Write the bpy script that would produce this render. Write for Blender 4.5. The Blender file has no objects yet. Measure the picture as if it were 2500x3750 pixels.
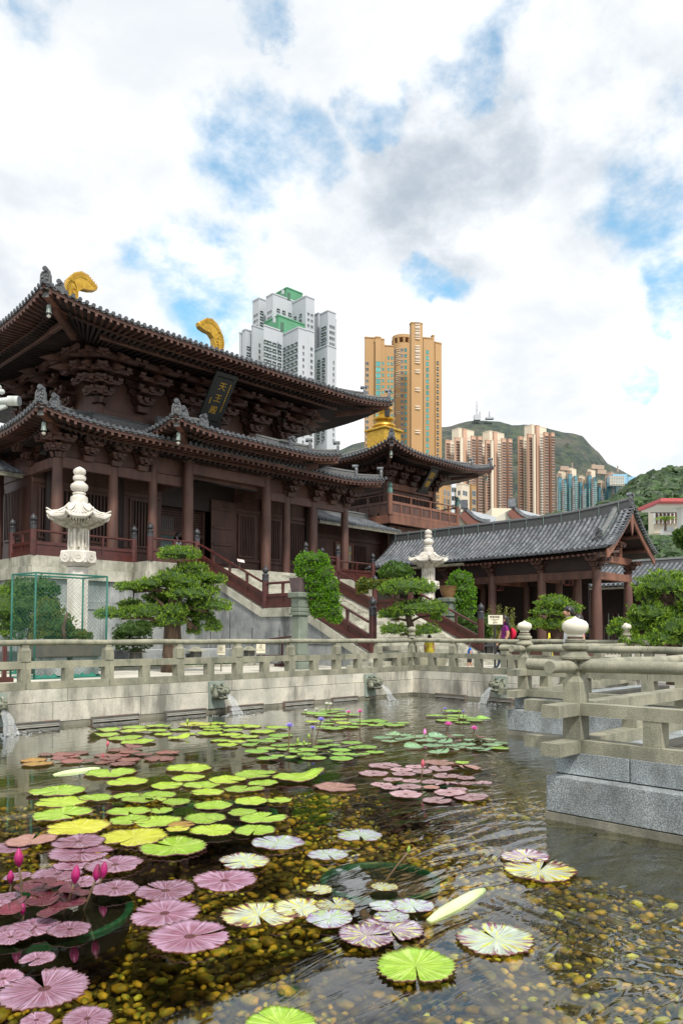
import bpy, math, random
import numpy as np
from mathutils import Vector, Matrix
random.seed(7); rng = np.random.default_rng(11)
sc = bpy.context.scene
col = sc.collection
PI = math.pi

# ---------------------------------------------------------------- camera
FPX, PITCH, ROLL, YAW, PCX, PCY = 2738.8, 0.0401, 0.00342, 0.78811, 1249.9, 2213.8   # photo is 2500 x 3750
EYE = np.array([0.0, 0.0, 1.75])
_f = np.array([math.sin(YAW)*math.cos(PITCH), math.cos(YAW)*math.cos(PITCH), math.sin(PITCH)])
_r = np.array([math.cos(YAW), -math.sin(YAW), 0.0]); _u = np.cross(_r, _f)
RT = math.cos(ROLL)*_r + math.sin(ROLL)*_u; UP = -math.sin(ROLL)*_r + math.cos(ROLL)*_u; FW = _f
cam = bpy.data.cameras.new('camera'); camo = bpy.data.objects.new('camera', cam); col.objects.link(camo)
cam.sensor_fit = 'HORIZONTAL'; cam.sensor_width = 36; cam.lens = 36*FPX/2500
cam.shift_x = (1250-PCX)/2500; cam.shift_y = (PCY-1875)/2500
cam.clip_start = 0.05; cam.clip_end = 9000
M = Matrix.Identity(4)
for i in range(3):
    M[i][0] = RT[i]; M[i][1] = UP[i]; M[i][2] = -FW[i]; M[i][3] = EYE[i]
camo.matrix_world = M
sc.camera = camo

def at(px, py, **k):
    """the point of a known plane (x=, y=, z= or distance d=) that the photo shows at px,py"""
    d = FW + RT*(px-PCX)/FPX - UP*(py-PCY)/FPX
    (a, v), = k.items()
    t = v if a == 'd' else (v-EYE['xyz'.index(a)])/d['xyz'.index(a)]
    return EYE + t*d

# ---------------------------------------------------------------- sky, sun
SUN_EL, SUN_AZ = math.radians(52), math.radians(205)      # azimuth counted from +Y towards +X
sundir = Vector((math.sin(SUN_AZ)*math.cos(SUN_EL), math.cos(SUN_AZ)*math.cos(SUN_EL), math.sin(SUN_EL)))
world = bpy.data.worlds.new("World"); sc.world = world; world.use_nodes = True
nt = world.node_tree; nt.nodes.clear()
def N(t, **k):
    n = nt.nodes.new(t)
    for a, b in k.items(): setattr(n, a, b)
    return n
def link(a, b): nt.links.new(a, b)
out = N('ShaderNodeOutputWorld'); bg = N('ShaderNodeBackground'); link(bg.outputs[0], out.inputs[0])
bg.inputs[1].default_value = 0.09
sky = N('ShaderNodeTexSky', sky_type='NISHITA', sun_disc=False); sky.sun_elevation = SUN_EL
sky.sun_rotation = SUN_AZ; sky.air_density = 1.1; sky.dust_density = 1.0; sky.ozone_density = 2.0
def math_(op, a, b=None, clamp=False):
    n = N('ShaderNodeMath', operation=op); n.use_clamp = clamp
    for i, v in enumerate((a, b)):
        if v is None: continue
        if isinstance(v, (int, float)): n.inputs[i].default_value = v
        else: link(v, n.inputs[i])
    return n.outputs[0]
def ramp(x, a, b, ease=True):
    n = N('ShaderNodeMapRange'); n.interpolation_type = 'SMOOTHSTEP' if ease else 'LINEAR'
    link(x, n.inputs[0]); n.inputs[1].default_value = a; n.inputs[2].default_value = b
    return n.outputs[0]
tc = N('ShaderNodeTexCoord'); gen = tc.outputs['Generated']
sep = N('ShaderNodeSeparateXYZ'); link(gen, sep.inputs[0])
zz = math_('ADD', math_('MAXIMUM', sep.outputs[2], 0.0), 0.28)
comb = N('ShaderNodeCombineXYZ'); link(math_('DIVIDE', sep.outputs[0], zz), comb.inputs[0]); link(math_('DIVIDE', sep.outputs[1], zz), comb.inputs[1])
comb.inputs[2].default_value = 3.7
def noise(vec, scale, detail, rough=0.55, dist=0.0):
    n = N('ShaderNodeTexNoise'); link(vec, n.inputs['Vector']); n.inputs['Scale'].default_value = scale
    n.inputs['Detail'].default_value = detail; n.inputs['Roughness'].default_value = rough; n.inputs['Distortion'].default_value = dist
    return n.outputs[0], n.outputs[1]
cl, clc = noise(comb.outputs[0], 2.1, 9, 0.58, 0.25)
fine, _ = noise(comb.outputs[0], 6.5, 8, 0.62)
# gaps in the cloud deck, each a direction on the sky, their rims torn by the noise
warp = N('ShaderNodeVectorMath', operation='MULTIPLY_ADD')
wn, wc = noise(gen, 5.0, 8, 0.6)
link(wc, warp.inputs[0]); warp.inputs[1].default_value = (0.24,)*3; link(gen, warp.inputs[2])
wsub = N('ShaderNodeVectorMath', operation='SUBTRACT'); link(warp.outputs[0], wsub.inputs[0]); wsub.inputs[1].default_value = (0.12,)*3
wnrm = N('ShaderNodeVectorMath', operation='NORMALIZE'); link(wsub.outputs[0], wnrm.inputs[0])
def blob(px, py, rad_in, rad_out):
    d = at(px, py, d=1.0)-EYE; d = d/np.linalg.norm(d)
    n = N('ShaderNodeVectorMath', operation='DOT_PRODUCT'); link(wnrm.outputs[0], n.inputs[0]); n.inputs[1].default_value = tuple(d)
    return ramp(n.outputs['Value'], math.cos(rad_out), math.cos(rad_in))
def vmax(xs):
    r = xs[0]
    for x in xs[1:]: r = math_('MAXIMUM', r, x)
    return r
gaps = vmax([blob(900, 575, .02, .10), blob(1130, 560, .0, .08), blob(740, 1040, .01, .085), blob(1590, 985, .01, .05), blob(2470, 640, .02, .11), blob(1720, 310, .0, .055),
             blob(1430, 420, .0, .05), blob(2390, 1370, .0, .035), blob(2460, 1000, .0, .06), blob(2490, 380, .01, .06), blob(30, 20, .01, .05), blob(950, 20, .0, .05)])
greys = vmax([blob(1680, 640, .04, .15), math_('MULTIPLY', blob(2230, 480, .0, .15), .8), math_('MULTIPLY', blob(250, 950, .03, .19), .55), math_('MULTIPLY', blob(1400, 760, .0, .14), .6)])
other = ramp(cl, 0.56, 0.70)                       # the deck is broken by itself everywhere
holes = math_('MAXIMUM', math_('MULTIPLY', ramp(gaps, 0.0, 1.0), ramp(fine, 0.30, 0.66)), math_('MULTIPLY', other, 0.10), True)
shade = math_('ADD', math_('MULTIPLY', greys, ramp(fine, 0.15, 0.75)), math_('MULTIPLY', ramp(clc, 0.50, 0.75), 0.12), True)
c0 = N('ShaderNodeMix', data_type='RGBA'); link(ramp(cl, 0.40, 0.64), c0.inputs[0]); c0.inputs[6].default_value = (11.5, 11.6, 11.7, 1); c0.inputs[7].default_value = (8.4, 8.7, 9.0, 1)
ccol = N('ShaderNodeMix', data_type='RGBA'); link(shade, ccol.inputs[0]); link(c0.outputs[2], ccol.inputs[6]); ccol.inputs[7].default_value = (4.7, 5.4, 6.2, 1)
skyb = N('ShaderNodeVectorMath', operation='MULTIPLY'); link(sky.outputs[0], skyb.inputs[0]); skyb.inputs[1].default_value = (1.9, 2.6, 2.35)
mix = N('ShaderNodeMix', data_type='RGBA'); link(holes, mix.inputs[0]); link(ccol.outputs[2], mix.inputs[6]); link(skyb.outputs[0], mix.inputs[7])
link(mix.outputs[2], bg.inputs[0])
sl = bpy.data.lights.new('sun', 'SUN'); sl.energy = 3.3; sl.angle = math.radians(7); sl.color = (1.0, 0.94, 0.84)
so = bpy.data.objects.new('sun', sl); col.objects.link(so); so.rotation_euler = sundir.to_track_quat('Z', 'Y').to_euler()
sc.view_settings.view_transform = 'Standard'; sc.view_settings.look = 'None'; sc.view_settings.gamma = 1.0
sc.view_settings.use_curve_mapping = False
sc.view_settings.exposure = 0.30
sc.cycles.max_bounces = 8; sc.cycles.transparent_max_bounces = 12
sc.cycles.caustics_reflective = False; sc.cycles.caustics_refractive = False

# ---------------------------------------------------------------- materials
MATS = {}
def mat(name, c1, c2=None, scale=2.0, rough=0.7, bump=0.0, bscale=40.0, var=0.0, stretch=(1, 1, 1), stain=None, stain_amt=0.5, stain_scale=1.2,
        speck=None, bdist=.02, metal=0.0, sss=0.0, obj_space=False, grain=0.0, spec=0.5, coat=0.0, trans=0.0, alpha=1.0, emit=None):
    if name in MATS: return MATS[name]
    m = bpy.data.materials.new(name); m.use_nodes = True; t = m.node_tree; b = t.nodes['Principled BSDF']
    def n(ty, **k):
        x = t.nodes.new(ty)
        for a, v in k.items(): setattr(x, a, v)
        return x
    L = t.links.new
    if obj_space: pos = n('ShaderNodeTexCoord').outputs['Object']
    else: pos = n('ShaderNodeNewGeometry').outputs['Position']
    mp = n('ShaderNodeMapping'); L(pos, mp.inputs[0]); mp.inputs['Scale'].default_value = stretch
    ns = n('ShaderNodeTexNoise'); L(mp.outputs[0], ns.inputs['Vector']); ns.inputs['Scale'].default_value = scale; ns.inputs['Detail'].default_value = 6; ns.inputs['Roughness'].default_value = .6
    mr = n('ShaderNodeMapRange'); L(ns.outputs[0], mr.inputs[0]); mr.inputs[1].default_value = .38; mr.inputs[2].default_value = .62
    mx = n('ShaderNodeMix', data_type='RGBA'); L(mr.outputs[0], mx.inputs[0]); mx.inputs[6].default_value = (*c1, 1); mx.inputs[7].default_value = (*(c2 or c1), 1)
    cur = mx.outputs[2]
    if speck:
        sn = n('ShaderNodeTexNoise'); L(pos, sn.inputs['Vector']); sn.inputs['Scale'].default_value = speck[1]; sn.inputs['Detail'].default_value = 2
        sr = n('ShaderNodeMapRange'); L(sn.outputs[0], sr.inputs[0]); sr.inputs[1].default_value = .4; sr.inputs[2].default_value = .6
        sr.inputs[3].default_value = 1-speck[0]; sr.inputs[4].default_value = 1+speck[0]
        sm = n('ShaderNodeVectorMath', operation='SCALE'); L(cur, sm.inputs[0]); L(sr.outputs[0], sm.inputs['Scale']); cur = sm.outputs[0]
    if stain:
        m2 = n('ShaderNodeMapping'); L(pos, m2.inputs[0]); m2.inputs['Scale'].default_value = (1, 1, .28); m2.inputs['Location'].default_value = (3, 7, 1)
        s2 = n('ShaderNodeTexNoise'); L(m2.outputs[0], s2.inputs['Vector']); s2.inputs['Scale'].default_value = stain_scale; s2.inputs['Detail'].default_value = 9; s2.inputs['Roughness'].default_value = .68
        r2 = n('ShaderNodeMapRange'); L(s2.outputs[0], r2.inputs[0]); r2.inputs[1].default_value = .47; r2.inputs[2].default_value = .66; r2.inputs[4].default_value = stain_amt
        x2 = n('ShaderNodeMix', data_type='RGBA'); L(r2.outputs[0], x2.inputs[0]); L(cur, x2.inputs[6]); x2.inputs[7].default_value = (*stain, 1); cur = x2.outputs[2]
    if var:
        oi = n('ShaderNodeObjectInfo'); ge = n('ShaderNodeNewGeometry')
        ad = n('ShaderNodeMath', operation='ADD'); L(oi.outputs['Random'], ad.inputs[0]); L(ge.outputs['Random Per Island'], ad.inputs[1])
        fr = n('ShaderNodeMath', operation='FRACT'); L(ad.outputs[0], fr.inputs[0])
        vr = n('ShaderNodeMapRange'); L(fr.outputs[0], vr.inputs[0]); vr.inputs[3].default_value = 1-var; vr.inputs[4].default_value = 1+var
        sm = n('ShaderNodeVectorMath', operation='SCALE'); L(cur, sm.inputs[0]); L(vr.outputs[0], sm.inputs['Scale']); cur = sm.outputs[0]
    L(cur, b.inputs['Base Color'])
    b.inputs['Roughness'].default_value = rough; b.inputs['Metallic'].default_value = metal
    b.inputs['Specular IOR Level'].default_value = spec
    if coat: b.inputs['Coat Weight'].default_value = coat; b.inputs['Coat Roughness'].default_value = .15
    if trans: b.inputs['Transmission Weight'].default_value = trans
    if alpha < 1: b.inputs['Alpha'].default_value = alpha
    if bump:
        bn = n('ShaderNodeTexNoise'); L(mp.outputs[0], bn.inputs['Vector']); bn.inputs['Scale'].default_value = bscale; bn.inputs['Detail'].default_value = 5
        bp = n('ShaderNodeBump'); L(bn.outputs[0], bp.inputs['Height']); bp.inputs['Strength'].default_value = bump; bp.inputs['Distance'].default_value = bdist
        L(bp.outputs[0], b.inputs['Normal'])
    MATS[name] = m
    return m
WOOD = mat('brown timber', (.122, .056, .040), (.068, .031, .024), 2.2, .55, .25, 30, .12, (1, 1, .25), (.05, .022, .018), .55, .9)
WOODL = mat('sunlit tone timber', (.24, .105, .065), (.155, .066, .044), 2.0, .6, .25, 30, .10, (1, 1, .3), (.07, .03, .022), .5, 1.0)  # lighter copy of the brown timber, the sun on fronts put into its colour
WOODD = mat('dark timber', (.030, .015, .012), (.017, .010, .009), 2.0, .65, .2, 30, .15)  # near-black copy, shade under the eaves and indoors put into its colour
PAINT = mat('oxblood painted timber', (.085, .022, .018), (.052, .015, .013), 3.0, .38, .1, 20, .08, stain=(.04, .012, .01), stain_amt=.5)
IRON = mat('dark bronze cap', (.055, .055, .062), (.03, .03, .035), 9, .42, .15, 30, .1, metal=.4)
TILE = mat('grey roof tile', (.135, .15, .172), (.06, .07, .082), 3.5, .5, .25, 50, .24, stain=(.30, .31, .325), stain_amt=.35, stain_scale=1.4)
TILED = mat('tile end', (.125, .135, .15), (.05, .056, .065), 14, .5, .3, 60, .2)
RIDGE = mat('stacked ridge tile', (.15, .155, .155), (.075, .08, .085), 4, .6, .3, 60, .15, (1, 1, 14))
GOLD = mat('gilding', (.58, .36, .045), (.40, .23, .025), 5, .4, .25, 12, 0, metal=.55)
STONE = mat('greenish rail stone', (.335, .325, .245), (.225, .222, .168), 2.4, .8, .5, 90, .07, stain=(.09, .10, .075), stain_amt=.7, stain_scale=3.2, speck=(.16, 120))
PALE = mat('pale wall stone', (.66, .63, .54), (.46, .455, .40), 1.6, .82, .5, 70, .10, stain=(.13, .13, .11), stain_amt=.85, stain_scale=1.5, speck=(.14, 90))
GRAN = mat('blue grey granite', (.36, .40, .42), (.22, .25, .265), 3.5, .78, .6, 120, .07, stain=(.12, .13, .12), stain_amt=.6, stain_scale=1.5, speck=(.38, 75))
PLAT = mat('platform stone', (.36, .375, .375), (.20, .225, .235), 1.1, .8, .4, 60, .12, stain=(.07, .075, .075), stain_amt=.85, stain_scale=1.3, speck=(.12, 60))
COPE = mat('coping stone', (.48, .47, .40), (.32, .32, .26), 1.4, .8, .4, 60, .10, stain=(.10, .10, .075), stain_amt=.8, stain_scale=1.3)
WHITE = mat('white carved stone', (.70, .67, .62), (.56, .54, .49), 3.0, .6, .4, 40, .03, stain=(.36, .30, .24), stain_amt=.45, stain_scale=2.6)
WHITES = mat('moss stained white stone', (.66, .62, .54), (.38, .36, .29), 7.0, .75, .5, 40, .05, stain=(.08, .085, .06), stain_amt=.9, stain_scale=4.5)
PAVE = mat('paving', (.56, .54, .47), (.45, .44, .38), 1.2, .75, .2, 60, .08, speck=(.08, 60))
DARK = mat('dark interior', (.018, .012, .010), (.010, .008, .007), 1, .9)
GLOBE = mat('milky lamp glass', (.70, .68, .60), (.64, .61, .50), 1.2, .3, stretch=(1, 1, 1))
BLACKP = mat('lacquer black and tub shade', (.012, .014, .015), (.007, .009, .010), 5, .5, .2, 20)  # lacquered boards, and tub sides where darkness is coloured in
BLACK = mat('soot black', (.02, .02, .022), (.012, .012, .014), 5, .6)
BARK = mat('bark', (.13, .085, .055), (.05, .034, .024), 9, .9, .9, 16, 0, (1, 1, .25))

# ---------------------------------------------------------------- mesh helpers
class MB:
    def __init__(s): s.v = []; s.f = []; s.m = []; s.cur = 0
    def add(s, v, f):
        k = len(s.v); s.v += [tuple(map(float, p)) for p in v]; s.f += [tuple(i+k for i in q) for q in f]; s.m += [s.cur]*len(f)
    def box(s, x0, x1, y0, y1, z0, z1):
        s.add([(x, y, z) for z in (z0, z1) for y in (y0, y1) for x in (x0, x1)],
              [(0, 2, 3, 1), (4, 5, 7, 6), (0, 1, 5, 4), (2, 6, 7, 3), (0, 4, 6, 2), (1, 3, 7, 5)])
    def bevbox(s, x0, x1, y0, y1, z0, z1, c=.015):
        X = (x0, x0+c, x1-c, x1); Y = (y0, y0+c, y1-c, y1)
        ring = lambda z, k: [(x0+k, y0+c, z), (x0+c, y0+k, z), (x1-c, y0+k, z), (x1-k, y0+c, z), (x1-k, y1-c, z), (x1-c, y1-k, z), (x0+c, y1-k, z), (x0+k, y1-c, z)]
        v = ring(z0, c*.7) + ring(z0+c, 0) + ring(z1-c, 0) + ring(z1, c*.7)
        f = [tuple(range(7, -1, -1)), tuple(range(24, 32))]
        for r in range(3):
            for i in range(8): j = (i+1) % 8; f.append((r*8+i, r*8+j, r*8+8+j, r*8+8+i))
        s.add(v, f)
    def obox(s, c, ax, ay, az, hx, hy, hz, taper=1.0):
        c, ax, ay, az = (np.array(q, float) for q in (c, ax, ay, az))
        v = []
        for k in (-1, 1):
            t = taper if k > 0 else 1.0
            for j in (-1, 1):
                for i in (-1, 1): v.append(c+ax*hx*i*t+ay*hy*j*t+az*hz*k)
        s.add(v, [(0, 2, 3, 1), (4, 5, 7, 6), (0, 1, 5, 4), (2, 6, 7, 3), (0, 4, 6, 2), (1, 3, 7, 5)])
    def beam(s, p, q, w, h, w2=None, h2=None, up=(0, 0, 1)):
        p = np.array(p, float); q = np.array(q, float); a = (q-p); L = np.linalg.norm(a); a /= L
        sd = np.cross(a, up); n = np.linalg.norm(sd); sd = sd/n if n > 1e-6 else np.array([1., 0, 0]); u = np.cross(sd, a)
        w2 = w2 or w; h2 = h2 or h
        v = [p+sd*i*w/2+u*j*h/2 for j in (-1, 1) for i in (-1, 1)] + [q+sd*i*w2/2+u*j*h2/2 for j in (-1, 1) for i in (-1, 1)]
        s.add(v, [(0, 2, 3, 1), (4, 5, 7, 6), (0, 1, 5, 4), (2, 6, 7, 3), (0, 4, 6, 2), (1, 3, 7, 5)])
    def tube(s, pts, r, n=8, cap=True):
        pts = [np.array(p, float) for p in pts]; rr = r if isinstance(r, (list, tuple)) else [r]*len(pts)
        v = []; f = []
        prev = None
        for i, p in enumerate(pts):
            a = pts[min(i+1, len(pts)-1)]-pts[max(i-1, 0)]; a = a/(np.linalg.norm(a)+1e-9)
            ref = prev if prev is not None else (np.array([0, 0, 1.]) if abs(a[2]) < .9 else np.array([1., 0, 0]))
            e1 = ref-a*(ref@a); e1 /= np.linalg.norm(e1)+1e-9; e2 = np.cross(a, e1); prev = e1
            for k in range(n):
                t = 2*PI*k/n; v.append(p+(e1*math.cos(t)+e2*math.sin(t))*rr[i])
        for i in range(len(pts)-1):
            for k in range(n): j = (k+1) % n; f.append((i*n+k, i*n+j, (i+1)*n+j, (i+1)*n+k))
        if cap: f.append(tuple(range(n-1, -1, -1))); f.append(tuple(range((len(pts)-1)*n, len(pts)*n)))
        s.add(v, f)
    def lathe(s, prof, n=16, c=(0, 0, 0), rot=0.0, sx=1.0, sy=1.0):
        v = []; f = []
        for r, z in prof:
            for k in range(n):
                t = 2*PI*k/n+rot; v.append((c[0]+r*math.cos(t)*sx, c[1]+r*math.sin(t)*sy, c[2]+z))
        for i in range(len(prof)-1):
            for k in range(n): j = (k+1) % n; f.append((i*n+k, i*n+j, (i+1)*n+j, (i+1)*n+k))
        f.append(tuple(range(n-1, -1, -1))); f.append(tuple(range((len(prof)-1)*n, len(prof)*n)))
        s.add(v, f)
    def prism(s, poly, off):
        """poly: list of 3d points (planar), extruded by off"""
        n = len(poly); off = np.array(off, float); v = [np.array(p, float) for p in poly]; v += [p+off for p in v]
        f = [tuple(range(n-1, -1, -1)), tuple(range(n, 2*n))] + [(i, (i+1) % n, n+(i+1) % n, n+i) for i in range(n)]
        s.add(v, f)
    def grid(s, rows, closed=False):
        n = len(rows[0]); v = [p for r in rows for p in r]; f = []
        for i in range(len(rows)-1):
            for k in range(n-1): f.append((i*n+k, i*n+k+1, (i+1)*n+k+1, (i+1)*n+k))
        s.add(v, f)
    def mesh(s, name, mats, smooth=False):
        me = bpy.data.meshes.new(name); me.from_pydata(s.v, [], s.f)
        for m in (mats if isinstance(mats, (list, tuple)) else [mats]): me.materials.append(m)
        if isinstance(mats, (list, tuple)) and len(mats) > 1: me.polygons.foreach_set('material_index', s.m)
        if smooth: me.polygons.foreach_set('use_smooth', [True]*len(s.f))
        me.update()
        if smooth == 'auto':
            try: me.set_sharp_from_angle(angle=math.radians(40))
            except Exception: pass
        return me
ORIG = {}
def origin(o): return ORIG.get(o.name, np.zeros(3)) if o is not None else np.zeros(3)
def link_obj(name, me, parent):
    o = bpy.data.objects.new(name, me); col.objects.link(o)
    if parent is not None: o.parent = parent; ORIG[o.name] = origin(parent)
    return o
def part(name, mb, m, parent, smooth=False, label=None):
    if not mb.v: return None
    L = origin(parent)
    if L.any(): mb.v = [(x-L[0], y-L[1], z-L[2]) for x, y, z in mb.v]
    o = link_obj(name, mb.mesh(name, m, smooth), parent)
    if label: o['label'] = label
    return o
def thing(name, label, cat, loc=(0, 0, 0), group=None):
    o = bpy.data.objects.new(name, None); col.objects.link(o); o.location = loc; o.empty_display_size = .2
    o['label'] = label; o['category'] = cat
    if group: o['group'] = group
    ORIG[o.name] = np.array(loc, float)
    return o
def tag(o, label, cat, group=None):
    o['label'] = label; o['category'] = cat
    if group: o['group'] = group
    return o
def struct(name, mb, m, smooth=False):
    o = part(name, mb, m, None, smooth); o['kind'] = 'structure'; return o
def stuff(o): o['kind'] = 'stuff'; return o
def mat4(p, ax=(1, 0, 0), ay=(0, 1, 0), az=(0, 0, 1), s=(1, 1, 1)):
    m = Matrix.Identity(4)
    for i in range(3): m[i][0] = ax[i]*s[0]; m[i][1] = ay[i]*s[1]; m[i][2] = az[i]*s[2]; m[i][3] = p[i]
    return m
def frame(a, up=(0, 0, 1)):
    a = np.array(a, float); a /= np.linalg.norm(a); sd = np.cross(up, a); n = np.linalg.norm(sd)
    sd = sd/n if n > 1e-6 else np.array([0., 1, 0]); return a, sd, np.cross(a, sd)
COUNT = {}
def pieces(name, me, ms, parent, cap=300, key=None):
    """separate objects for the nearest pieces, the rest joined as one stuff part; one limit per kind and thing"""
    key = (key or parent.name, name); left = cap-COUNT.get(key, 0)
    L = origin(parent); T = Matrix.Translation([-x for x in L])
    ms = sorted(ms, key=lambda m: (m.translation-Vector(EYE)).length)
    near, far = ms[:max(left, 0)], ms[max(left, 0):]
    COUNT[key] = COUNT.get(key, 0)+len(near)
    for m in near:
        o = link_obj(name, me, parent); o.matrix_basis = T @ m
    if far:
        n = len(me.vertices); co = np.empty(n*3); me.vertices.foreach_get('co', co); co = co.reshape(-1, 3)
        F = [tuple(p.vertices) for p in me.polygons]
        V = []; FF = []
        for i, m in enumerate(far):
            A = np.array(T @ m); V.append(co@A[:3, :3].T+A[:3, 3]); FF += [tuple(k+i*n for k in q) for q in F]
        m2 = bpy.data.meshes.new(name); m2.from_pydata(np.concatenate(V).tolist(), [], FF)
        for mm in me.materials: m2.materials.append(mm)
        if len(me.materials) > 1: m2.polygons.foreach_set('material_index', [p.material_index for p in me.polygons]*len(far))
        if me.polygons[0].use_smooth: m2.polygons.foreach_set('use_smooth', [True]*len(FF))
        o = link_obj(name, m2, parent); stuff(o)
def unitbox(m, bev=0.0, name='block'):
    b = MB(); b.box(-.5, .5, -.5, .5, -.5, .5); return b.mesh(name, m)
def bm(x0, x1, y0, y1, z0, z1): return mat4(((x0+x1)/2, (y0+y1)/2, (z0+z1)/2), s=(x1-x0, y1-y0, z1-z0))
def copy_tree(o, loc=None, rot=None, parent=None, label=None, scale=None):
    c = o.copy(); col.objects.link(c)
    if parent is not None: c.parent = parent
    else:
        if loc is not None: c.location = loc
        if rot is not None: c.rotation_euler = (0, 0, rot)
        if scale is not None: c.scale = (scale,)*3 if isinstance(scale, (int, float)) else scale
        if label: c['label'] = label
    for ch in list(o.children): copy_tree(ch, parent=c)
    return c
def text_mesh(body, size, extr=.005):
    c = bpy.data.curves.new('lettering', 'FONT'); c.body = body; c.size = size; c.extrude = extr; c.align_x = 'CENTER'; c.align_y = 'CENTER'; c.resolution_u = 3
    o = bpy.data.objects.new('lettering', c); col.objects.link(o)
    dg = bpy.context.evaluated_depsgraph_get(); me = bpy.data.meshes.new_from_object(o.evaluated_get(dg))
    bpy.data.objects.remove(o); bpy.data.curves.remove(c); return me
def lettering(body, size, m, p, ax, ay, parent, extr=.005, name='lettering'):
    me = text_mesh(body, size, extr); me.materials.clear(); me.materials.append(m)
    o = link_obj(name, me, parent); ax = np.array(ax, float); ay = np.array(ay, float)
    ax /= np.linalg.norm(ax); ay = ay-ax*(ax@ay); ay /= np.linalg.norm(ay); az = np.cross(ax, ay)
    L = origin(parent); o.matrix_basis = Matrix.Translation([-x for x in L]) @ mat4(p, ax, ay, az); return o
# ================================================================ ground, pond, stone railings
GZ = .58
g = MB()
for x0, x1, y0, y1 in ((-3000, 4500, 14.25, 4500), (17.3, 4500, -600, 14.25), (12.0, 17.3, -600, 7.1), (7.0, 12.0, -600, 3.5), (-3000, -5, -600, 14.25), (-5, 7.0, -600, -4)):
    g.add([(x0, y0, GZ), (x1, y0, GZ), (x1, y1, GZ), (x0, y1, GZ)], [(0, 1, 2, 3)])
ground = struct('ground', g, mat('plaza ground', (.34, .33, .29), (.27, .265, .235), .8, .85, .2, 50))
slab = MB(); slab.bevbox(-.5, .5, -.5, .5, -.5, .5, .012); slab_me = slab.mesh('paving_slab', PAVE)
ms = []
for i in range(24):
    for j in range(6):
        ms.append(bm(4.2+i*1.2+.008, 5.4+i*1.2-.008, 14.5+j*1.2+.008, 15.7+j*1.2-.008, GZ-.03, GZ+.012+random.uniform(-.003, .003)))
for i in range(5):
    for j in range(5):
        ms.append(bm(18.0+i*1.2, 19.19+i*1.2, 8.3+j*1.2, 9.49+j*1.2, GZ-.03, GZ+.012))
pieces('paving_slab', slab_me, ms, ground)

XL, YL, XF = 4.0, 13.85, 16.85          # left pond wall stands on y=YL, far wall on x=XF
XM, YM = 11.5, 7.3                      # corner of the middle block
XN, YN = 6.5, 3.70                      # corner of the near block
DEEP = -.55
# ---- pond walls: every stone its own block
def wall_blocks(parent, me, along, fixed, side, a0, a1, z0, z1, depth, length, offs, gap=.006, skip=()):
    """blocks of one course; 'along' x or y, outer face on fixed, body towards side"""
    ms = []; a = a0; k = 0
    while a < a1-1e-6:
        b = min(a1, a+(offs if k == 0 else length*random.uniform(.9, 1.1))); j = random.uniform(-.004, .004)
        lo, hi = sorted((fixed+j, fixed+side*depth))
        if not any(s0 < (a+b)/2 < s1 for s0, s1 in skip):
            if along == 'x': ms.append(bm(a+gap, b-gap, lo, hi, z0+gap, z1-gap))
            else: ms.append(bm(lo, hi, a+gap, b-gap, z0+gap, z1-gap))
        a = b; k += 1
    pieces('stone_block', me, ms, parent)
blk = MB(); blk.bevbox(-.5, .5, -.5, .5, -.5, .5, .012)
pale_me = blk.mesh('stone_block', PALE); gran_me = blk.mesh('stone_block', GRAN)
GROUT = mat('dark joint', (.07, .07, .06), (.04, .04, .035), 5, .9)
BASE = mat('water stained footing', (.26, .25, .20), (.17, .165, .13), 3, .7, .3, 60, .08, stain=(.06, .065, .045), stain_amt=.8, stain_scale=2)
def pond_wall(label, along, fixed, side, a0, a1, mesh, zt, zj, lower_off=0.0, upper_off=.03, ln=1.95):
    t = thing('pond_wall', label, 'stone wall', (a0, fixed, 0) if along == 'x' else (fixed, a0, 0))
    wall_blocks(t, mesh, along, fixed+side*upper_off, side, a0, a1, zj, zt, .3, ln, ln*.6)
    wall_blocks(t, mesh, along, fixed+side*lower_off, side, a0, a1, .075, zj, .3, ln, ln*.25)
    b = MB()
    for e, za_, zb_ in ((fixed+side*(lower_off+.02), DEEP, zj-.012), (fixed+side*(upper_off+.02), zj-.012, zt-.012)):
        lo, hi = sorted((e, e+side*.5))
        if along == 'x': b.box(a0+.01, a1-.01, lo, hi, za_, zb_)
        else: b.box(lo, hi, a0+.01, a1-.01, za_, zb_)
    part('backing', b, GROUT, t)
    b = MB(); e = fixed-side*.012; lo, hi = sorted((e, fixed+side*.2))
    if along == 'x': b.box(a0, a1, lo, hi, DEEP, .07)
    else: b.box(lo, hi, a0, a1, DEEP, .07)
    part('footing', b, BASE, t)
    return t
wl = pond_wall('long pale stone pond wall below the left railing', 'x', YL, 1, -6, XF+.03, pale_me, .705, .455)
wf = pond_wall('short pale grey pond wall at the far end of the pond', 'y', XF, 1, YM, YL+.03, pale_me, .72, .49)
wm = pond_wall('granite pond wall of the middle block behind the nearest corner', 'y', XM, 1, YN, YM, gran_me, .66, .44, 0, .24)
wm2 = pond_wall('pond wall running back from the middle block to the far wall', 'x', YM, -1, XM+.3, XF, gran_me, .66, .44, 0, .24)
wn = pond_wall('granite pond wall under the nearest railing corner at the right', 'y', XN, 1, -6, YN, gran_me, .635, .415, 0, .17)
wn2 = pond_wall('pond wall running back from the nearest railing corner', 'x', YN, -1, XN+.3, XM, gran_me, .635, .415, 0, .17)

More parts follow.
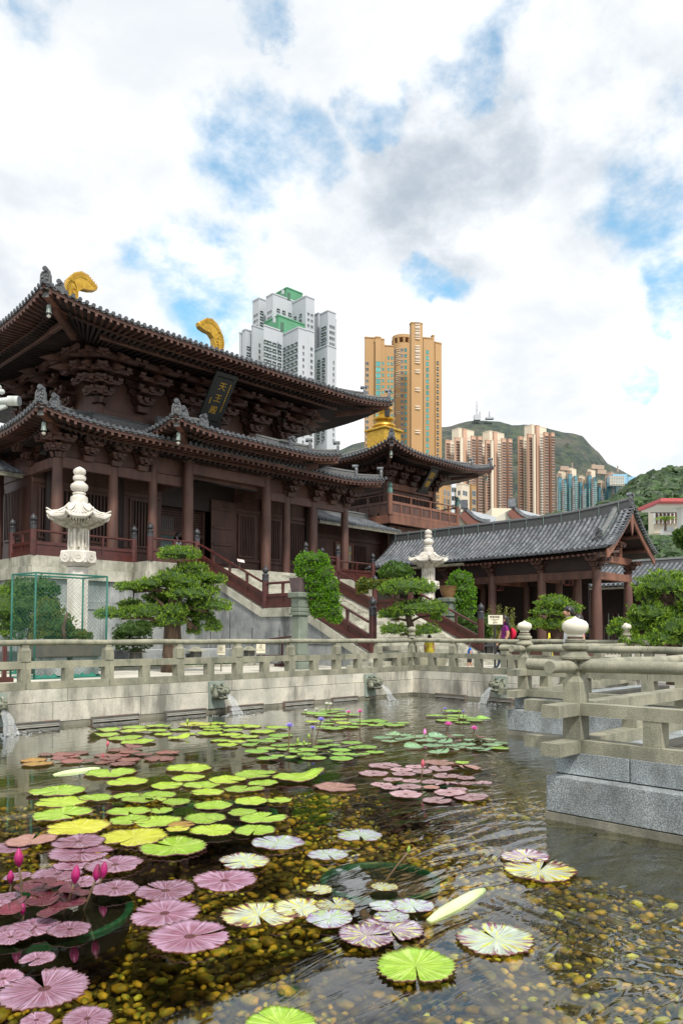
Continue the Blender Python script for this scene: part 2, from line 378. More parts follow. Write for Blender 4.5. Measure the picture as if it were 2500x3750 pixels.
# ---- stone railing
def rail_post(p, ztop, zbot, w, smallw=None):
    """body chamfered to a neck, with a cap block that carries the top rail"""
    b = MB(); x, y = p; h = w/2; n = h*.68
    b.box(x-h, x+h, y-h, y+h, zbot, zbot+(ztop-zbot)*.62)
    z1 = zbot+(ztop-zbot)*.62; z2 = z1+.05; z3 = z2+.05
    ring = lambda q, z: [(x-q, y-q, z), (x+q, y-q, z), (x+q, y+q, z), (x-q, y+q, z)]
    v = ring(h, z1)+ring(n, z2)+ring(n, z3)+ring(h*.92, z3+.03)+ring(h*.92, ztop)
    f = [(16, 17, 18, 19)]
    for r in range(4):
        for i in range(4): j = (i+1) % 4; f.append((r*4+i, r*4+j, r*4+4+j, r*4+4+i))
    b.add(v, f); return b
def stone_rail(label, along, fixed, a0, a1, posts, shorts, z, w=.18, ends=(), rail_r=.058, mid_w=.15, sill_w=.2, skip_post=(), skew=0.0, s0_=0.0):
    """z = (rail axis, mid top, mid bottom, sill top, sill bottom)"""
    za, mt, mb_, st, sb = z
    loc = (a0, fixed, sb) if along == 'x' else (fixed, a0, sb)
    t = thing('stone_railing', label, 'railing', loc)
    P = (lambda a: (a, fixed+skew*(a-s0_))) if along == 'x' else (lambda a: (fixed+skew*(a-s0_), a))
    def seg(name, s0, s1, hw, z0, z1):
        b = MB(); zc = (z0+z1)/2; b.beam((*P(s0), zc), (*P(s1), zc), 2*hw, z1-z0); part(name, b, STONE, t)
    for a in posts:
        if a in skip_post: continue
        part('post', rail_post(P(a), za-.02, mt, w), STONE, t)
        b = MB(); x, y = P(a); h = w/2*1.04; b.box(x-h, x+h, y-h, y+h, st, mb_); part('post_foot', b, STONE, t)
    for a in shorts:
        b = MB(); x, y = P(a); h = w/2*.98; b.box(x-h, x+h, y-h, y+h, st, mb_); part('short_post', b, STONE, t)
    cuts = sorted(set([a0]+[a for a in posts if a0+.3 < a < a1-.3]+[a1]))
    for c0, c1 in zip(cuts[:-1], cuts[1:]):
        b = MB(); n = 9; pts = [(c0+.003+(c1-c0-.006)*i/n) for i in range(n+1)]
        q = [(*P(a), za+.006*math.sin(a*3+fixed)) for a in pts]; b.tube(q, rail_r, 14); part('top_rail', b, STONE, t, smooth='auto')
        seg('middle_rail', c0+.004, c1-.004, mid_w*.5, mb_, mt)
        seg('sill', c0+.004, c1-.004, sill_w*.5, sb, st)
    return t
Z1 = (1.575, 1.225, 1.09, .84, .705)
posts = [5.36-1.57*2, 5.36-1.57, 5.40, 7.02, 8.60, 10.10, 11.60, 13.10, 14.60]
# posts measured on the wall
lp = [at(x, 2400, y=YL+.12)[0] for x in (90, 395, 655, 870, 1062, 1232)]; st = (lp[-1]-lp[0])/5
lp = [lp[0]-2*st, lp[0]-st]+lp+[lp[-1]+st, lp[-1]+2*st]
stone_rail('greenish stone railing along the left side of the pond', 'x', YL+.13, -6, XF+.12, lp, [(a+b)/2 for a, b in zip(lp[:-1], lp[1:])], Z1)
Z2 = (1.585, 1.235, 1.10, .87, .725)
fp = [at(x, 2400, x=XF+.13)[1] for x in (1660, 1850)]
stone_rail('stone railing across the far end of the pond where people walk behind', 'y', XF+.13, 7.05, YL+.12, [fp[0], fp[1], 9.6], [at(x, 2430, x=XF+.13)[1] for x in (1582, 1752)]+[10.6, 8.6], Z2)
Z3 = (1.515, 1.15, 1.035, .785, .665)
mp_ = (XM+.32, YM-.17)
stone_rail('stone railing running right from the middle globe lamp post', 'y', mp_[0], -5, mp_[1]+.5, [4.9, 3.2, 1.4], [6.0, 4.0, 2.3], Z3, mid_w=.17)
stone_rail('stone railing running back from the middle globe lamp post', 'x', mp_[1], mp_[0]-.5, XF+.13, [13.6, 15.3], [12.7, 14.4, 16.2], Z3, skew=.085, s0_=mp_[0], mid_w=.17)
Z4 = (1.455, 1.10, .985, .75, .63)
np_ = (XN+.28, YN-.17)
stone_rail('nearest stone railing running right out of the frame', 'y', np_[0], -5, np_[1]+.52, [1.35], [2.76, .6], Z4, w=.17, rail_r=.058, mid_w=.18)
stone_rail('stone railing running back from the nearest globe lamp post', 'x', np_[1]-.0, np_[0]-.5, XM+.3, [9.55], [8.05, 10.7], Z4, w=.17, rail_r=.058, mid_w=.18)
def lamp_post(p, z, w, s, label, ext=True):
    """corner post with lotus collar and milky onion globe"""
    za, mt, mb_, st, sb = z; x, y = p
    t = thing('lamp_post', label, 'lamp post', (x, y, sb), 'stone corner posts that carry onion shaped lamps')
    part('post', rail_post(p, za-.03, mt, w), STONE, t)
    b = MB(); h = w/2*1.02; b.box(x-h, x+h, y-h, y+h, st, mb_); part('post_foot', b, STONE, t)
    b = MB(); k = s
    for sx, sy in ((1, 0), (0, 1), (-1, 0), (0, -1)):      # hanging tongue between the rails
        c = np.array([x+sx*.0, y+sy*.0, za]); q = [(-.07*k, .075*k), (.07*k, .075*k), (.055*k, .0), (.03*k, -.075*k), (0, -.10*k), (-.03*k, -.075*k), (-.055*k, 0)]
        off = .085*k; poly = [(x+sx*off+(-sy)*u, y+sy*off+sx*u, za+v+.01) for u, v in q]
        b.prism(poly, (sx*.02, sy*.02, 0))
    part('bracket', b, STONE, t)
    b = MB(); zb = za+.06*k
    b.lathe([(.05*k, -.10*k), (.075*k, -.02), (.135*k, 0), (.152*k, .012*k), (.152*k, .035*k), (.13*k, .045*k), (.11*k, .085*k), (.085*k, .095*k)], 28, (x, y, zb)); part('base_plate', b, STONE, t, smooth='auto')
    b = MB()
    prof = [(.085, .092), (.105, .10), (.128, .12), (.132, .145), (.115, .17), (.09, .178), (.10, .185), (.105, .21), (.09, .218), (.082, .22)]
    n = 32; v = []; f = []
    for r, zz_ in prof:
        for i in range(n):
            lob = 1+(.06*abs(math.cos(i/n*PI*8)) if .1 < zz_ < .175 else 0)
            v.append((x+r*k*lob*math.cos(2*PI*i/n), y+r*k*lob*math.sin(2*PI*i/n), zb+zz_*k))
    for i in range(len(prof)-1):
        for q in range(n): j = (q+1) % n; f.append((i*n+q, i*n+j, (i+1)*n+j, (i+1)*n+q))
    b.add(v, f); part('lotus_collar', b, STONE, t, smooth='auto')
    b = MB(); b.lathe([(.082*k, .218*k), (.082*k, .238*k)], 24, (x, y, zb)); part('copper_ring', b, mat('brown metal ring', (.10, .05, .045), rough=.4, metal=.5), t)
    if s > 0:
        b = MB(); b.lathe([(.08*k, .238*k), (.083*k, .256*k), (.078*k, .262*k), (.09*k, .272*k), (.12*k, .30*k), (.134*k, .335*k), (.132*k, .37*k), (.112*k, .40*k), (.075*k, .42*k), (.04*k, .43*k), (.018*k, .444*k), (.003*k, .456*k)], 32, (x, y, zb))
        part('globe', b, GLOBE, t, smooth=True)
    # crossing beam ends below
    return t
lamp_post(np_, Z4, .178, .93, 'nearest and largest of the lamp posts with a milky onion globe')
lamp_post(mp_, Z3, .178, .96, 'lamp post on the middle corner, behind and left of the nearest')
lamp_post((XF+.13, 7.57), Z2, .178, .90, 'farthest lamp post with an onion globe, in front of the right pine')
t = thing('newel_post', 'round stone finial post where left and far railings meet', 'post', (XF+.13, YL+.13, .84))
part('post', rail_post((XF+.13, YL+.13), 1.56, 1.235, .18), STONE, t)
b = MB(); b.box(XF+.04, XF+.22, YL+.04, YL+.22, .865, 1.10); part('post_foot', b, STONE, t)
b = MB(); b.lathe([(.08, 0), (.12, .02), (.12, .045), (.085, .06), (.08, .09), (.105, .11), (.105, .15), (.075, .17), (.075, .2), (.11, .23), (.125, .27), (.115, .31), (.08, .34), (.0, .36)], 20, (XF+.13, YL+.13, 1.63)); part('finial', b, STONE, t, smooth='auto')
# far second railing of the next pond behind
t = stone_rail('distant stone railing of the next pond beyond the far lamp post', 'y', 27.0, 2, 12.3, [11.6, 9.0, 6.6], [10.3, 7.8], (1.62, 1.25, 1.1, .84, .7))

# ---- drains (grey grilles at the waterline)
GRILLE = mat('grey metal grille', (.42, .41, .37), (.30, .30, .27), 4, .55, metal=.1)
gp = [at(x, y, y=YL)[0] for x, y in ((52, 2660), (210, 2650), (333, 2640), (500, 2628), (604, 2618), (745, 2604), (833, 2600), (955, 2590), (1036, 2583), (1140, 2575), (1212, 2568), (1300, 2560))]
def grille(c0, c1, along, fixed, label):
    t = thing('drain_grille', label, 'grille', (c0, fixed-.05, .0) if along == 'x' else (fixed-.05, c0, 0), 'metal drain grilles along the foot of the pond walls')
    for i in range(3):
        b = MB()
        z0 = .015+i*.032
        if along == 'x': b.box(c0, c1, fixed-.085+i*.006, fixed-.012, z0, z0+.024)
        else: b.box(fixed-.085+i*.006, fixed-.012, c0, c1, z0, z0+.018)
        part('slat', b, GRILLE, t)
    b = MB()
    if along == 'x': b.box(c0-.015, c1+.015, fixed-.095, fixed-.012, .108, .122); b.box(c0-.015, c0, fixed-.09, fixed-.012, 0, .108); b.box(c1, c1+.015, fixed-.09, fixed-.012, 0, .108)
    else: b.box(fixed-.095, fixed-.012, c0-.015, c1+.015, .108, .122); b.box(fixed-.09, fixed-.012, c0-.015, c0, 0, .108); b.box(fixed-.09, fixed-.012, c1, c1+.015, 0, .108)
    part('frame', b, mat('rusty grille rim', (.26, .17, .13), (.2, .2, .19), 6, .5, metal=.3), t)
gl = ['nearest to the left waterfall', 'second from the left waterfall', 'third from the left waterfall', 'right behind the middle dragon spout stream', 'fourth along the left wall', 'last before the corner spout']
for i in range(6): grille(gp[2*i], gp[2*i+1], 'x', YL, 'low grey drain grille on the left wall, '+gl[i])
for a, b_, l in ((at(1707, 2558, x=XF)[1], at(1601, 2545, x=XF)[1], 'left of the right hand spout'), (at(1877, 2572, x=XF)[1], at(1790, 2560, x=XF)[1], 'under the right hand spout')): grille(a, b_, 'y', XF, 'low grey drain grille on the far wall, '+l)

# ---- dragon spouts
MOSS = mat('mossy spout stone', (.30, .32, .25), (.13, .14, .10), 9, .8, .6, 50, 0, stain=(.06, .06, .045), stain_amt=.7, stain_scale=5)
BACKP = mat('green grey spout slab', (.30, .36, .32), (.22, .27, .24), 3, .75, .3, 60)
WSPRAY = mat('white water', (.80, .84, .87), (.62, .69, .74), 30, .15, .5, 40, alpha=.25, spec=.7)
def spout(p, d, label, wlabel, slab_h=.42):
    """head sticking out from the wall at p, facing d"""
    d = np.array([*d, 0.]); sd = np.cross((0, 0, 1), d); up = np.array([0, 0, 1.]); p = np.array(p, float)
    t = thing('dragon_spout', label, 'water spout', tuple(p), 'stone dragon heads spitting water')
    W = lambda f, s, u: p+(d*f+sd*s+up*u)*1.2
    b = MB(); b.obox(W(.0, 0, -.04), d, sd, up, .03, .20, .30); part('back_slab', b, BACKP, t)
    def ell(b, c, r, n=12, m=8):
        v = []; f = []
        for i in range(m+1):
            a = PI*i/m
            for k in range(n):
                q = 2*PI*k/n; v.append(W(c[0]+r[0]*math.sin(a)*math.cos(q), c[1]+r[1]*math.sin(a)*math.sin(q), c[2]+r[2]*math.cos(a)))
        for i in range(m):
            for k in range(n): j = (k+1) % n; f.append((i*n+k, i*n+j, (i+1)*n+j, (i+1)*n+k))
        b.add(v, f)
    b = MB(); ell(b, (.10, 0, .0), (.13, .135, .125)); ell(b, (.22, 0, .03), (.14, .105, .075)); ell(b, (.31, 0, .035), (.06, .085, .06))
    for s in (-1, 1):
        ell(b, (.12, s*.10, -.035), (.08, .06, .075)); ell(b, (.20, s*.07, .10), (.09, .035, .03)); ell(b, (.345, s*.035, .065), (.03, .028, .03))
        ell(b, (.02, s*.12, .07), (.05, .035, .085))
    part('head', b, MOSS, t, smooth=True)
    b = MB(); ell(b, (.20, 0, -.085), (.13, .085, .035)); ell(b, (.30, 0, -.07), (.045, .06, .03)); part('lower_jaw', b, MOSS, t, smooth=True)
    for s in (-1, 1):
        b = MB(); ell(b, (.205, s*.085, .06), (.035, .022, .024), 10, 6); part('eye', b, BACKP, t, smooth=True)
        b = MB(); b.tube([W(.16, s*.07, .12), W(.08, s*.085, .16), W(.0, s*.09, .14)], [.025, .028, .008], 8); part('horn', b, MOSS, t, smooth=True)
        b = MB()
        for i in range(5):
            c = W(.19+i*.03, s*.068, -.035); b.obox(c, d, sd, -up, .009, .007, .016, .5)
        part('teeth', b, BACKP, t)
    w = thing('water_jet', wlabel, 'falling water', tuple(W(.33, 0, -.02)))
    b = MB(); rows = []
    for i in range(13):
        q = i/12; f = .33+q*.34; z = -.03-(p[2]-.04)/1.2*q**2
        wd = .035+.075*q
        rows.append([W(f+.015*math.sin(k*2.1+i), (k/10-.5)*2*wd, z+.02*math.cos((k/10-.5)*PI)+.008*math.sin(k*3.3+i*1.7)) for k in range(11)])
    b.grid(rows); part('stream', b, WSPRAY, w, smooth=True)
    b = MB()
    for i in range(90):
        a = random.uniform(0, 2*PI); r = random.random()**.6*.24; c = W(.66+r*math.cos(a)*.8, r*math.sin(a)*1.2, 0)
        c[2] = .005+abs(random.gauss(0, .045))*(1-r/.3); s = random.uniform(.003, .010)
        b.add([c+np.array(q)*s for q in ((1, 0, 0), (-.5, .87, 0), (-.5, -.87, 0), (0, 0, 1.6))], [(0, 1, 2), (0, 1, 3), (1, 2, 3), (2, 0, 3)])
    stuff(part('spray', b, WSPRAY, w))
    b = MB()
    for i in range(26):
        a = random.uniform(0, 2*PI); r = random.random()**.7*.35; c = W(.66+r*math.cos(a), r*math.sin(a)*1.4, 0); c[2] = .004; s = random.uniform(.012, .04)
        b.lathe([(s, 0), (s*.8, .008), (.002, .011)], 7, c, random.random(), 1, .6)
    stuff(part('foam', b, WSPRAY, w))
s0 = at(-22, 2560, y=YL)
spout((s0[0], YL-.02, .42), (0, -1), 'moss covered stone dragon head at the left edge of the frame', 'water splashing at the left edge from the half hidden spout')
s1 = at(790, 2530, y=YL); spout((s1[0], YL-.02, .44), (0, -1), 'stone dragon head spout on the left wall near the middle of the frame', 'white water stream falling from the middle dragon head')
s2 = at(1352, 2500, y=YL); spout((s2[0], YL-.02, .42), (0, -1), 'stone dragon head spout just left of the far pond corner', 'thin water stream left of the far pond corner')
s3 = at(1832, 2508, x=XF); spout((XF-.02, s3[1], .42), (-1, 0), 'stone dragon head spout on the far wall beside the middle lamp post', 'water sheet falling from the spout on the far wall')
# ================================================================ pond floor, pebbles, water
b = MB(); b.add([(-5, -4, -.50), (17.3, -4, -.50), (17.3, 14.2, -.50), (-5, 14.2, -.50)], [(0, 1, 2, 3)])
FLOOR = mat('pond floor gravel', (.13, .095, .022), (.03, .03, .010), 9, .7, .8, 12, 0, stain=(.14, .095, .02), stain_amt=.5, stain_scale=8)
floor_ = struct('pond_floor', b, FLOOR)
PEB = mat('algae coated pebble', (.60, .33, .045), (.15, .17, .03), 13.0, .6, .3, 40, .85, stain=(.02, .024, .012), stain_amt=.6, stain_scale=5)
PEBY = mat('yellow pebble', (.80, .68, .09), (.55, .55, .14), 7.0, .6, .3, 40, .3)
def ico(sub=1):
    import bmesh
    bm_ = bmesh.new(); bmesh.ops.create_icosphere(bm_, subdivisions=sub, radius=1.0)
    me = bpy.data.meshes.new('pebble'); bm_.to_mesh(me); bm_.free(); me.polygons.foreach_set('use_smooth', [True]*len(me.polygons)); return me
pm = []; py_ = []
for _ in range(60000):
    # denser near, in view only
    r = 2.6+7.8*random.random()**1.15; a = YAW+random.uniform(-.60, .52)
    x, y = r*math.sin(a), r*math.cos(a)
    if x > XN-.1 and y < YN+.1: continue
    pm.append((x, y, r))
cell = {}; keep = []
random.shuffle(pm)
for x, y, r in pm:
    s = random.choice((.024, .03, .036, .042, .05, .06, .075))*random.uniform(.85, 1.15); k = (int(x/.09), int(y/.09)); ok = True
    for i in (-1, 0, 1):
        for j in (-1, 0, 1):
            for (x2, y2, r2_) in cell.get((k[0]+i, k[1]+j), ()):
                if (x-x2)**2+(y-y2)**2 < ((s+r2_)*.80)**2: ok = False
    if ok: cell.setdefault(k, []).append((x, y, s)); keep.append((x, y, s))
keep = keep[:9000]
ms = []; ms2 = []
for x, y, s in keep:
    a = random.uniform(0, PI); e = random.uniform(.5, .9)
    q = mat4((x, y, -.48+random.uniform(0, .05)), (math.cos(a), math.sin(a), random.uniform(-.15, .15)), (-math.sin(a), math.cos(a), random.uniform(-.15, .15)), (0, 0, 1), (s*1.15, s*e, s*.5))
    (ms2 if random.random() < .07 else ms).append(q)
pe = ico(1); pe.materials.append(PEB); pe2 = ico(1); pe2.name = 'pebble'; pe2.materials.append(PEBY)
pieces('pebble', pe2, ms2, floor_, 60, key='y'); pieces('pebble', pe, ms, floor_, 240, key='p')

def water_mat():
    m = bpy.data.materials.new('pond water'); m.use_nodes = True; t = m.node_tree; t.nodes.clear(); L = t.links.new
    def n(ty, **k):
        x = t.nodes.new(ty)
        for a, v in k.items(): setattr(x, a, v)
        return x
    o = n('ShaderNodeOutputMaterial'); mx = n('ShaderNodeMixShader'); L(mx.outputs[0], o.inputs[0])
    tr = n('ShaderNodeBsdfTransparent'); tr.inputs[0].default_value = (.84, .86, .56, 1)
    gl = n('ShaderNodeBsdfGlossy'); gl.inputs['Roughness'].default_value = .02; gl.inputs[0].default_value = (.95, .97, 1, 1)
    fr = n('ShaderNodeFresnel'); fr.inputs[0].default_value = 1.50; pos = n('ShaderNodeNewGeometry').outputs['Position']
    L(tr.outputs[0], mx.inputs[1]); L(gl.outputs[0], mx.inputs[2])
    def nz(scale, detail, st, rot=0, dist=0):
        mp = n('ShaderNodeMapping'); L(pos, mp.inputs[0]); mp.inputs['Scale'].default_value = st; mp.inputs['Rotation'].default_value = (0, 0, rot)
        x = n('ShaderNodeTexNoise'); L(mp.outputs[0], x.inputs['Vector']); x.inputs['Scale'].default_value = scale; x.inputs['Detail'].default_value = detail; x.inputs['Distortion'].default_value = dist
        return x.outputs[0]
    def mm(op, a, b_):
        x = n('ShaderNodeMath', operation=op)
        for i, v in enumerate((a, b_)):
            if isinstance(v, (int, float)): x.inputs[i].default_value = v
            else: L(v, x.inputs[i])
        return x.outputs[0]
    fine = nz(7.0, 3, (1, 1, 1), .3, .6); mid = nz(2.6, 3, (.55, 1.9, 1), .79, .8); big = nz(.9, 2, (1, 1, 1), 0, .5)
    # rings spreading from where the jets strike
    acc = None
    for cx_, cy_ in RINGS:
        sx = n('ShaderNodeVectorMath', operation='DISTANCE'); L(pos, sx.inputs[0]); sx.inputs[1].default_value = (cx_, cy_, 0)
        d = sx.outputs['Value']; w = mm('SINE', mm('MULTIPLY', mm('ADD', d, mm('MULTIPLY', big, .9)), 24.0), 0.0); fall = mm('DIVIDE', 1.0, mm('ADD', mm('MULTIPLY', mm('MULTIPLY', d, d), .35), 1.0))
        v = mm('MULTIPLY', w, fall); acc = v if acc is None else mm('ADD', acc, v)
    # calm near the left foreground, choppy to the right and far
    sp = n('ShaderNodeSeparateXYZ'); L(pos, sp.inputs[0])
    side = mm('SUBTRACT', mm('MULTIPLY', sp.outputs[0], .75), mm('MULTIPLY', sp.outputs[1], .62))     # rightwards across the view
    mr = n('ShaderNodeMapRange'); mr.interpolation_type = 'SMOOTHSTEP'; L(mm('ADD', side, mm('MULTIPLY', big, 1.2)), mr.inputs[0]); mr.inputs[1].default_value = .35; mr.inputs[2].default_value = 2.4; mr.inputs[3].default_value = .07; mr.inputs[4].default_value = 1.5
    dm = n('ShaderNodeMapRange'); dm.interpolation_type = 'SMOOTHSTEP'; dist = n('ShaderNodeVectorMath', operation='LENGTH'); L(pos, dist.inputs[0]); L(dist.outputs['Value'], dm.inputs[0]); dm.inputs[1].default_value = 6; dm.inputs[2].default_value = 14; dm.inputs[3].default_value = 0; dm.inputs[4].default_value = .38
    h = mm('ADD', mm('MULTIPLY', fine, .10), mm('ADD', mm('MULTIPLY', mid, 1.0), mm('MULTIPLY', acc, .22)))
    h = mm('MULTIPLY', h, mm('MAXIMUM', mr.outputs[0], dm.outputs[0]))
    bp = n('ShaderNodeBump'); L(h, bp.inputs['Height']); bp.inputs['Strength'].default_value = .30; bp.inputs['Distance'].default_value = .035
    L(bp.outputs[0], gl.inputs['Normal']); L(bp.outputs[0], fr.inputs['Normal'])
    L(mm('MINIMUM', mm('MULTIPLY', fr.outputs[0], 1.35), .93), mx.inputs[0])
    return m
RINGS = [(s0[0], YL-.75), (s1[0], YL-.75), (s2[0], YL-.75), (XF-.75, s3[1]), (5.3, 2.0)]
b = MB(); b.add([(-5, -4, 0), (17.3, -4, 0), (17.3, 14.2, 0), (-5, 14.2, 0)], [(0, 1, 2, 3)])
water = struct('water', b, water_mat())

# ================================================================ water lilies
def leaf_mat(name, base, edge, vein, kind='plain', second=None, third=None, rough=.27, gloss=.6):
    m = bpy.data.materials.new(name); m.use_nodes = True; t = m.node_tree; bs = t.nodes['Principled BSDF']; L = t.links.new
    def n(ty, **k):
        x = t.nodes.new(ty)
        for a, v in k.items(): setattr(x, a, v)
        return x
    co = n('ShaderNodeTexCoord').outputs['Object']; oi = n('ShaderNodeObjectInfo').outputs['Random']
    flat = n('ShaderNodeVectorMath', operation='MULTIPLY'); L(co, flat.inputs[0]); flat.inputs[1].default_value = (1, 1, 0)
    ln = n('ShaderNodeVectorMath', operation='LENGTH'); L(flat.outputs[0], ln.inputs[0]); r = ln.outputs['Value']
    nm = n('ShaderNodeVectorMath', operation='NORMALIZE'); L(flat.outputs[0], nm.inputs[0])
    cm = n('ShaderNodeCombineXYZ'); L(r, cm.inputs[2])
    def radial(freq, rk, seed):
        a = n('ShaderNodeVectorMath', operation='MULTIPLY_ADD'); L(nm.outputs[0], a.inputs[0]); a.inputs[1].default_value = (freq, freq, 0)
        k = n('ShaderNodeVectorMath', operation='SCALE'); L(cm.outputs[0], k.inputs[0]); k.inputs['Scale'].default_value = rk; L(k.outputs[0], a.inputs[2])
        s = n('ShaderNodeMath', operation='MULTIPLY_ADD'); L(oi, s.inputs[0]); s.inputs[1].default_value = 37.0; s.inputs[2].default_value = seed
        ad = n('ShaderNodeVectorMath', operation='ADD'); L(a.outputs[0], ad.inputs[0]); cc = n('ShaderNodeCombineXYZ'); L(s.outputs[0], cc.inputs[2]); L(cc.outputs[0], ad.inputs[1])
        x = n('ShaderNodeTexNoise'); L(ad.outputs[0], x.inputs['Vector']); x.inputs['Scale'].default_value = 1.0; x.inputs['Detail'].default_value = 3
        return x.outputs[0]
    def mr(x, a, b_, c=0.0, d=1.0):
        q = n('ShaderNodeMapRange'); L(x, q.inputs[0]); q.inputs[1].default_value = a; q.inputs[2].default_value = b_; q.inputs[3].default_value = c; q.inputs[4].default_value = d; return q.outputs[0]
    def mix(f, a, b_):
        q = n('ShaderNodeMix', data_type='RGBA'); L(f, q.inputs[0])
        for i, v in ((6, a), (7, b_)):
            if isinstance(v, tuple): q.inputs[i].default_value = (*v, 1)
            else: L(v, q.inputs[i])
        return q.outputs[2]
    def mul(a, b_):
        q = n('ShaderNodeMath', operation='MULTIPLY'); L(a, q.inputs[0])
        if isinstance(b_, (int, float)): q.inputs[1].default_value = b_
        else: L(b_, q.inputs[1])
        return q.outputs[0]
    c = mix(mr(r, .55, 1.0), base, edge)
    c = mix(mul(mr(radial(9, .6, 2), .5, .62), .8), c, vein)
    if kind == 'var':
        c = mix(mr(radial(5.0, 1.6, 5), .40, .47), second, c)
        c = mix(mul(mr(radial(7, 1.2, 9), .51, .57), mr(r, .40, .85)), c, third)
    if kind in ('purple',):
        c = mix(mul(mr(radial(8, .5, 9), .58, .64), mr(r, .72, .92)), c, third or (.10, .01, .02))
        c = mix(mr(r, .17, .13), c, (.09, .02, .025))
    # spots of wear
    sp_ = n('ShaderNodeTexNoise'); L(co, sp_.inputs['Vector']); sp_.inputs['Scale'].default_value = 9.0; sp_.inputs['Detail'].default_value = 3; so_ = n('ShaderNodeMath', operation='MULTIPLY_ADD'); L(oi, so_.inputs[0]); so_.inputs[1].default_value = .10; so_.inputs[2].default_value = .60
    s2_ = n('ShaderNodeMath', operation='SUBTRACT'); L(sp_.outputs[0], s2_.inputs[0]); L(so_.outputs[0], s2_.inputs[1]); c = mix(mr(s2_.outputs[0], 0, .04, 0, .8), c, (.16, .085, .02)); c = mix(mr(r, .90, 1.02, 0, .55), c, (.13, .06, .02))
    
    if kind == 'plain': c = mix(mr(oi, .55, 1.0, 0, .30), c, tuple(min(1, v*1.25+.06) if i == 0 else v*.9 for i, v in enumerate(base)))
    w = n('ShaderNodeTexNoise'); L(co, w.inputs['Vector']); w.inputs['Scale'].default_value = 3.0; w.inputs['Detail'].default_value = 4
    hv = n('ShaderNodeVectorMath', operation='SCALE'); L(c, hv.inputs[0])
    vv = n('ShaderNodeMath', operation='ADD'); L(mr(w.outputs[0], .3, .7, -.18, .14), vv.inputs[0]); L(mr(oi, 0, 1, .82, 1.16), vv.inputs[1]); L(vv.outputs[0], hv.inputs['Scale'])
    L(hv.outputs[0], bs.inputs['Base Color']); bs.inputs['Roughness'].default_value = rough; bs.inputs['Specular IOR Level'].default_value = gloss
    bp = n('ShaderNodeBump'); L(radial(9, .6, 2), bp.inputs['Height']); bp.inputs['Strength'].default_value = .35; bp.inputs['Distance'].default_value = .05; L(bp.outputs[0], bs.inputs['Normal'])
    return m
LM = {
 'lime': leaf_mat('lime pad', (.29, .47, .035), (.22, .40, .025), (.44, .60, .14)),
 'yellow': leaf_mat('yellow pad', (.42, .47, .03), (.34, .40, .03), (.54, .57, .14)),
 'green': leaf_mat('green pad', (.20, .42, .05), (.17, .37, .04), (.32, .52, .12)),
 'dark': leaf_mat('dark green pad', (.15, .33, .15), (.08, .20, .07), (.40, .55, .40), rough=.22, gloss=.9),
 'bronze': leaf_mat('bronze pad', (.22, .10, .085), (.17, .075, .07), (.30, .17, .15), rough=.3),
 'orange': leaf_mat('ochre pad', (.38, .22, .04), (.28, .15, .04), (.46, .30, .08), rough=.3),
 'purple': leaf_mat('plum pad', (.22, .085, .13), (.33, .20, .29), (.43, .29, .40), 'purple'),
 'wine': leaf_mat('wine red young pad', (.11, .018, .035), (.07, .012, .02), (.16, .05, .06), rough=.25),
 'pink': leaf_mat('dusty pink pad', (.34, .20, .21), (.41, .28, .33), (.48, .36, .40), 'purple', third=(.25, .08, .08)),
 'rose': leaf_mat('rose brown pad', (.34, .175, .135), (.32, .175, .16), (.42, .27, .24)),
 'var': leaf_mat('variegated pad', (.38, .45, .36), (.34, .42, .32), (.50, .55, .50), 'var', (.50, .54, .10), (.20, .07, .13)),
 'pale': leaf_mat('pale variegated pad', (.38, .43, .46), (.33, .37, .44), (.52, .56, .57), 'var', (.32, .46, .16), (.25, .16, .30)),
 'ychar': leaf_mat('yellow streaked pad', (.40, .45, .36), (.46, .48, .16), (.55, .59, .48), 'var', (.58, .54, .04), (.12, .02, .03)),
 'pvar': leaf_mat('purple streaked pad', (.34, .24, .34), (.40, .36, .46), (.56, .58, .62), 'var', (.58, .62, .20), (.16, .05, .10)),
}
UNDER = mat('pad underside', (.16, .05, .05), (.10, .03, .035), 3, .5)
def leaf_mesh(m, seed, notch=.12, serr=.035, lift=.05, curl=0.0, nseg=60):
    rs = random.Random(seed); b = MB(); v = [(0, 0, .0)]; f = []; na = notch*PI; ph = [rs.uniform(0, 6.28) for _ in range(4)]
    fold = rs.uniform(-.5, .5)
    for ri, r in enumerate((.3, .62, .88, 1.0)):
        for k in range(nseg+1):
            a = na/2+(2*PI-na)*k/nseg; edge = 0
            rr = r*(1+.035*math.sin(2*a+ph[0])+.025*math.sin(3*a+ph[1]))
            if ri == 3: rr += (serr if k % 2 else -serr*.6)*rs.uniform(.5, 1.2)
            ends = min(k, nseg-k)/4.0
            if ends < 1: rr *= .86+.14*ends**.5
            z = lift*(r**4)*(.6+.5*math.sin(4*a+ph[2])+.35*math.sin(9*a+ph[3]))
            if ri == 3: z += .012*(k % 2)
            if curl: z += curl*max(0, r*math.cos(a-fold)-.25)**1.6*1.4
            v.append((rr*math.cos(a), rr*math.sin(a), max(z, -.015)))
    n = nseg+1
    for k in range(nseg): f.append((0, 1+k, 2+k))
    for ri in range(3):
        for k in range(nseg): p = 1+ri*n+k; q = 1+(ri+1)*n+k; f.append((p, q, q+1, p+1))
    b.add(v, f)
    # thin underside skirt
    k0 = len(b.v); b.cur = 1
    rim = [1+3*n+k for k in range(n)]; vv = [b.v[i] for i in rim]; b.add([(x*.985, y*.985, z-.05) for x, y, z in vv], [])
    for k in range(nseg): b.f.append((rim[k], k0+k, k0+k+1, rim[k+1])); b.m.append(1)
    me = b.mesh('pad', [m, UNDER], True); return me
LEAF = {}
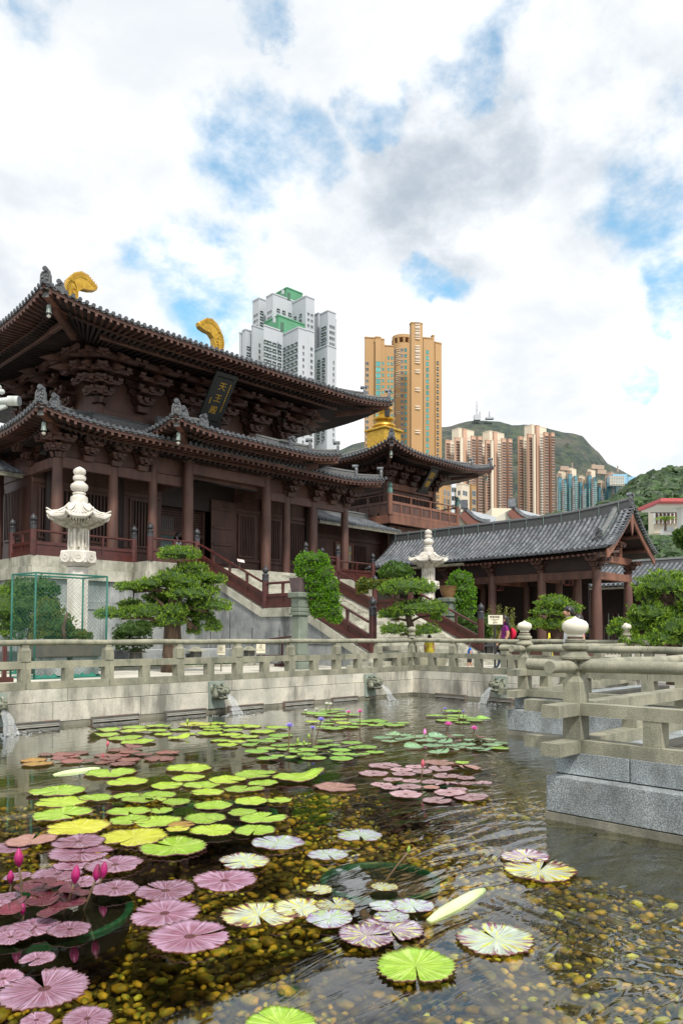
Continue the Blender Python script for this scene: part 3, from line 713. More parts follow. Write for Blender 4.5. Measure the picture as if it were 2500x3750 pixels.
def pads(plant, lst, Z=(0, 0, 1), zbase=.012, curlp=.06):
    """lst: (px, py, width, kind) read off one crop Z=(x0, y0, scale)"""
    L = origin(plant)
    for i, it in enumerate(lst):
        px, py, w, kind = it[:4]; X, Y = Z[0]+px*Z[2], Z[1]+py*Z[2]; p = at(X, Y, z=zbase)
        dist = (p-EYE)@FW; rad = w*Z[2]/2*dist/FPX
        curl = random.random() < curlp
        key = (kind, random.randrange(4), curl)
        if key not in LEAF: LEAF[key] = leaf_mesh(LM[kind], hash(key[1])+len(LEAF), notch=(.03, .06, .012, .10)[key[1]], serr=.012 if kind in ('green', 'dark', 'pale') else .065, curl=.45 if curl else 0, lift=.03 if kind in ('green',) else .05)
        o = link_obj('pad', LEAF[key], plant)
        a = random.uniform(0, 2*PI) if len(it) < 5 else it[4]
        tx, ty = random.gauss(0, .015), random.gauss(0, .015)
        o.matrix_basis = Matrix.Translation(Vector((p[0]-L[0], p[1]-L[1], zbase+random.uniform(0, .02)-L[2]))) @ Matrix.Rotation(a, 4, 'Z') @ Matrix.Rotation(tx, 4, 'X') @ Matrix.Rotation(ty, 4, 'Y') @ Matrix.Diagonal((rad, rad, rad*.8, 1))
PET = {k: mat('petal '+k, a, c, 8, .45) for k, (a, c) in {'violet': ((.30, .24, .74), (.42, .36, .85)), 'pink': ((.78, .14, .52), (.90, .30, .66)), 'white': ((.85, .85, .82), (.78, .8, .74)),
       'magenta': ((.12, .003, .03), (.42, .01, .15)), 'red': ((.40, .07, .10), (.55, .12, .16)), 'greenb': ((.30, .42, .06), (.2, .3, .05))}.items()}
STEM = mat('lily stem', (.16, .10, .05), (.10, .07, .04), 6, .5); STAM = mat('stamens', (.85, .62, .05))
def flower(plant, hx, hy, bx, by, w, kind, openness=1.0, Z=(0, 0, 1), stem_m=None):
    base = at(Z[0]+bx*Z[2], Z[1]+by*Z[2], z=0.0); dist = (base-EYE)@FW
    head = at(Z[0]+hx*Z[2], Z[1]+hy*Z[2], d=1.0); dr = head-EYE; hp = EYE+dr*(dist/(dr@FW)); r = w*Z[2]/2*dist/FPX
    f = MB(); c = hp; up = hp-base; up[2] = max(up[2], .05); up = up/np.linalg.norm(up); up = up*.4+np.array([0, 0, .9]); a0, s1_, s2_ = frame(up)
    if openness > .5:
        for ring_, (n, tilt, ln) in enumerate(((11, .30, 1.05), (10, .75, 1.0), (8, 1.1, .85))):
            for k in range(n):
                t = 2*PI*(k+.5*ring_)/n; o = s1_*math.cos(t)+s2_*math.sin(t); side = -s1_*math.sin(t)+s2_*math.cos(t)
                d = o*math.cos(tilt)+a0*math.sin(tilt); q = lambda l, s: c+d*(l*r*ln)+side*(s*r*.30)
                v = [q(.05, -.2), q(.05, .2), q(.5, .5)+a0*r*.02, q(.5, -.5)+a0*r*.02, q(.8, .32)+a0*r*.07, q(.8, -.32)+a0*r*.07, q(1.0, 0)+a0*r*.12]
                f.add(v, [(0, 1, 2, 3), (3, 2, 4, 5), (5, 4, 6)])
    else:
        hgt = r*3.6
        for ring_, (n, rr) in enumerate(((5, 1.0), (5, .72))):
            for k in range(n):
                t = 2*PI*(k+.5*ring_)/n; rows = []
                for i in range(7):
                    q = i/6; rad = r*rr*(math.sin(min(q*1.25+.12, 1)*PI*.62)**.9)*(1-q**3*.85)+.001
                    if openness > .2: rad += r*.5*q*q*openness
                    rows.append([c+a0*(q-.1)*hgt+(s1_*math.cos(t+dt)+s2_*math.sin(t+dt))*rad for dt in (-.62, -.2, .2, .62)])
                f.grid(rows)
    fo = part('flower', f, PET[kind], plant, smooth=openness <= .5)
    if openness > .5:
        f = MB(); f.lathe([(r*.22, 0), (r*.25, r*.22), (r*.1, r*.3)], 10, tuple(c+a0*r*.15)); part('stamens', f, STAM, fo)
    f = MB(); mid = (base+hp)/2+np.array([.01, .01, 0]); f.tube([base-np.array([0, 0, .25]), base, mid, hp], [.006+.03*r, .006+.05*r, .006+.05*r, .006+.045*r], 7); part('stem', f, stem_m or STEM, fo, smooth=True)
def lily(label, px, py, group='water lily plants in the pond'):
    p = at(px, py, z=0.0); return thing('water_lily', label, 'water lily', (p[0], p[1], 0.0), group)
Z3 = (0, 2900, .6378); Z5 = (0, 2580, .5102); Z6 = (700, 2550, .5102); Z7 = (1100, 2400, .6378); Z8 = (800, 2900, 1.0842)
pl = lily('large water lily with lime and yellow pads across the middle of the pond', 640, 2950)
pads(pl, [(960, 955, 480, 'yellow'), (560, 890, 430, 'yellow'), (1245, 1025, 470, 'lime', 1.9), (450, 800, 415, 'lime'), (440, 715, 350, 'lime'), (415, 632, 385, 'lime'), (690, 680, 235, 'lime'), (915, 568, 290, 'lime'), (795, 495, 345, 'lime'), (1355, 462, 320, 'lime'),
 (1350, 530, 240, 'lime'), (1200, 585, 235, 'lime'), (1450, 580, 270, 'lime'), (1135, 655, 245, 'lime'), (910, 665, 210, 'lime'), (995, 697, 240, 'lime'), (925, 775, 310, 'lime'), (930, 835, 280, 'lime'), (1130, 850, 330, 'lime'), (1150, 765, 180, 'lime'),
 (1265, 700, 200, 'lime'), (1490, 640, 230, 'lime'), (1120, 690, 150, 'lime')], Z5)
pads(pl, [(460, 562, 315, 'lime'), (260, 605, 270, 'lime'), (765, 590, 350, 'lime'), (515, 625, 220, 'lime'), (375, 668, 280, 'lime'), (160, 785, 265, 'lime'), (430, 760, 240, 'lime'), (630, 748, 190, 'lime'), (365, 840, 210, 'lime'), (515, 888, 325, 'lime'), (100, 893, 290, 'lime'), (155, 975, 315, 'lime'), (455, 970, 285, 'lime'), (115, 700, 230, 'lime')], Z6)
pads(pl, [(1020, 680, 150, 'orange'), (1000, 705, 130, 'yellow')], (0, 2580, .65), .05)
pl = lily('yellow green water lily with toothed pads nearest the left wall', 560, 2690)
pads(pl, [(755, 188, 225, 'lime'), (750, 222, 210, 'lime'), (965, 168, 180, 'lime'), (960, 197, 190, 'lime'), (900, 245, 250, 'lime'), (990, 272, 245, 'lime'), (1130, 195, 155, 'lime'), (1140, 160, 180, 'lime'), (1175, 218, 130, 'lime'), (1285, 243, 155, 'lime'), (1290, 183, 140, 'lime'), (1355, 213, 100, 'lime'), (1400, 150, 220, 'yellow'), (1510, 165, 160, 'lime')], Z5)
flower(pl, 1345, 140, 1350, 180, 22, 'greenb', 0, Z5)
pl = lily('bronze brown water lily with a single closed red bud on a stalk', 400, 2790)
pads(pl, [(240, 400, 180, 'orange'), (270, 430, 210, 'orange'), (340, 360, 130, 'bronze'), (450, 368, 160, 'bronze'), (560, 350, 150, 'bronze'), (430, 400, 110, 'bronze'), (520, 415, 160, 'bronze'), (640, 410, 100, 'bronze'), (740, 365, 130, 'bronze'), (750, 415, 140, 'bronze'), (860, 328, 180, 'bronze'), (930, 350, 150, 'bronze'), (880, 430, 180, 'bronze'), (920, 400, 170, 'bronze'), (1030, 362, 130, 'bronze'), (1145, 390, 210, 'bronze'), (1200, 350, 160, 'bronze'), (850, 370, 150, 'bronze'), (960, 312, 120, 'bronze'), (500, 375, 150, 'bronze'), (790, 395, 150, 'bronze')], Z5, curlp=.2)
flower(pl, 772, 300, 762, 350, 24, 'red', 0, Z5); flower(pl, 735, 385, 705, 392, 20, 'red', 0, Z5)
pl = lily('pale green water lily with violet open flowers in mid pond', 1100, 2740)
pads(pl, [(100, 205, 190, 'lime'), (190, 195, 125, 'lime'), (160, 240, 150, 'lime'), (300, 220, 150, 'lime'), (400, 218, 200, 'lime'), (610, 232, 170, 'lime'), (300, 250, 150, 'lime'), (510, 258, 190, 'lime'), (130, 272, 190, 'lime'), (280, 280, 160, 'lime'), (380, 290, 200, 'lime'), (640, 285, 180, 'green'), (210, 320, 140, 'lime'), (330, 332, 130, 'lime'), (430, 350, 140, 'green'), (260, 358, 150, 'lime'), (450, 320, 120, 'green'), (540, 330, 140, 'green'), (590, 310, 130, 'green'), (540, 380, 140, 'green'), (680, 380, 140, 'green'), (470, 405, 185, 'green'), (620, 432, 110, 'green'), (545, 455, 160, 'green'), (735, 443, 140, 'green'), (830, 425, 140, 'green'), (880, 445, 180, 'green'), (835, 392, 150, 'green'), (940, 410, 120, 'green'), (925, 365, 125, 'green'), (960, 330, 130, 'green'), (1020, 355, 110, 'green'), (1070, 388, 150, 'green'), (1150, 342, 150, 'green'), (1180, 375, 110, 'green'), (1250, 372, 170, 'green'), (1320, 402, 140, 'green'), (1080, 418, 150, 'green'), (1075, 448, 180, 'green'), (1170, 423, 110, 'green'), (1240, 422, 90, 'green'), (800, 345, 120, 'green'), (700, 350, 130, 'green'), (630, 355, 120, 'green'), (760, 400, 120, 'green')], Z6, curlp=.03)
for h in ((706, 222, 697, 398, 74), (930, 178, 886, 352, 66), (872, 236, 862, 345, 52)): flower(pl, *h, 'violet', 1, Z6)
for h in ((843, 300, 840, 375, 20), (809, 345, 810, 378, 18), (765, 330, 765, 350, 20)): flower(pl, *h, 'greenb', 0, Z6)
pl = lily('green water lily with two pink flowers behind the violet ones', 1230, 2650)
pads(pl, [(870, 188, 120, 'lime'), (1000, 178, 100, 'green'), (980, 200, 100, 'green'), (950, 225, 120, 'green'), (1060, 175, 130, 'lime'), (1020, 237, 150, 'green'), (1130, 225, 160, 'green'), (1200, 200, 140, 'green'), (1330, 180, 170, 'green'), (1320, 215, 120, 'green'), (1460, 210, 150, 'green'), (1520, 195, 100, 'green'), (1250, 185, 120, 'green'), (1390, 200, 120, 'green'), (1090, 198, 120, 'lime'), (1180, 178, 100, 'green')], Z6, curlp=.05)
flower(pl, 1128, 122, 1120, 186, 46, 'pink', 1, Z6); flower(pl, 1211, 116, 1208, 215, 50, 'pink', 1, Z6)
pl = lily('small green water lily with white flowers close to the far left wall', 1200, 2612)
pads(pl, [(900, 130, 150, 'green'), (1000, 115, 150, 'green'), (1100, 128, 120, 'green'), (1050, 100, 110, 'green'), (950, 142, 140, 'green'), (850, 118, 120, 'green'), (1160, 138, 110, 'green'), (1060, 142, 120, 'green'), (960, 105, 100, 'green')], Z6)
for h in ((972, 60, 965, 112), (1000, 62, 995, 116), (899, 96, 902, 122), (822, 106, 822, 120)): flower(pl, *h, 40 if h[0] > 950 else 30, 'white', 1, Z6)
pl = lily('small green water lily with two violet flowers nearest the far right spout', 1680, 2630)
pads(pl, [(770, 350, 100, 'green'), (840, 375, 130, 'green'), (900, 352, 120, 'green'), (870, 325, 110, 'green'), (960, 365, 120, 'green'), (1000, 378, 100, 'green'), (1050, 368, 90, 'green'), (930, 387, 90, 'green'), (820, 352, 90, 'green'), (880, 365, 90, 'green')], Z7)
for h in ((830, 312, 836, 378, 28), (934, 326, 936, 384, 22), (910, 330, 911, 392, 12)): flower(pl, *h, 'violet' if h[4] > 15 else 'greenb', 1 if h[4] > 15 else 0, Z7)
pl = lily('dark glossy green water lily with wilted brown leaves and pink flowers at right', 1620, 2720)
pads(pl, [(470, 480, 120, 'dark'), (530, 462, 90, 'dark'), (600, 460, 90, 'dark'), (650, 475, 120, 'dark'), (720, 495, 130, 'dark'), (650, 530, 120, 'dark'), (740, 475, 100, 'dark'), (790, 470, 120, 'dark'), (820, 500, 110, 'dark'), (900, 466, 80, 'dark'), (760, 525, 130, 'dark'), (850, 548, 120, 'dark'), (790, 563, 130, 'dark'), (900, 530, 110, 'dark'), (950, 515, 120, 'dark'), (1000, 540, 110, 'dark'), (1040, 500, 100, 'dark'), (1080, 490, 90, 'dark'), (1100, 520, 120, 'dark'), (1150, 507, 90, 'dark'), (1140, 535, 120, 'green'), (1050, 545, 110, 'dark'), (980, 490, 90, 'dark'), (870, 525, 90, 'dark'), (510, 495, 100, 'dark'), (585, 488, 100, 'dark'), (700, 470, 90, 'dark')], Z7, curlp=.35)
pads(pl, [(862, 470, 45, 'bronze'), (905, 490, 40, 'bronze'), (1035, 475, 60, 'bronze'), (1060, 490, 40, 'bronze')], Z7, .07, curlp=1)
for h in ((848, 404, 832, 470, 56), (997, 428, 985, 488, 54)): flower(pl, *h, 'pink', 1, Z7)
flower(pl, 713, 455, 712, 475, 20, 'pink', .4, Z7)
pl = lily('dusty pink water lily with one tall red bud, right of centre', 1560, 2850)
pads(pl, [(483, 640, 190, 'pink'), (420, 680, 175, 'pink'), (580, 665, 130, 'pink'), (590, 688, 140, 'pink'), (530, 720, 120, 'pink'), (465, 748, 125, 'pink'), (515, 765, 110, 'pink'), (620, 758, 150, 'pink'), (640, 728, 110, 'pink'), (605, 805, 185, 'pink'), (785, 835, 165, 'pink'), (755, 730, 130, 'pink'), (700, 675, 120, 'pink'), (805, 655, 150, 'pink'), (795, 620, 180, 'rose'), (950, 650, 170, 'rose'), (835, 695, 150, 'pink'), (945, 705, 110, 'pink'), (850, 745, 150, 'pink'), (960, 742, 110, 'pink'), (1050, 743, 100, 'pink'), (855, 795, 180, 'pink'), (980, 818, 210, 'pink'), (900, 770, 120, 'pink'), (660, 645, 120, 'pink'), (930, 620, 90, 'lime'), (750, 762, 100, 'rose')], Z7, curlp=.08)
flower(pl, 701, 640, 692, 740, 26, 'red', 0, Z7)
pl = lily('solitary rose brown pad floating alone beside the lime pads', 1230, 2884); pads(pl, [(1040, 655, 310, 'rose', 5.5)], Z6, curlp=0)
pl = lily('plum purple water lily with closed magenta flowers at the left edge', 200, 3200)
pads(pl, [(450, 295, 300, 'purple'), (465, 355, 360, 'purple'), (180, 290, 270, 'rose'), (60, 322, 230, 'purple'), (660, 425, 310, 'purple'), (660, 570, 270, 'purple'), (330, 475, 270, 'purple'), (410, 425, 200, 'purple'), (100, 490, 150, 'purple'), (40, 612, 150, 'purple'), (0, 660, 120, 'purple'), (190, 790, 280, 'purple'), (400, 805, 240, 'purple'), (60, 850, 220, 'purple'), (950, 580, 335, 'purple'), (945, 705, 375, 'purple'), (1090, 840, 460, 'purple'), (1290, 512, 350, 'purple'), (470, 520, 200, 'purple'), (90, 800, 200, 'purple')], Z3, curlp=.1)
pads(pl, [(170, 560, 170, 'wine'), (330, 560, 170, 'wine'), (250, 640, 190, 'wine'), (380, 640, 210, 'wine'), (120, 650, 160, 'wine'), (220, 600, 150, 'wine'), (440, 600, 140, 'wine'), (60, 700, 130, 'wine'), (300, 700, 160, 'wine')], Z3, .07, curlp=1)
pads(pl, [(250, 520, 140, 'wine'), (400, 560, 120, 'wine')], Z3, .15, curlp=1)
for h in ((108, 420, 128, 650, 58), (60, 520, 58, 570, 42), (430, 515, 362, 700, 58), (552, 500, 478, 680, 52), (590, 485, 555, 560, 50)): flower(pl, *h, 'magenta', .12, Z3)
flower(pl, 130, 700, 130, 735, 36, 'magenta', 0, Z3)
pl = lily('big heart shaped plum pads in the bottom left corner', 170, 3640)
pads(pl, [(20, 1085, 220, 'purple'), (255, 1155, 490, 'purple', 1.4), (500, 1325, 270, 'purple'), (210, 1335, 180, 'purple'), (215, 975, 190, 'purple')], Z3, curlp=0)
pl = lily('variegated yellow, purple and white water lily in the foreground', 1250, 3350)
pads(pl, [(200, 175, 175, 'pale'), (478, 155, 148, 'pale'), (370, 215, 135, 'pale'), (85, 240, 165, 'var'), (135, 425, 245, 'ychar'), (280, 400, 185, 'ychar'), (375, 435, 160, 'pale'), (395, 385, 130, 'ychar'), (500, 495, 190, 'pvar'), (580, 465, 210, 'pvar'), (655, 392, 145, 'pale'), (555, 393, 100, 'pale'), (585, 425, 120, 'pale'), (340, 332, 90, 'ychar'), (560, 330, 90, 'ychar')], Z8, curlp=0)
flower(pl, 640, 205, 565, 300, 14, 'greenb', 0, Z8)
pl = lily('large yellow green pad with brown rim and a hole at its heart, bottom centre', 1530, 3543); pads(pl, [(665, 592, 268, 'lime', 3.9)], Z8, curlp=0)
pl = lily('ragged yellow brown pad right of the large foreground pad', 1814, 3442); pads(pl, [(935, 500, 255, 'var', 1.2)], Z8, curlp=0)
pl = lily('pair of streaked pads by the wall reflection at the right', 1950, 3170); pads(pl, [(1035, 222, 160, 'pvar'), (1085, 268, 240, 'ychar', .3)], Z8, curlp=0)
pl = lily('lime pad cut by the bottom edge of the picture', 1028, 3740); pads(pl, [(210, 790, 240, 'lime')], Z8, curlp=0)
# pale rolled leaves lying under the surface
ROLL = mat('pale rolled leaf', (.66, .74, .42), (.50, .64, .30), 4, .5)
for (xa, ya, xb, yb, w, lb) in ((1570, 3380, 1770, 3265, .05, 'pale rolled leaf drifting in the sky reflection'), (196, 2842, 365, 2818, .05, 'long pale rolled leaf by the bronze lily')):
    p, q = at(xa, ya, z=-.01), at(xb, yb, z=-.01); b = MB(); n = 9
    b.tube([p+(q-p)*i/n+np.array([0, 0, .004*math.sin(i)]) for i in range(n+1)], [w*(.35+.65*math.sin(PI*(i+.6)/(n+1.2))) for i in range(n+1)], 9)
    L = tuple(p); o = part('fallen_leaf', b, ROLL, None, smooth=True); tag(o, lb, 'leaf')
# ---- planter tubs under water
TEAL = mat('teal tub rim', (.012, .13, .10), (.008, .08, .065), 4, .45); SOIL = mat('tub soil', (.30, .25, .12), (.18, .15, .075), 3, .9, .5, 30, 0, stain=(.05, .045, .02), stain_amt=.6)
for (xa, ya, w, lb) in ((165, 3350, 600, 'round teal rimmed tub holding the plum lily'), (1391, 3228, 420, 'round teal rimmed tub seen through the water right of centre'), (800, 2985, 420, 'teal rimmed tub half hidden under the lime pads'), (1540, 2898, 300, 'teal rimmed tub beneath the dusty pink lily'), (1150, 2760, 330, 'teal rimmed tub beneath the violet flowered lily')):
    p = at(xa, ya, z=-.06); r = w/2*((p-EYE)@FW)/FPX
    t = thing('lily_tub', lb, 'planter', (p[0], p[1], -.5), 'teal tubs the water lilies are planted in')
    b = MB(); b.lathe([(r*1.0, .41), (r*1.04, .42), (r*1.04, .45), (r*.97, .455), (r*.94, .44), (r*.93, .36)], 40, (p[0], p[1], -.5)); part('rim', b, TEAL, t, smooth='auto')
    b = MB(); b.lathe([(r*.15, .20), (r*1.0, .31), (r*1.0, .415)], 40, (p[0], p[1], -.5)); part('side', b, BLACKP, t, smooth='auto')  # side coloured black, standing in for the dark water below the rim
    b = MB(); b.lathe([(r*.97, .34), (r*.96, .385), (.01, .39)], 40, (p[0], p[1], -.5)); part('soil', b, SOIL, t)
# ================================================================ timber temple architecture
def disc_mesh():
    b = MB(); n = 12
    ring = lambda r, y: [(r*math.cos(2*PI*i/n), y, r*math.sin(2*PI*i/n)) for i in range(n)]
    v = ring(1, .6)+ring(1, 0)+ring(.82, -.02)+ring(.76, .06)+ring(.30, .06)+ring(.24, -.02); f = []
    for r in range(5):
        for i in range(n): j = (i+1) % n; f.append((r*n+i, r*n+j, (r+1)*n+j, (r+1)*n+i))
    f.append(tuple(range(5*n, 6*n)))
    b.add(v, f)
    for i in range(6):                                  # raised petals
        a = 2*PI*i/6; c = np.array([.53*math.cos(a), .02, .53*math.sin(a)]); b.obox(c, (math.cos(a), 0, math.sin(a)), (-math.sin(a), 0, math.cos(a)), (0, 1, 0), .17, .09, .045)
    return b.mesh('tile_end', TILED)
def drip_mesh():                                        # curved lip between two round ends
    b = MB(); n = 6; up = []; lo = []
    for i in range(n+1):
        x = -1+2*i/n; z = -.55*(1-x*x); up.append((x, 0, z+.18)); lo.append((x, 0, z-.12))
    v = up+lo+[(x, .8, z) for x, y, z in up]+[(x, .8, z) for x, y, z in lo]; m = n+1; f = []
    for i in range(n): f += [(i, i+1, m+i+1, m+i), (i, 2*m+i, 2*m+i+1, i+1), (m+i, m+i+1, 3*m+i+1, 3*m+i)]
    b.add(v, f); return b.mesh('drip_tile', TILE)
def halftube(n=6):
    b = MB(); v = []
    for y, k in ((-.5, 1.0), (.5, .88)):
        for i in range(n+1): t = PI*i/n; v.append((k*math.cos(t), y, k*math.sin(t)))
    m = n+1; f = [(i, i+1, m+i+1, m+i) for i in range(n)]+[tuple(range(n, -1, -1))]
    b.add(v, f); return b.mesh('roof_tile', TILE, False)
DISC = disc_mesh(); DRIP = drip_mesh(); HALF = halftube()
RAFT = unitbox(WOOD, name='rafter'); ROUNDR = MB(); ROUNDR.tube([(-.5, 0, 0), (.5, 0, 0)], .5, 8); ROUNDR = ROUNDR.mesh('round_rafter', WOODD)
def ridge_ornament(parent, p, out, w=.42, h=.62, r=.105):
    """carved end plate facing 'out' with a round cap tile on its head"""
    a = np.array([out[0], out[1], 0.]); a /= np.linalg.norm(a); sd = np.cross((0, 0, 1), a); up = np.array([0, 0, 1.])
    o = np.array(p, float); b = MB()
    poly = [(-.5, 0), (.5, 0), (.55, .25), (.52, .75), (.36, .98), (-.36, .98), (-.52, .75), (-.55, .25)]
    b.prism([o+sd*x*w+up*z*h+a*.05 for x, z in poly], -a*.12)
    pl = part('ridge_end_plate', b, TILED, parent)
    b = MB(); rs = random.Random(int(o[0]*100))
    poly = [(-.42, .06), (.42, .06), (.44, .74), (.30, .90), (-.30, .90), (-.44, .74)]
    n_ = len(poly)
    for i in range(n_):
        p0, p1 = poly[i], poly[(i+1) % n_]; b.beam(o+sd*p0[0]*w+up*p0[1]*h+a*.06, o+sd*p1[0]*w+up*p1[1]*h+a*.06, .03, .03)
    for k in range(16):
        x, z = rs.uniform(-.34, .34), rs.uniform(.14, .8); b.obox(o+sd*x*w+up*z*h+a*.07, a, sd, up, .022, .03*rs.uniform(.7, 1.5), .028, .4)
    part('carving', b, RIDGE, pl)
    c = o+up*(h+r*.7)+a*.10
    b = MB(); b.tube([c-a*.34, c], r, 12); part('cap_tile', b, TILE, parent, smooth='auto')
    pieces('tile_end', DISC, [mat4(c+a*.02, sd, -a, up, (r, r, r))], parent)
def sweep_ridge(parent, pts, w, h, name='ridge', m=None):
    """stacked-tile ridge: a wall following pts with a rounded tile on top"""
    rows = []; pts = [np.array(p, float) for p in pts]
    for i, p in enumerate(pts):
        a = pts[min(i+1, len(pts)-1)]-pts[max(i-1, 0)]; a[2] = 0; a /= np.linalg.norm(a); sd = np.cross((0, 0, 1), a)*w/2; up = np.array([0, 0, h])
        rows.append([p-sd*1.25-np.array([0, 0, .12]), p-sd*1.1, p-sd+up*.93, p-sd*1.25+up*.94, p-sd*1.2+up, p-sd*.7+up*1.0+np.array([0, 0, w*.28]), p+up+np.array([0, 0, w*.42]), p+sd*.7+up+np.array([0, 0, w*.28]), p+sd*1.2+up, p+sd*1.25+up*.94, p+sd+up*.93, p+sd*1.1, p+sd*1.25-np.array([0, 0, .12])])
    b = MB(); b.grid(rows); n = len(rows[0]); b.f.append(tuple(range(n-1, -1, -1))); b.m.append(0); b.f.append(tuple((len(rows)-1)*n+i for i in range(n))); b.m.append(0)
    r = part(name, b, m or RIDGE, parent)
    return r
COPPER = mat('copper tie', (.30, .45, .40), (.2, .3, .28), 6, .5, metal=.3)
def ties(parent, pts, w, h, step=3):
    b = MB()
    for i in range(1, len(pts)-1, step):
        p = np.array(pts[i], float); a = np.array(pts[i+1], float)-np.array(pts[i-1], float); a[2] = 0; a /= np.linalg.norm(a); sd = np.cross((0, 0, 1), a)
        for s in (-1, 1): b.beam(p+sd*s*w*.66, p+sd*s*w*.66+np.array([0, 0, h*1.02]), .02, .02, up=tuple(a))
        b.beam(p-sd*w*.6+np.array([0, 0, h*1.1+w*.22]), p+sd*w*.6+np.array([0, 0, h*1.1+w*.22]), .02, .02)
    part('copper_tie', b, COPPER, parent)
BELLM = mat('verdigris bell bronze', (.26, .32, .29), (.14, .16, .15), 8, .5, .3, 40, metal=.5)
def bell(p, label, s=1.0):
    t = thing('wind_bell', label, 'bell', tuple(p), 'bronze wind bells hanging under the roof corners'); x, y, z = p
    b = MB(); b.tube([(x, y, z), (x, y, z-.16*s)], .012*s, 6); part('hook', b, IRON, t)
    b = MB(); b.lathe([(.03*s, -.15*s), (.075*s, -.17*s), (.088*s, -.22*s), (.095*s, -.40*s), (.115*s, -.50*s), (.10*s, -.49*s), (.08*s, -.38*s), (.02*s, -.2*s)], 14, (x, y, z)); part('bell_body', b, BELLM, t, smooth='auto')
    b = MB(); b.tube([(x, y, z-.4*s), (x, y, z-.56*s)], .008*s, 6); b.lathe([(.0, -.56*s), (.06*s, -.58*s), (.09*s, -.60*s), (.05*s, -.66*s), (0, -.69*s)], 10, (x, y, z)); part('clapper', b, WHITE, t)

class Hip:
    def __init__(s, cx, cy, a, b, ze, f0, f1, L, E, D): s.__dict__.update(locals())
    def z(s, x, y, soff=None):
        dx = s.a-abs(x-s.cx); dy = s.b-abs(y-s.cy); d = max(min(dx, dy), 0); e = max(dx, dy, 0)
        base = s.f0*d+s.f1*d*d if soff is None else soff*d
        return s.ze+base+s.L*max(0, 1-e/s.E)**2.2*max(0, 1-d/s.D)
    def pos(s, side, u, d):
        return {'F': (s.cx+u, s.cy-s.b+d), 'L': (s.cx-s.a+d, s.cy-u), 'R': (s.cx+s.a-d, s.cy+u), 'B': (s.cx-u, s.cy+s.b-d)}[side]
    def half(s, side): return s.a if side in 'FB' else s.b
AX = {'F': ((1, 0, 0), (0, 1, 0)), 'L': ((0, -1, 0), (1, 0, 0)), 'R': ((0, 1, 0), (-1, 0, 0)), 'B': ((-1, 0, 0), (0, -1, 0))}
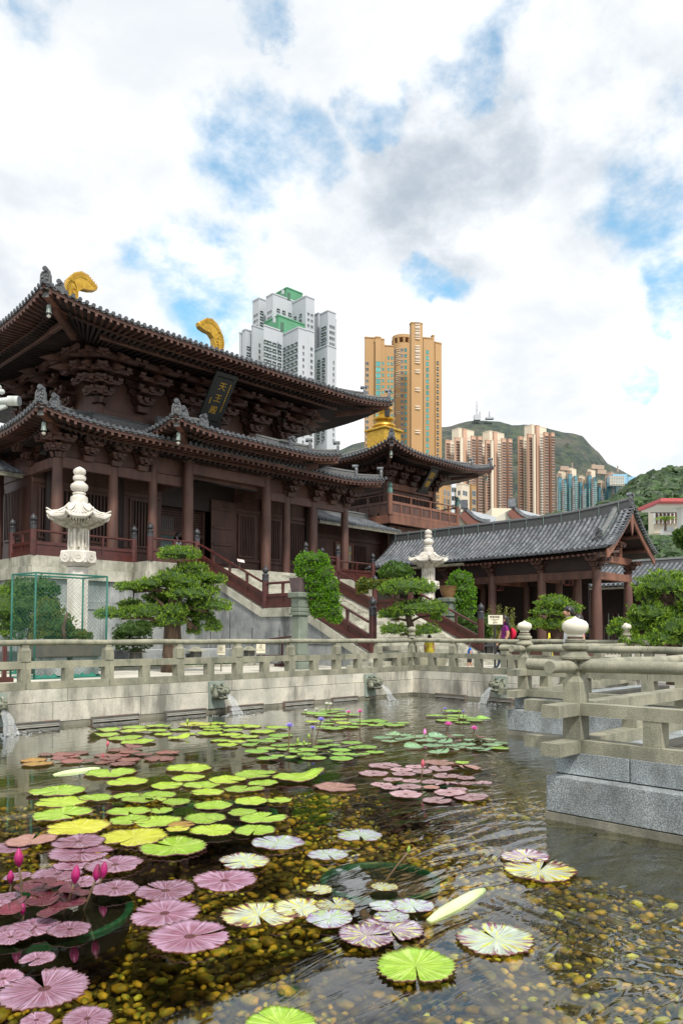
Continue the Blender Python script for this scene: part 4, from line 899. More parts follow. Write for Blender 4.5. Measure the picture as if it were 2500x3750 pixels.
def hip_roof(parent, name, R, sides, dmax, sp=.29, rt=.085, over=4.0, soff=.16, gableend=None, corners=('FL', 'FR'), rlen=(.32, .5), bells=None, key=None, plain_back=True):
    key = key or parent.name
    root = None
    # tile bed and soffit of every side
    for side in 'FLRB':
        h = R.half(side); dm = dmax[side] if isinstance(dmax, dict) else dmax
        if side not in sides and side in 'B' and not plain_back: continue
        rows = []; M_ = 56; K = 8
        for k in range(K+1):
            row = []
            for i in range(M_+1):
                u = -h+2*h*i/M_; lim = min(dm, h-abs(u)); d = lim*k/K; x, y = R.pos(side, u, d); row.append((x, y, R.z(x, y)))
            rows.append(row)
        b = MB(); b.grid(rows)
        if root is None: root = part(name, b, TILE, parent); ORIG[root.name] = origin(parent)
        else: part('tile_bed', b, TILE, root)
        if side in sides or side in 'LR':
            rows = []
            for k in range(5):
                row = []
                for i in range(M_+1):
                    u = -h+2*h*i/M_; lim = min(over, h-abs(u)); d = .10+max(lim-.10, 0)*k/4; x, y = R.pos(side, u, min(d, max(h-abs(u), .02))); row.append((x, y, R.z(x, y, soff)-.24))
                rows.append(row)
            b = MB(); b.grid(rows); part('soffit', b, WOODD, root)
    for side in sides:
        t, n = (np.array(q, float) for q in AX[side]); h = R.half(side); dm = dmax[side] if isinstance(dmax, dict) else dmax
        N_ = int(2*h/sp); u0 = -N_*sp/2
        rowsb = MB(); ends = []; drips = []; raf = []; rnd = []
        fas = [[], [], [], []]
        for k in range(N_+1):
            u = u0+k*sp; lim = min(dm, h-abs(u))
            x, y = R.pos(side, u, 0); z = R.z(x, y); p = np.array([x, y, z])
            ends.append(mat4(p-n*.05+np.array([0, 0, rt*.62]), t, n, (0, 0, 1), (rt, rt*.9, rt)))
            u2 = u+sp/2
            if abs(u2) < h: x2, y2 = R.pos(side, u2, 0); drips.append(mat4((x2-n[0]*.02, y2-n[1]*.02, R.z(x2, y2)-.01), t, n, (0, 0, 1), (sp*.36, .16, rt*1.1)))
            if lim > .25:
                K = max(2, int(lim/.6)); prev = None
                v = []; f = []
                for i in range(K+1):
                    d = lim*i/K; xx, yy = R.pos(side, u, d); zz_ = R.z(xx, yy)
                    for j in range(6): a = PI*j/5; v.append((xx+t[0]*rt*math.cos(a), yy+t[1]*rt*math.cos(a), zz_+rt*math.sin(a)))
                for i in range(K):
                    for j in range(5): f.append((i*6+j, i*6+j+1, (i+1)*6+j+1, (i+1)*6+j))
                rowsb.add(v, f)
        o = part('tile_row', rowsb, TILE, root, smooth=True); stuff(o)
        pieces('tile_end', DISC, ends, root, key=key); pieces('drip_tile', DRIP, drips, root, key=key)
        # fascia board under the tiles
        rows = []
        for i in range(61):
            u = -h+.02+(2*h-.04)*i/60; x, y = R.pos(side, u, 0); z = R.z(x, y); q = np.array([x, y, z])+n*.05
            rows.append([q+np.array([0, 0, -.02]), q+np.array([0, 0, -.19]), q+n*.09+np.array([0, 0, -.19]), q+n*.09+np.array([0, 0, -.02])])
        b = MB(); b.grid(rows); part('eave_board', b, WOOD, root)
        # rafters, fanned towards the corners
        rs = sp*1.12; N2 = int((2*h-.3)/rs)
        for k in range(N2+1):
            u = -N2*rs/2+k*rs; c = max(0, abs(u)-(h-R.E))/R.E; ang = c*math.radians(43)*(1 if u > 0 else -1)
            d = n*math.cos(ang)-t*math.sin(ang)
            x, y = R.pos(side, u, .02); z = R.z(x, y); L1 = 1.35; slope = soff*.8
            dr = np.array([d[0], d[1], slope]); ax, sd, up = frame(dr); p = np.array([x, y, z-.27])+ax*(L1/2+.02)
            raf.append(mat4(p, ax, sd, up, (L1, .105, .115)))
            p2 = np.array([x, y, z-.47])+ax*(.85+over*.42); ln = over*.8
            if abs(u) < h-.8: rnd.append(mat4(p2, ax, sd, up, (ln, .13, .13)))
        pieces('rafter', RAFT, raf, root, key=key); pieces('round_rafter', ROUNDR, rnd, root, key=key)
        rows = []
        for i in range(41):                                   # board the round rafters carry
            u = (-h+.85)+(2*h-1.7)*i/40; x, y = R.pos(side, u, .95); x0, y0 = R.pos(side, u, 0); z = R.z(x0, y0)-.27+.95*soff*.8; q = np.array([x, y, z])
            rows.append([q+np.array([0, 0, -.05]), q+np.array([0, 0, -.13]), q+n*.08+np.array([0, 0, -.13]), q+n*.08+np.array([0, 0, -.05])])
        b = MB(); b.grid(rows); part('second_eave_board', b, WOOD, root)
    # hip ridges
    for cc in corners:
        sx = {'L': -1, 'R': 1}[cc[1]]; sy = {'F': -1, 'B': 1}[cc[0]]
        c0 = np.array([R.cx+sx*R.a, R.cy+sy*R.b]); dd = np.array([-sx, -sy])/math.sqrt(2)
        mx = min(dmax['F'] if isinstance(dmax, dict) else dmax, dmax['L'] if isinstance(dmax, dict) else dmax)*math.sqrt(2)
        def P(q, dz=0): x, y = c0+dd*q; return np.array([x, y, R.z(x, y)+dz])
        l1 = 1.75
        sweep_ridge(root, [P(.30+(l1+.2-.30)*i/8) for i in range(9)], .20, .20)
        ridge_ornament(root, P(.26, -.02), -dd, .40, .56)
        pts = [P(l1+(mx-l1)*i/14) for i in range(15)]
        sweep_ridge(root, pts, .24, .34); ridge_ornament(root, P(l1-.05, .0), -dd, .42, .62)
        # corner beam and its bronze clad end
        q0 = P(.28, -.34); q1 = P(2.3, -.42-.0); q1[2] = q0[2]-.05+.1
        b = MB(); b.beam(q0, q1, .24, .26, .24, .34); cb = part('corner_beam', b, WOODL, root)
        b = MB(); e = q0+(q0-q1)/np.linalg.norm(q0-q1)*.02; b.beam(e, e-(q0-q1)/np.linalg.norm(q0-q1)*-.012, .25, .27); part('beam_cap', b, RIDGE, cb)
        b = MB(); b.obox(q0+np.array([*(-dd*.02), .15]), (*-dd, 0), (dd[1], -dd[0], 0), (0, 0, 1), .16, .16, .02); part('beam_cover', b, RIDGE, cb)
        q2 = P(1.5, 0); b = MB(); a_ = P(1.25, -.62); z_ = P(3.4, -.62); z_[2] = a_[2]-.25; b.beam(a_, z_, .22, .26); part('lower_corner_beam', b, WOOD, root)
        if bells and cc in bells: bell(P(.62, -.48), bells[cc], 1.0)
    return root
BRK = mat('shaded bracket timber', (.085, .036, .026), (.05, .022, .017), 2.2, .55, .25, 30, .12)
# ---- bracket sets
def bracket_mesh(tiers=3, ang=True, w=.9, beak=1.0, dark=False):
    b = MB()          # +y is inwards; projects to -y; z=0 is the top of the column
    b.obox((0, 0, .09), (1, 0, 0), (0, 1, 0), (0, 0, 1), .20, .20, .10, 1.25)
    z = .20; out_ = 0
    for k in range(tiers):
        ln = w*(.55+.28*k); out2 = -.36*(k+1)
        # arm projecting outwards with a rounded underside
        b.obox((0, out2/2+.05, z+.11), (1, 0, 0), (0, 1, 0), (0, 0, 1), .085, abs(out2)/2+.12, .085)
        b.obox((0, out2-.10, z+.145), (1, 0, 0), (0, 1, 0), (0, 0, 1), .085, .07, .05)
        for yy in (0, out2):
            b.obox((0, yy, z+.12), (1, 0, 0), (0, 1, 0), (0, 0, 1), ln*.5, .07, .075)
            for s in (-1, 1):
                b.obox((s*ln*.54, yy, z+.16), (1, 0, 0), (0, 1, 0), (0, 0, 1), ln*.08, .07, .035)
                b.obox((s*ln*.5, yy, z+.255), (1, 0, 0), (0, 1, 0), (0, 0, 1), .085, .085, .05, 1.25)
            b.obox((0, yy, z+.255), (1, 0, 0), (0, 1, 0), (0, 0, 1), .085, .085, .05, 1.25)
        z += .31
    if ang:
        b.cur = 1
        for k in range(2):
            y1 = -.36*(tiers)-.45*beak+.02-k*-.32; z1 = .55+.31*(tiers-3)-k*.26+.22
            p = np.array([0, y1, z1]); q = np.array([0, .5, z1+.80])
            d = q-p; d /= np.linalg.norm(d); sd = np.array([1., 0, 0]); up = np.cross(sd, d)
            # beak: bevelled slanting tip
            v = [p+up*.02+sd*-.02, p+up*.02+sd*.02]
            base = p+d*.42
            v += [base-sd*.085-up*.11, base+sd*.085-up*.11, base+sd*.085+up*.10, base-sd*.085+up*.10]
            v += [q-sd*.085-up*.11, q+sd*.085-up*.11, q+sd*.085+up*.10, q-sd*.085+up*.10]
            b.add(v, [(0, 1, 3, 2), (0, 5, 4, 1), (1, 4, 3), (0, 2, 5), (2, 3, 7, 6), (3, 4, 8, 7), (4, 5, 9, 8), (5, 2, 6, 9), (6, 7, 8, 9)])
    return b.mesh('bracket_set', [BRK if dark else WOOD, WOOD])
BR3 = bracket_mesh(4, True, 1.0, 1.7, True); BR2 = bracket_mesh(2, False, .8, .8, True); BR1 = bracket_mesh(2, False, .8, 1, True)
def brackets(parent, lst, me, s=1.0):
    """lst: (x, y, z, outward dir)"""
    ms = []
    for x, y, z, d in lst:
        d = np.array([*d, 0.]); d /= np.linalg.norm(d); sd = np.cross(-d, (0, 0, 1)); ms.append(mat4((x, y, z), sd, -d, (0, 0, 1), (s, s, s)))
    pieces('bracket_set', me, ms, parent)
def column(parent, x, y, z0, z1, r=.2, m=None, lean=0.0):
    b = MB(); n = 18; H = z1-z0
    prof = [(r*1.0, 0), (r*1.04, H*.3), (r*1.0, H*.6), (r*.88, H*.92), (r*.80, H)]
    b.lathe(prof, n, (x, y, z0)); c = part('column', b, m or WOOD, parent, smooth='auto')
    b = MB(); b.lathe([(r*1.45, 0), (r*1.4, .04), (r*1.1, .07)], 18, (x, y, z0)); part('base', b, PLAT, c); return c
BARM = unitbox(WOOD, name='window_bar')
def window(parent, along, fixed, a0, a1, z0, z1, n, out, fw=.10, back=DARK, m=None):
    """timber frame with upright bars in front of a dark void; out = outward sign"""
    b = MB(); m = m or WOOD; e = fixed+out*.05
    def bx(u0, u1, v0, v1, d0, d1):
        lo, hi = sorted((fixed+out*d0, fixed+out*d1))
        if along == 'x': b.box(u0, u1, lo, hi, v0, v1)
        else: b.box(lo, hi, u0, u1, v0, v1)
    bx(a0, a0+fw, z0, z1, 0, .09); bx(a1-fw, a1, z0, z1, 0, .09); bx(a0+fw, a1-fw, z1-fw, z1, 0, .085); bx(a0+fw, a1-fw, z0, z0+fw, 0, .085)
    w = part('window', b, m, parent)
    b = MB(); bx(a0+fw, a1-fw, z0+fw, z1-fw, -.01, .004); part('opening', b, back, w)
    ms = []
    for i in range(n):
        u = a0+fw+(a1-a0-2*fw)*(i+.5)/n
        if along == 'x': ms.append(mat4((u, fixed+out*.045, (z0+z1)/2), s=(.055, .05, z1-z0-2*fw)))
        else: ms.append(mat4((fixed+out*.045, u, (z0+z1)/2), s=(.05, .055, z1-z0-2*fw)))
    pieces('window_bar', BARM, ms, w, key=parent.name, cap=280); return w
def wall(parent, x0, x1, y0, y1, z0, z1, m=None, name='wall_panel'):
    b = MB(); b.box(x0, x1, y0, y1, z0, z1); return part(name, b, m or WOOD, parent)
def beam(parent, x0, x1, y0, y1, z0, z1, m=None, name='beam'):
    b = MB(); b.bevbox(x0, x1, y0, y1, z0, z1, .02); return part(name, b, m or WOOD, parent)
CX = 22.4; FZ = 4.8
hall = thing('temple_hall', 'large two tiered dark timber temple hall with upswept grey tiled eaves', 'temple', (CX, 36, FZ))
# upper roof
UR = Hip(CX-.05, 38.1, 10.35, 9.8, 14.95, .30, .010, .42, 4.6, 4.0)
ur = hip_roof(hall, 'upper_roof', UR, 'FL', {'F': 9.7, 'L': 6.0, 'R': 6.0, 'B': 9.7}, over=4.6, soff=.10, bells={'FL': 'wind bell under the topmost left roof corner of the hall'}, key='hu')
zr = UR.ze+.30*9.8+.010*96
pts = [(CX-4.5+9.0*i/20, 38.1, zr-.15+.12*abs(i/10-1)**2) for i in range(21)]; sweep_ridge(ur, pts, .40, .45, 'main_ridge')
wall(ur, CX-4.3, CX+4.3, 37.2, 39.0, 15.4, zr, WOODD, 'gable_wall')
def chiwei(parent, x, sgn):
    """gilded fish tail fin, tip curling towards the middle of the ridge"""
    o = [(-.30, 0), (-.52, .55), (-.55, 1.15), (-.30, 1.75), (.12, 2.15), (.62, 2.35), (1.15, 2.28), (1.85, 1.86), (1.78, 1.66), (1.35, 1.55), (.80, 1.50), (.45, 1.22), (.36, .8), (.52, .35), (.85, 0)]
    b = MB(); y = 38.1; z0 = zr+.05
    P = lambda u, v, w: (x+sgn*u*.80, y+w*.85, z0+v*1.02)
    n = len(o); v = []
    for w, k in ((-.26, .90), (-.17, 1.0), (.17, 1.0), (.26, .90)):
        for u, q in o: v.append(P(.3+(u-.3)*k, 1.0+(q-1.0)*k if q > .01 else q, w))
    f = [tuple(range(n-1, -1, -1)), tuple(range(3*n, 4*n))]
    for r in range(3):
        for i in range(n): j = (i+1) % n; f.append((r*n+i, r*n+j, (r+1)*n+j, (r+1)*n+i))
    b.add(v, f); t = part('ridge_fin', b, GOLD, parent)
    b = MB(); arc = o[1:8]
    for i in range(len(arc)-1):
        for s in range(5):
            q = s/5; u = arc[i][0]+(arc[i+1][0]-arc[i][0])*q; w = arc[i][1]+(arc[i+1][1]-arc[i][1])*q
            du, dw = .45-u, 1.0-w; l = math.hypot(du, dw)
            for yy in (-.275, .275): b.beam(P(u, w, yy), P(u+du/l*.32, w+dw/l*.32, yy), .03, .05)
    pr = [P(.05+.35*math.cos(a)*1.2-.1, 1.05+.62*math.sin(a), -.29) for a in np.linspace(-1.2, 3.6, 16)]; b.tube(pr, .035, 6)
    for k in range(3): b.tube([P(.12+.14*math.cos(a), .38+k*.38+.14*math.sin(a), -.28) for a in np.linspace(0, 5.5, 10)], .028, 6)
    part('relief', b, GOLD, t)
chiwei(ur, CX-4.75, 1); chiwei(ur, CX+4.75, -1)
# upper body
for x in (CX-5.6, CX-2.1, CX+2.1, CX+5.6): column(hall, x, 33.0, 10.6, 12.65, .24)
wall(hall, CX-5.6, CX+5.6, 33.08, 33.3, 10.6, 15.6, WOOD); wall(hall, CX-5.75, CX-5.55, 33.1, 42, 10.6, 15.6, WOOD); wall(hall, CX+5.55, CX+5.75, 33.1, 42, 10.6, 15.6, WOOD)
for z in (11.35, 12.15): beam(hall, CX-5.7, CX+5.7, 32.86, 33.07, z, z+.30); beam(hall, CX-5.80, CX-5.70, 33.0, 42, z+.002, z+.302)
lst = [(CX+k*2.3, 32.95, 12.68, (0, -1)) for k in (-1.5, -.5, .5, 1.5)]+[(CX-5.6, 33+2.4*k, 12.68, (-1, 0)) for k in (1, 2, 3)]
lst += [(CX-5.65, 32.95, 12.68, (0, -1)), (CX-5.65, 32.95, 12.68, (-1, -1)), (CX-5.65, 32.95, 12.68, (-1, 0)), (CX+5.65, 32.95, 12.68, (0, -1)), (CX+5.65, 32.95, 12.68, (1, -1)), (CX+5.65, 32.95, 12.68, (1, 0))]
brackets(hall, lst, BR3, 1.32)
for y, z in ((31.3, 14.5), (29.9, 14.62)):
    beam(hall, CX-7.2, CX+7.2, y-.09, y+.09, z-.12, z+.12, WOOD, 'eave_purlin'); beam(hall, CX-5.8-(33-y)-.09, CX-5.8-(33-y)+.09, y, 44, z-.12, z+.12, WOOD, 'eave_purlin')
# lower roof
LR = Hip(CX-.25, 38.0, 10.15, 9.45, 10.35, .26, .014, .42, 4.0, 3.2)
lr = hip_roof(hall, 'lower_roof', LR, 'FL', 4.55, over=2.6, soff=.12, bells={'FL': 'wind bell under the lower left roof corner of the hall'}, key='hl')
pts = [(CX-6.2+12.4*i/20, 33.0-.15, LR.ze+.26*4.4+.014*20+.02) for i in range(21)]; sweep_ridge(lr, pts, .3, .28, 'wall_ridge')
# porch roof
PR = Hip(CX-.05, 31.6, 5.05, 4.4, 10.78, .25, .018, .36, 3.0, 2.6)
pr_ = hip_roof(hall, 'porch_roof', PR, 'FL', {'F': 4.3, 'L': 3.2, 'R': 3.2, 'B': 3}, over=2.4, soff=.12, bells={'FL': 'wind bell under the left corner of the porch roof'}, key='hp')
for sx in (-1, 1):      # descending ridges of the porch gable
    x = CX+sx*2.7; pts = [(x, 28.6+3.6*i/10, PR.z(x, 28.6+3.6*i/10)+.05) for i in range(11)]; sweep_ridge(pr_, pts, .24, .34); ridge_ornament(pr_, (x, 28.55, PR.z(x, 28.6)), (0, -1), .40, .55)
sweep_ridge(pr_, [(CX-3+6*i/10, 32.2, PR.z(CX, 32.2)+.1) for i in range(11)], .3, .3, 'main_ridge')
# ground floor frame
front = [(13.75, 30.6), (16.3, 30.6), (28.45, 30.6), (31.0, 30.6)]
for x, y in front: column(hall, x, y, FZ, 9.15, .24)
porch = [(20.0, 30.25), (24.8, 30.25)]
for x, y in porch: column(hall, x, y, FZ, 10.0, .26)
for x in (26.5, 18.3): column(hall, x, 30.6, FZ, 9.6, .22)
for x in (14.5, 17.9, 26.9, 30.3): column(hall, x, 33.0, FZ, 10.0, .23, WOODD)
beam(hall, 13.6, 19.9, 30.48, 30.72, 8.78, 9.25); beam(hall, 24.9, 31.2, 30.48, 30.72, 8.85, 9.32); beam(hall, 19.8, 25.0, 30.12, 30.38, 9.42, 9.92)
beam(hall, 13.63, 13.87, 30.7, 40, 8.8, 9.25); beam(hall, 19.9, 20.1, 30.4, 33, 8.9, 9.3); beam(hall, 24.7, 24.9, 30.4, 33, 8.9, 9.3)
wall(hall, 13.7, 31.1, 30.62, 30.70, 9.3, 10.3, WOOD); wall(hall, 20, 24.8, 30.2, 30.3, 9.95, 10.9, WOOD)
lst = [(x, 30.5, 9.2, (0, -1)) for x in (15.0, 16.3, 17.6, 26.6, 28.45, 29.8)]+[(x, 30.2, 9.95, (0, -1)) for x in (20.0, 22.4, 24.8)]
lst += [(13.75, 30.6, 9.18, (-1, -1)), (13.75, 30.6, 9.18, (0, -1)), (13.75, 30.6, 9.18, (-1, 0)), (31, 30.6, 9.18, (1, -1)), (31, 30.6, 9.18, (0, -1)), (20.0, 30.2, 9.93, (-1, -1)), (24.8, 30.2, 9.93, (1, -1)), (24.8, 30.2, 9.93, (1, 0)), (13.75, 33, 9.18, (-1, 0)), (13.75, 35.5, 9.18, (-1, 0))]
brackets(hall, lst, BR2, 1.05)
# ground floor wall
yw = 33.1
for x0, x1 in ((13.7, 20.3), (24.9, 31.2)): wall(hall, x0, x1, yw, yw+.2, FZ, 9.8, WOOD)
wall(hall, 20.3, 24.9, yw+2.6, yw+2.8, FZ, 9.8, WOODD); wall(hall, 20.1, 20.3, yw+.2, yw+2.8, FZ, 9.8, WOODD); wall(hall, 24.9, 25.1, yw+.2, yw+2.8, FZ, 9.8, WOODD); wall(hall, 20.3, 24.9, yw, yw+.2, 8.3, 9.8, WOODD); wall(hall, 13.7, 13.9, yw+.2, 42, FZ, 9.8, WOOD)
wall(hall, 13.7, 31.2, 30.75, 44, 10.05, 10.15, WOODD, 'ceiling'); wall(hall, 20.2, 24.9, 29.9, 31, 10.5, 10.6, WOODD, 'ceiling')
for x0, x1, n in ((14.0, 15.7, 8), (16.1, 17.7, 8), (18.5, 19.7, 6), (25.1, 26.3, 9), (26.6, 28.2, 10), (28.7, 30.3, 10)): window(hall, 'x', yw, x0, x1, 6.0, 8.4, n, -1)
window(hall, 'y', 13.7, 34.0, 36.0, 6.0, 8.4, 10, -1)
for x0, x1 in ((13.7, 20.3), (24.9, 31.2)):
    beam(hall, x0, x1, yw-.08, yw-.002, 8.5, 8.72); beam(hall, x0, x1, yw-.08, yw-.002, 5.75, 5.93); beam(hall, x0, x1, yw-.09, yw-.002, FZ, 5.0)
# door leaf standing open and lattice screens
b = MB(); b.box(23.25, 24.85, 32.92, 33.0, FZ+.1, 8.95); dl = part('door_leaf', b, WOOD, hall)
for z in (5.5, 6.5, 7.4, 8.4):
    b = MB(); b.bevbox(23.35, 24.6, 32.85, 32.918, z, z+.13, .015); part('rail', b, WOOD, dl)
b = MB(); b.lathe([(.02, 0), (.07, .0), (.07, .02), (.03, .04)], 14, (0, 0, 0)); b.v = [(x+24.6, 32.88-z, y+5.6) for x, y, z in b.v]; part('door_ring', b, WHITE, dl)
b = MB()
for x in (20.45, 22.0, 23.2): b.box(x-.07, x+.07, 33.55, 33.7, FZ, 8.9)
for z in (6.95, 8.9): b.box(20.4, 23.25, 33.56, 33.69, z-.09, z+.09)
lat = part('lattice_screen', b, WOOD, hall)
gb = MB(); gb.box(-.5, .5, -.5, .5, -.5, .5); gme = gb.mesh('lattice_bar', WOOD)
ms = [mat4((20.55+i*.13, 33.62, 7.95), s=(.035, .03, 1.85)) for i in range(21)]+[mat4((21.85, 33.60, 7.1+i*.13), s=(2.8, .03, .035)) for i in range(14)]
pieces('lattice_bar', gme, ms, lat)
GLW = mat('pale window glow', (.30, .40, .42), (.2, .3, .32), 1, .6)
b = MB(); b.box(20.5, 22.0, 34.6, 34.65, FZ+.2, 8.0); part('pale_pane', b, GLW, lat)
# name board
pb = thing('name_board', 'black name board with gold characters hanging under the great eave', 'sign', (21.45, 30.0, 13.3))
ctr = np.array([21.45, 30.0, 13.30]); axx = np.array([1., 0, 0]); upv = np.array([0, -1.55, 2.05]); upv /= np.linalg.norm(upv); nrm = np.cross(axx, upv)
b = MB(); b.obox(ctr, axx, upv, nrm, .47, 1.10, .05); part('board', b, BLACKP, pb)
b = MB()
for s in (-1, 1): b.obox(ctr+axx*s*.56, axx, upv, nrm, .08, 1.2, .05)
b.obox(ctr-upv*1.28, axx, upv, nrm, .76, .13, .06); b.obox(ctr+upv*1.25, axx, upv, nrm, .64, .10, .06)
for s in (-1, 1):
    for k in range(4): b.lathe([(.0, 0), (.13, .02), (.0, .06)], 9, tuple(ctr+axx*s*.66+upv*(-1+.6*k)))
part('frame', b, BLACKP, pb)
for i, ch in enumerate('天王殿'): lettering(ch, .44, GOLD, ctr+upv*(.66-.62*i)+nrm*.055+axx*-.02, axx, upv, pb, name='character')
b = MB()
for k in range(13): b.obox(ctr+axx*.40+upv*(.85-k*.115)+nrm*.056, axx, upv, nrm, .03, .032, .004)
for k in range(3): b.obox(ctr-axx*.40+upv*(.0-k*.115)+nrm*.056, axx, upv, nrm, .035, .034, .004)
part('small_inscription', b, GOLD, pb)

# ================================================================ stone platform and stairs
pf = thing('stone_platform', 'stone platform with pale coping that the great hall stands on', 'platform', (CX, 33, GZ))
core = MB(); core.box(12.36, 32.2, 29.52, 52, 0, FZ-.3); core.box(16.86, 28.0, 28.32, 29.52, 0, FZ-.3); core.box(3, 12.36, 33.52, 52, 0, FZ-.3); core.box(32.2, 47, 33.52, 52, 0, FZ-.3)
part('core', core, GROUT, pf)
blm = blk.mesh('stone_panel', PLAT); copm = blk.mesh('coping_stone', COPE)
def face(along, fixed, out, a0, a1):
    """courses: footing, panels, small course, two coping courses"""
    def course(z0, z1, me, proud, ln, nm):
        n = max(1, round((a1-a0)/ln)); ms = []
        for i in range(n):
            u0, u1 = a0+(a1-a0)*i/n+.006, a0+(a1-a0)*(i+1)/n-.006; lo, hi = sorted((fixed+out*proud, fixed-out*.3))
            ms.append(bm(u0, u1, lo, hi, z0+.005, z1-.005) if along == 'x' else bm(lo, hi, u0, u1, z0+.005, z1-.005))
        pieces(nm, me, ms, pf)
    course(GZ-.1, 1.0, blm, .14, 1.5, 'stone_panel'); course(1.0, 1.45, blm, .08, 1.7, 'stone_panel'); course(1.45, 2.75, blm, .0, 1.3, 'stone_panel'); course(2.75, 3.05, blm, .05, 1.4, 'stone_panel'); course(3.05, 3.95, blm, -.03, 1.15, 'stone_panel')
    course(3.95, 4.42, copm, .12, 1.9, 'coping_stone'); course(4.42, FZ+.06, copm, .04, 1.6, 'coping_stone')
face('x', 29.4, -1, 12.2, 16.7); face('x', 28.2, -1, 16.7, 19.1); face('x', 28.2, -1, 25.75, 28.1); face('x', 29.4, -1, 28.1, 32.3)
face('y', 12.2, -1, 29.4, 33.4); face('y', 16.7, -1, 28.2, 29.4); face('x', 33.4, -1, 3, 12.2); face('x', 33.4, -1, 32.3, 41)
wall(pf, 12.3, 32.2, 29.45, 40, FZ-.3, FZ, PLAT, 'floor_paving'); wall(pf, 16.8, 28.0, 28.25, 29.45, FZ-.3, FZ, PLAT, 'floor_paving')
sx0, sx1 = 19.14, 25.67
stp = thing('stone_stairs', 'broad stone stairs with two flights and a landing up to the hall', 'stairs', (CX, 23, GZ))
prof = [(28.2, GZ-.1), (28.2, FZ), (23.5, 2.78), (21.2, 2.78), (17.6, 1.05), (17.2, .98), (17.2, GZ-.1)]
def stringer(x0, x1, out):
    b = MB(); b.prism([(x0, y, z-.32 if z > 1 else z) for y, z in prof], (x1-x0, 0, 0)); part('stair_side', b, PLAT, stp)
    top = [(28.2, FZ-.0), (23.5, 2.78), (21.2, 2.78), (17.6, 1.05)]
    for k, (a, c) in enumerate(zip(top[:-1], top[1:])):
        n = 3 if k != 1 else 1
        for i in range(n):
            p = np.array([x0-.06, a[0]+(c[0]-a[0])*(i+.004)/n, a[1]+(c[1]-a[1])*i/n]); q = np.array([x0-.06, a[0]+(c[0]-a[0])*(i+.99)/n, a[1]+(c[1]-a[1])*(i+.99)/n])
            b = MB(); w = x1-x0+.12; dz = np.array([0, 0, -.34]); v = [p, q, q+dz, p+dz]; b.prism(v, (w, 0, 0)); part('coping_stone', b, COPE, stp)
stringer(sx0-.05, sx0+.42, -1); stringer(sx1-.42, sx1+.05, 1)
b = MB()
for (y, z0, z1) in ((27.0, GZ, 3.3), (25.6, GZ, 2.7), (24.1, GZ, 2.0), (22.4, GZ, 1.9), (20.8, GZ, 1.6)): b.box(sx0-.068, sx0-.05, y-.012, y+.012, z0, z1)
b.box(sx0-.068, sx0-.05, 17.8, 28.1, 1.36, 1.385)
part('joint', b, GROUT, stp)
ms = []
def flight(y0, z0, y1, z1, n):
    for i in range(n):
        ya, yb = y0+(y1-y0)*i/n, y0+(y1-y0)*(i+1)/n; z = z0+(z1-z0)*(i+1)/n
        k = 4
        for j in range(k):
            u0 = sx0+.43+(sx1-sx0-.86)*j/k; u1 = sx0+.43+(sx1-sx0-.86)*(j+1)/k
            ms.append(bm(u0+.004, u1-.004, ya-.03, yb+.35, z-(z1-z0)/n+.01, z))
flight(17.6, 1.0, 21.2, 2.6, 10); flight(23.5, 2.6, 28.2, FZ-.02, 13)
pieces('step_stone', copm, ms, stp)
b = MB(); b.box(sx0+.4, sx1-.4, 21.15, 28.3, GZ, 2.6); part('landing', b, COPE, stp)
ms = []
for i, (y, z) in enumerate(((16.3, .71), (16.62, .84), (16.94, .98))):
    for j in range(5): u0 = 18.2-.25+i*.2+(8.9-i*.4)*j/5; u1 = 18.2-.25+i*.2+(8.9-i*.4)*(j+1)/5; ms.append(bm(u0+.004, u1-.004, y, 17.65, GZ, z))
pieces('low_step', copm, ms, stp)

# ---- painted timber balustrades
def newel(parent, x, y, z, h=1.62, r=.135):
    b = MB(); k = h-.36; b.lathe([(r, 0), (r, k*.80), (r*.98, k*.82)], 14, (x, y, z)); n = part('newel', b, PAINT, parent, smooth='auto')
    b = MB(); b.lathe([(r*1.03, k*.80), (r*1.05, k*.83), (r*1.0, k*.85), (r*1.0, k*.96), (r*1.08, k*.98), (r*.98, k), (r*.60, k+.03), (r*.55, k+.06), (r*.95, k+.10), (r*1.05, k+.17), (r*.85, k+.24), (r*.35, k+.30), (r*.05, k+.36)], 14, (x, y, z)); part('cap', b, IRON, n, smooth='auto')
def rail_run(parent, p, q, panels=True, r=.05, first=True):
    """p, q floor points; slanting runs follow the stair"""
    p = np.array(p, float); q = np.array(q, float); up = np.array([0, 0, 1.]); d = (q-p); L_ = np.linalg.norm(d[:2]); n = max(2, round(L_/1.35))
    slope = abs(q[2]-p[2])/L_ > .1
    a = p+up*.98; c = q+up*.98
    b = MB(); e = d/np.linalg.norm(d)
    pts = [a+(c-a)*t for t in (0, .06, .5, .94, 1)]
    if slope: pts[0] = pts[0]-up*(.12 if p[2] > q[2] else -.06); pts[-1] = pts[-1]+up*(.10 if q[2] < p[2] else -.12)
    b.tube(pts, r, 10); part('handrail', b, PAINT, parent, smooth='auto')
    b = MB(); b.beam(p+up*.50, q+up*.50, .11, .12); part('middle_rail', b, PAINT, parent)
    b = MB(); b.beam(p+up*.10, q+up*.10, .15, .20); part('bottom_rail', b, PAINT, parent)
    b = MB(); b.beam(p+up*.32, q+up*.32, .035, .26); part('board', b, PAINT, parent)
    for i in range(1, n+0):
        w = p+d*i/n; b = MB(); b.beam(w+up*.15, w+up*.46, .09, .09, up=(1, 0, 0)); b.beam(w+up*.55, w+up*.95, .075, .075, .10, .10, up=(1, 0, 0)); part('baluster', b, PAINT, parent)
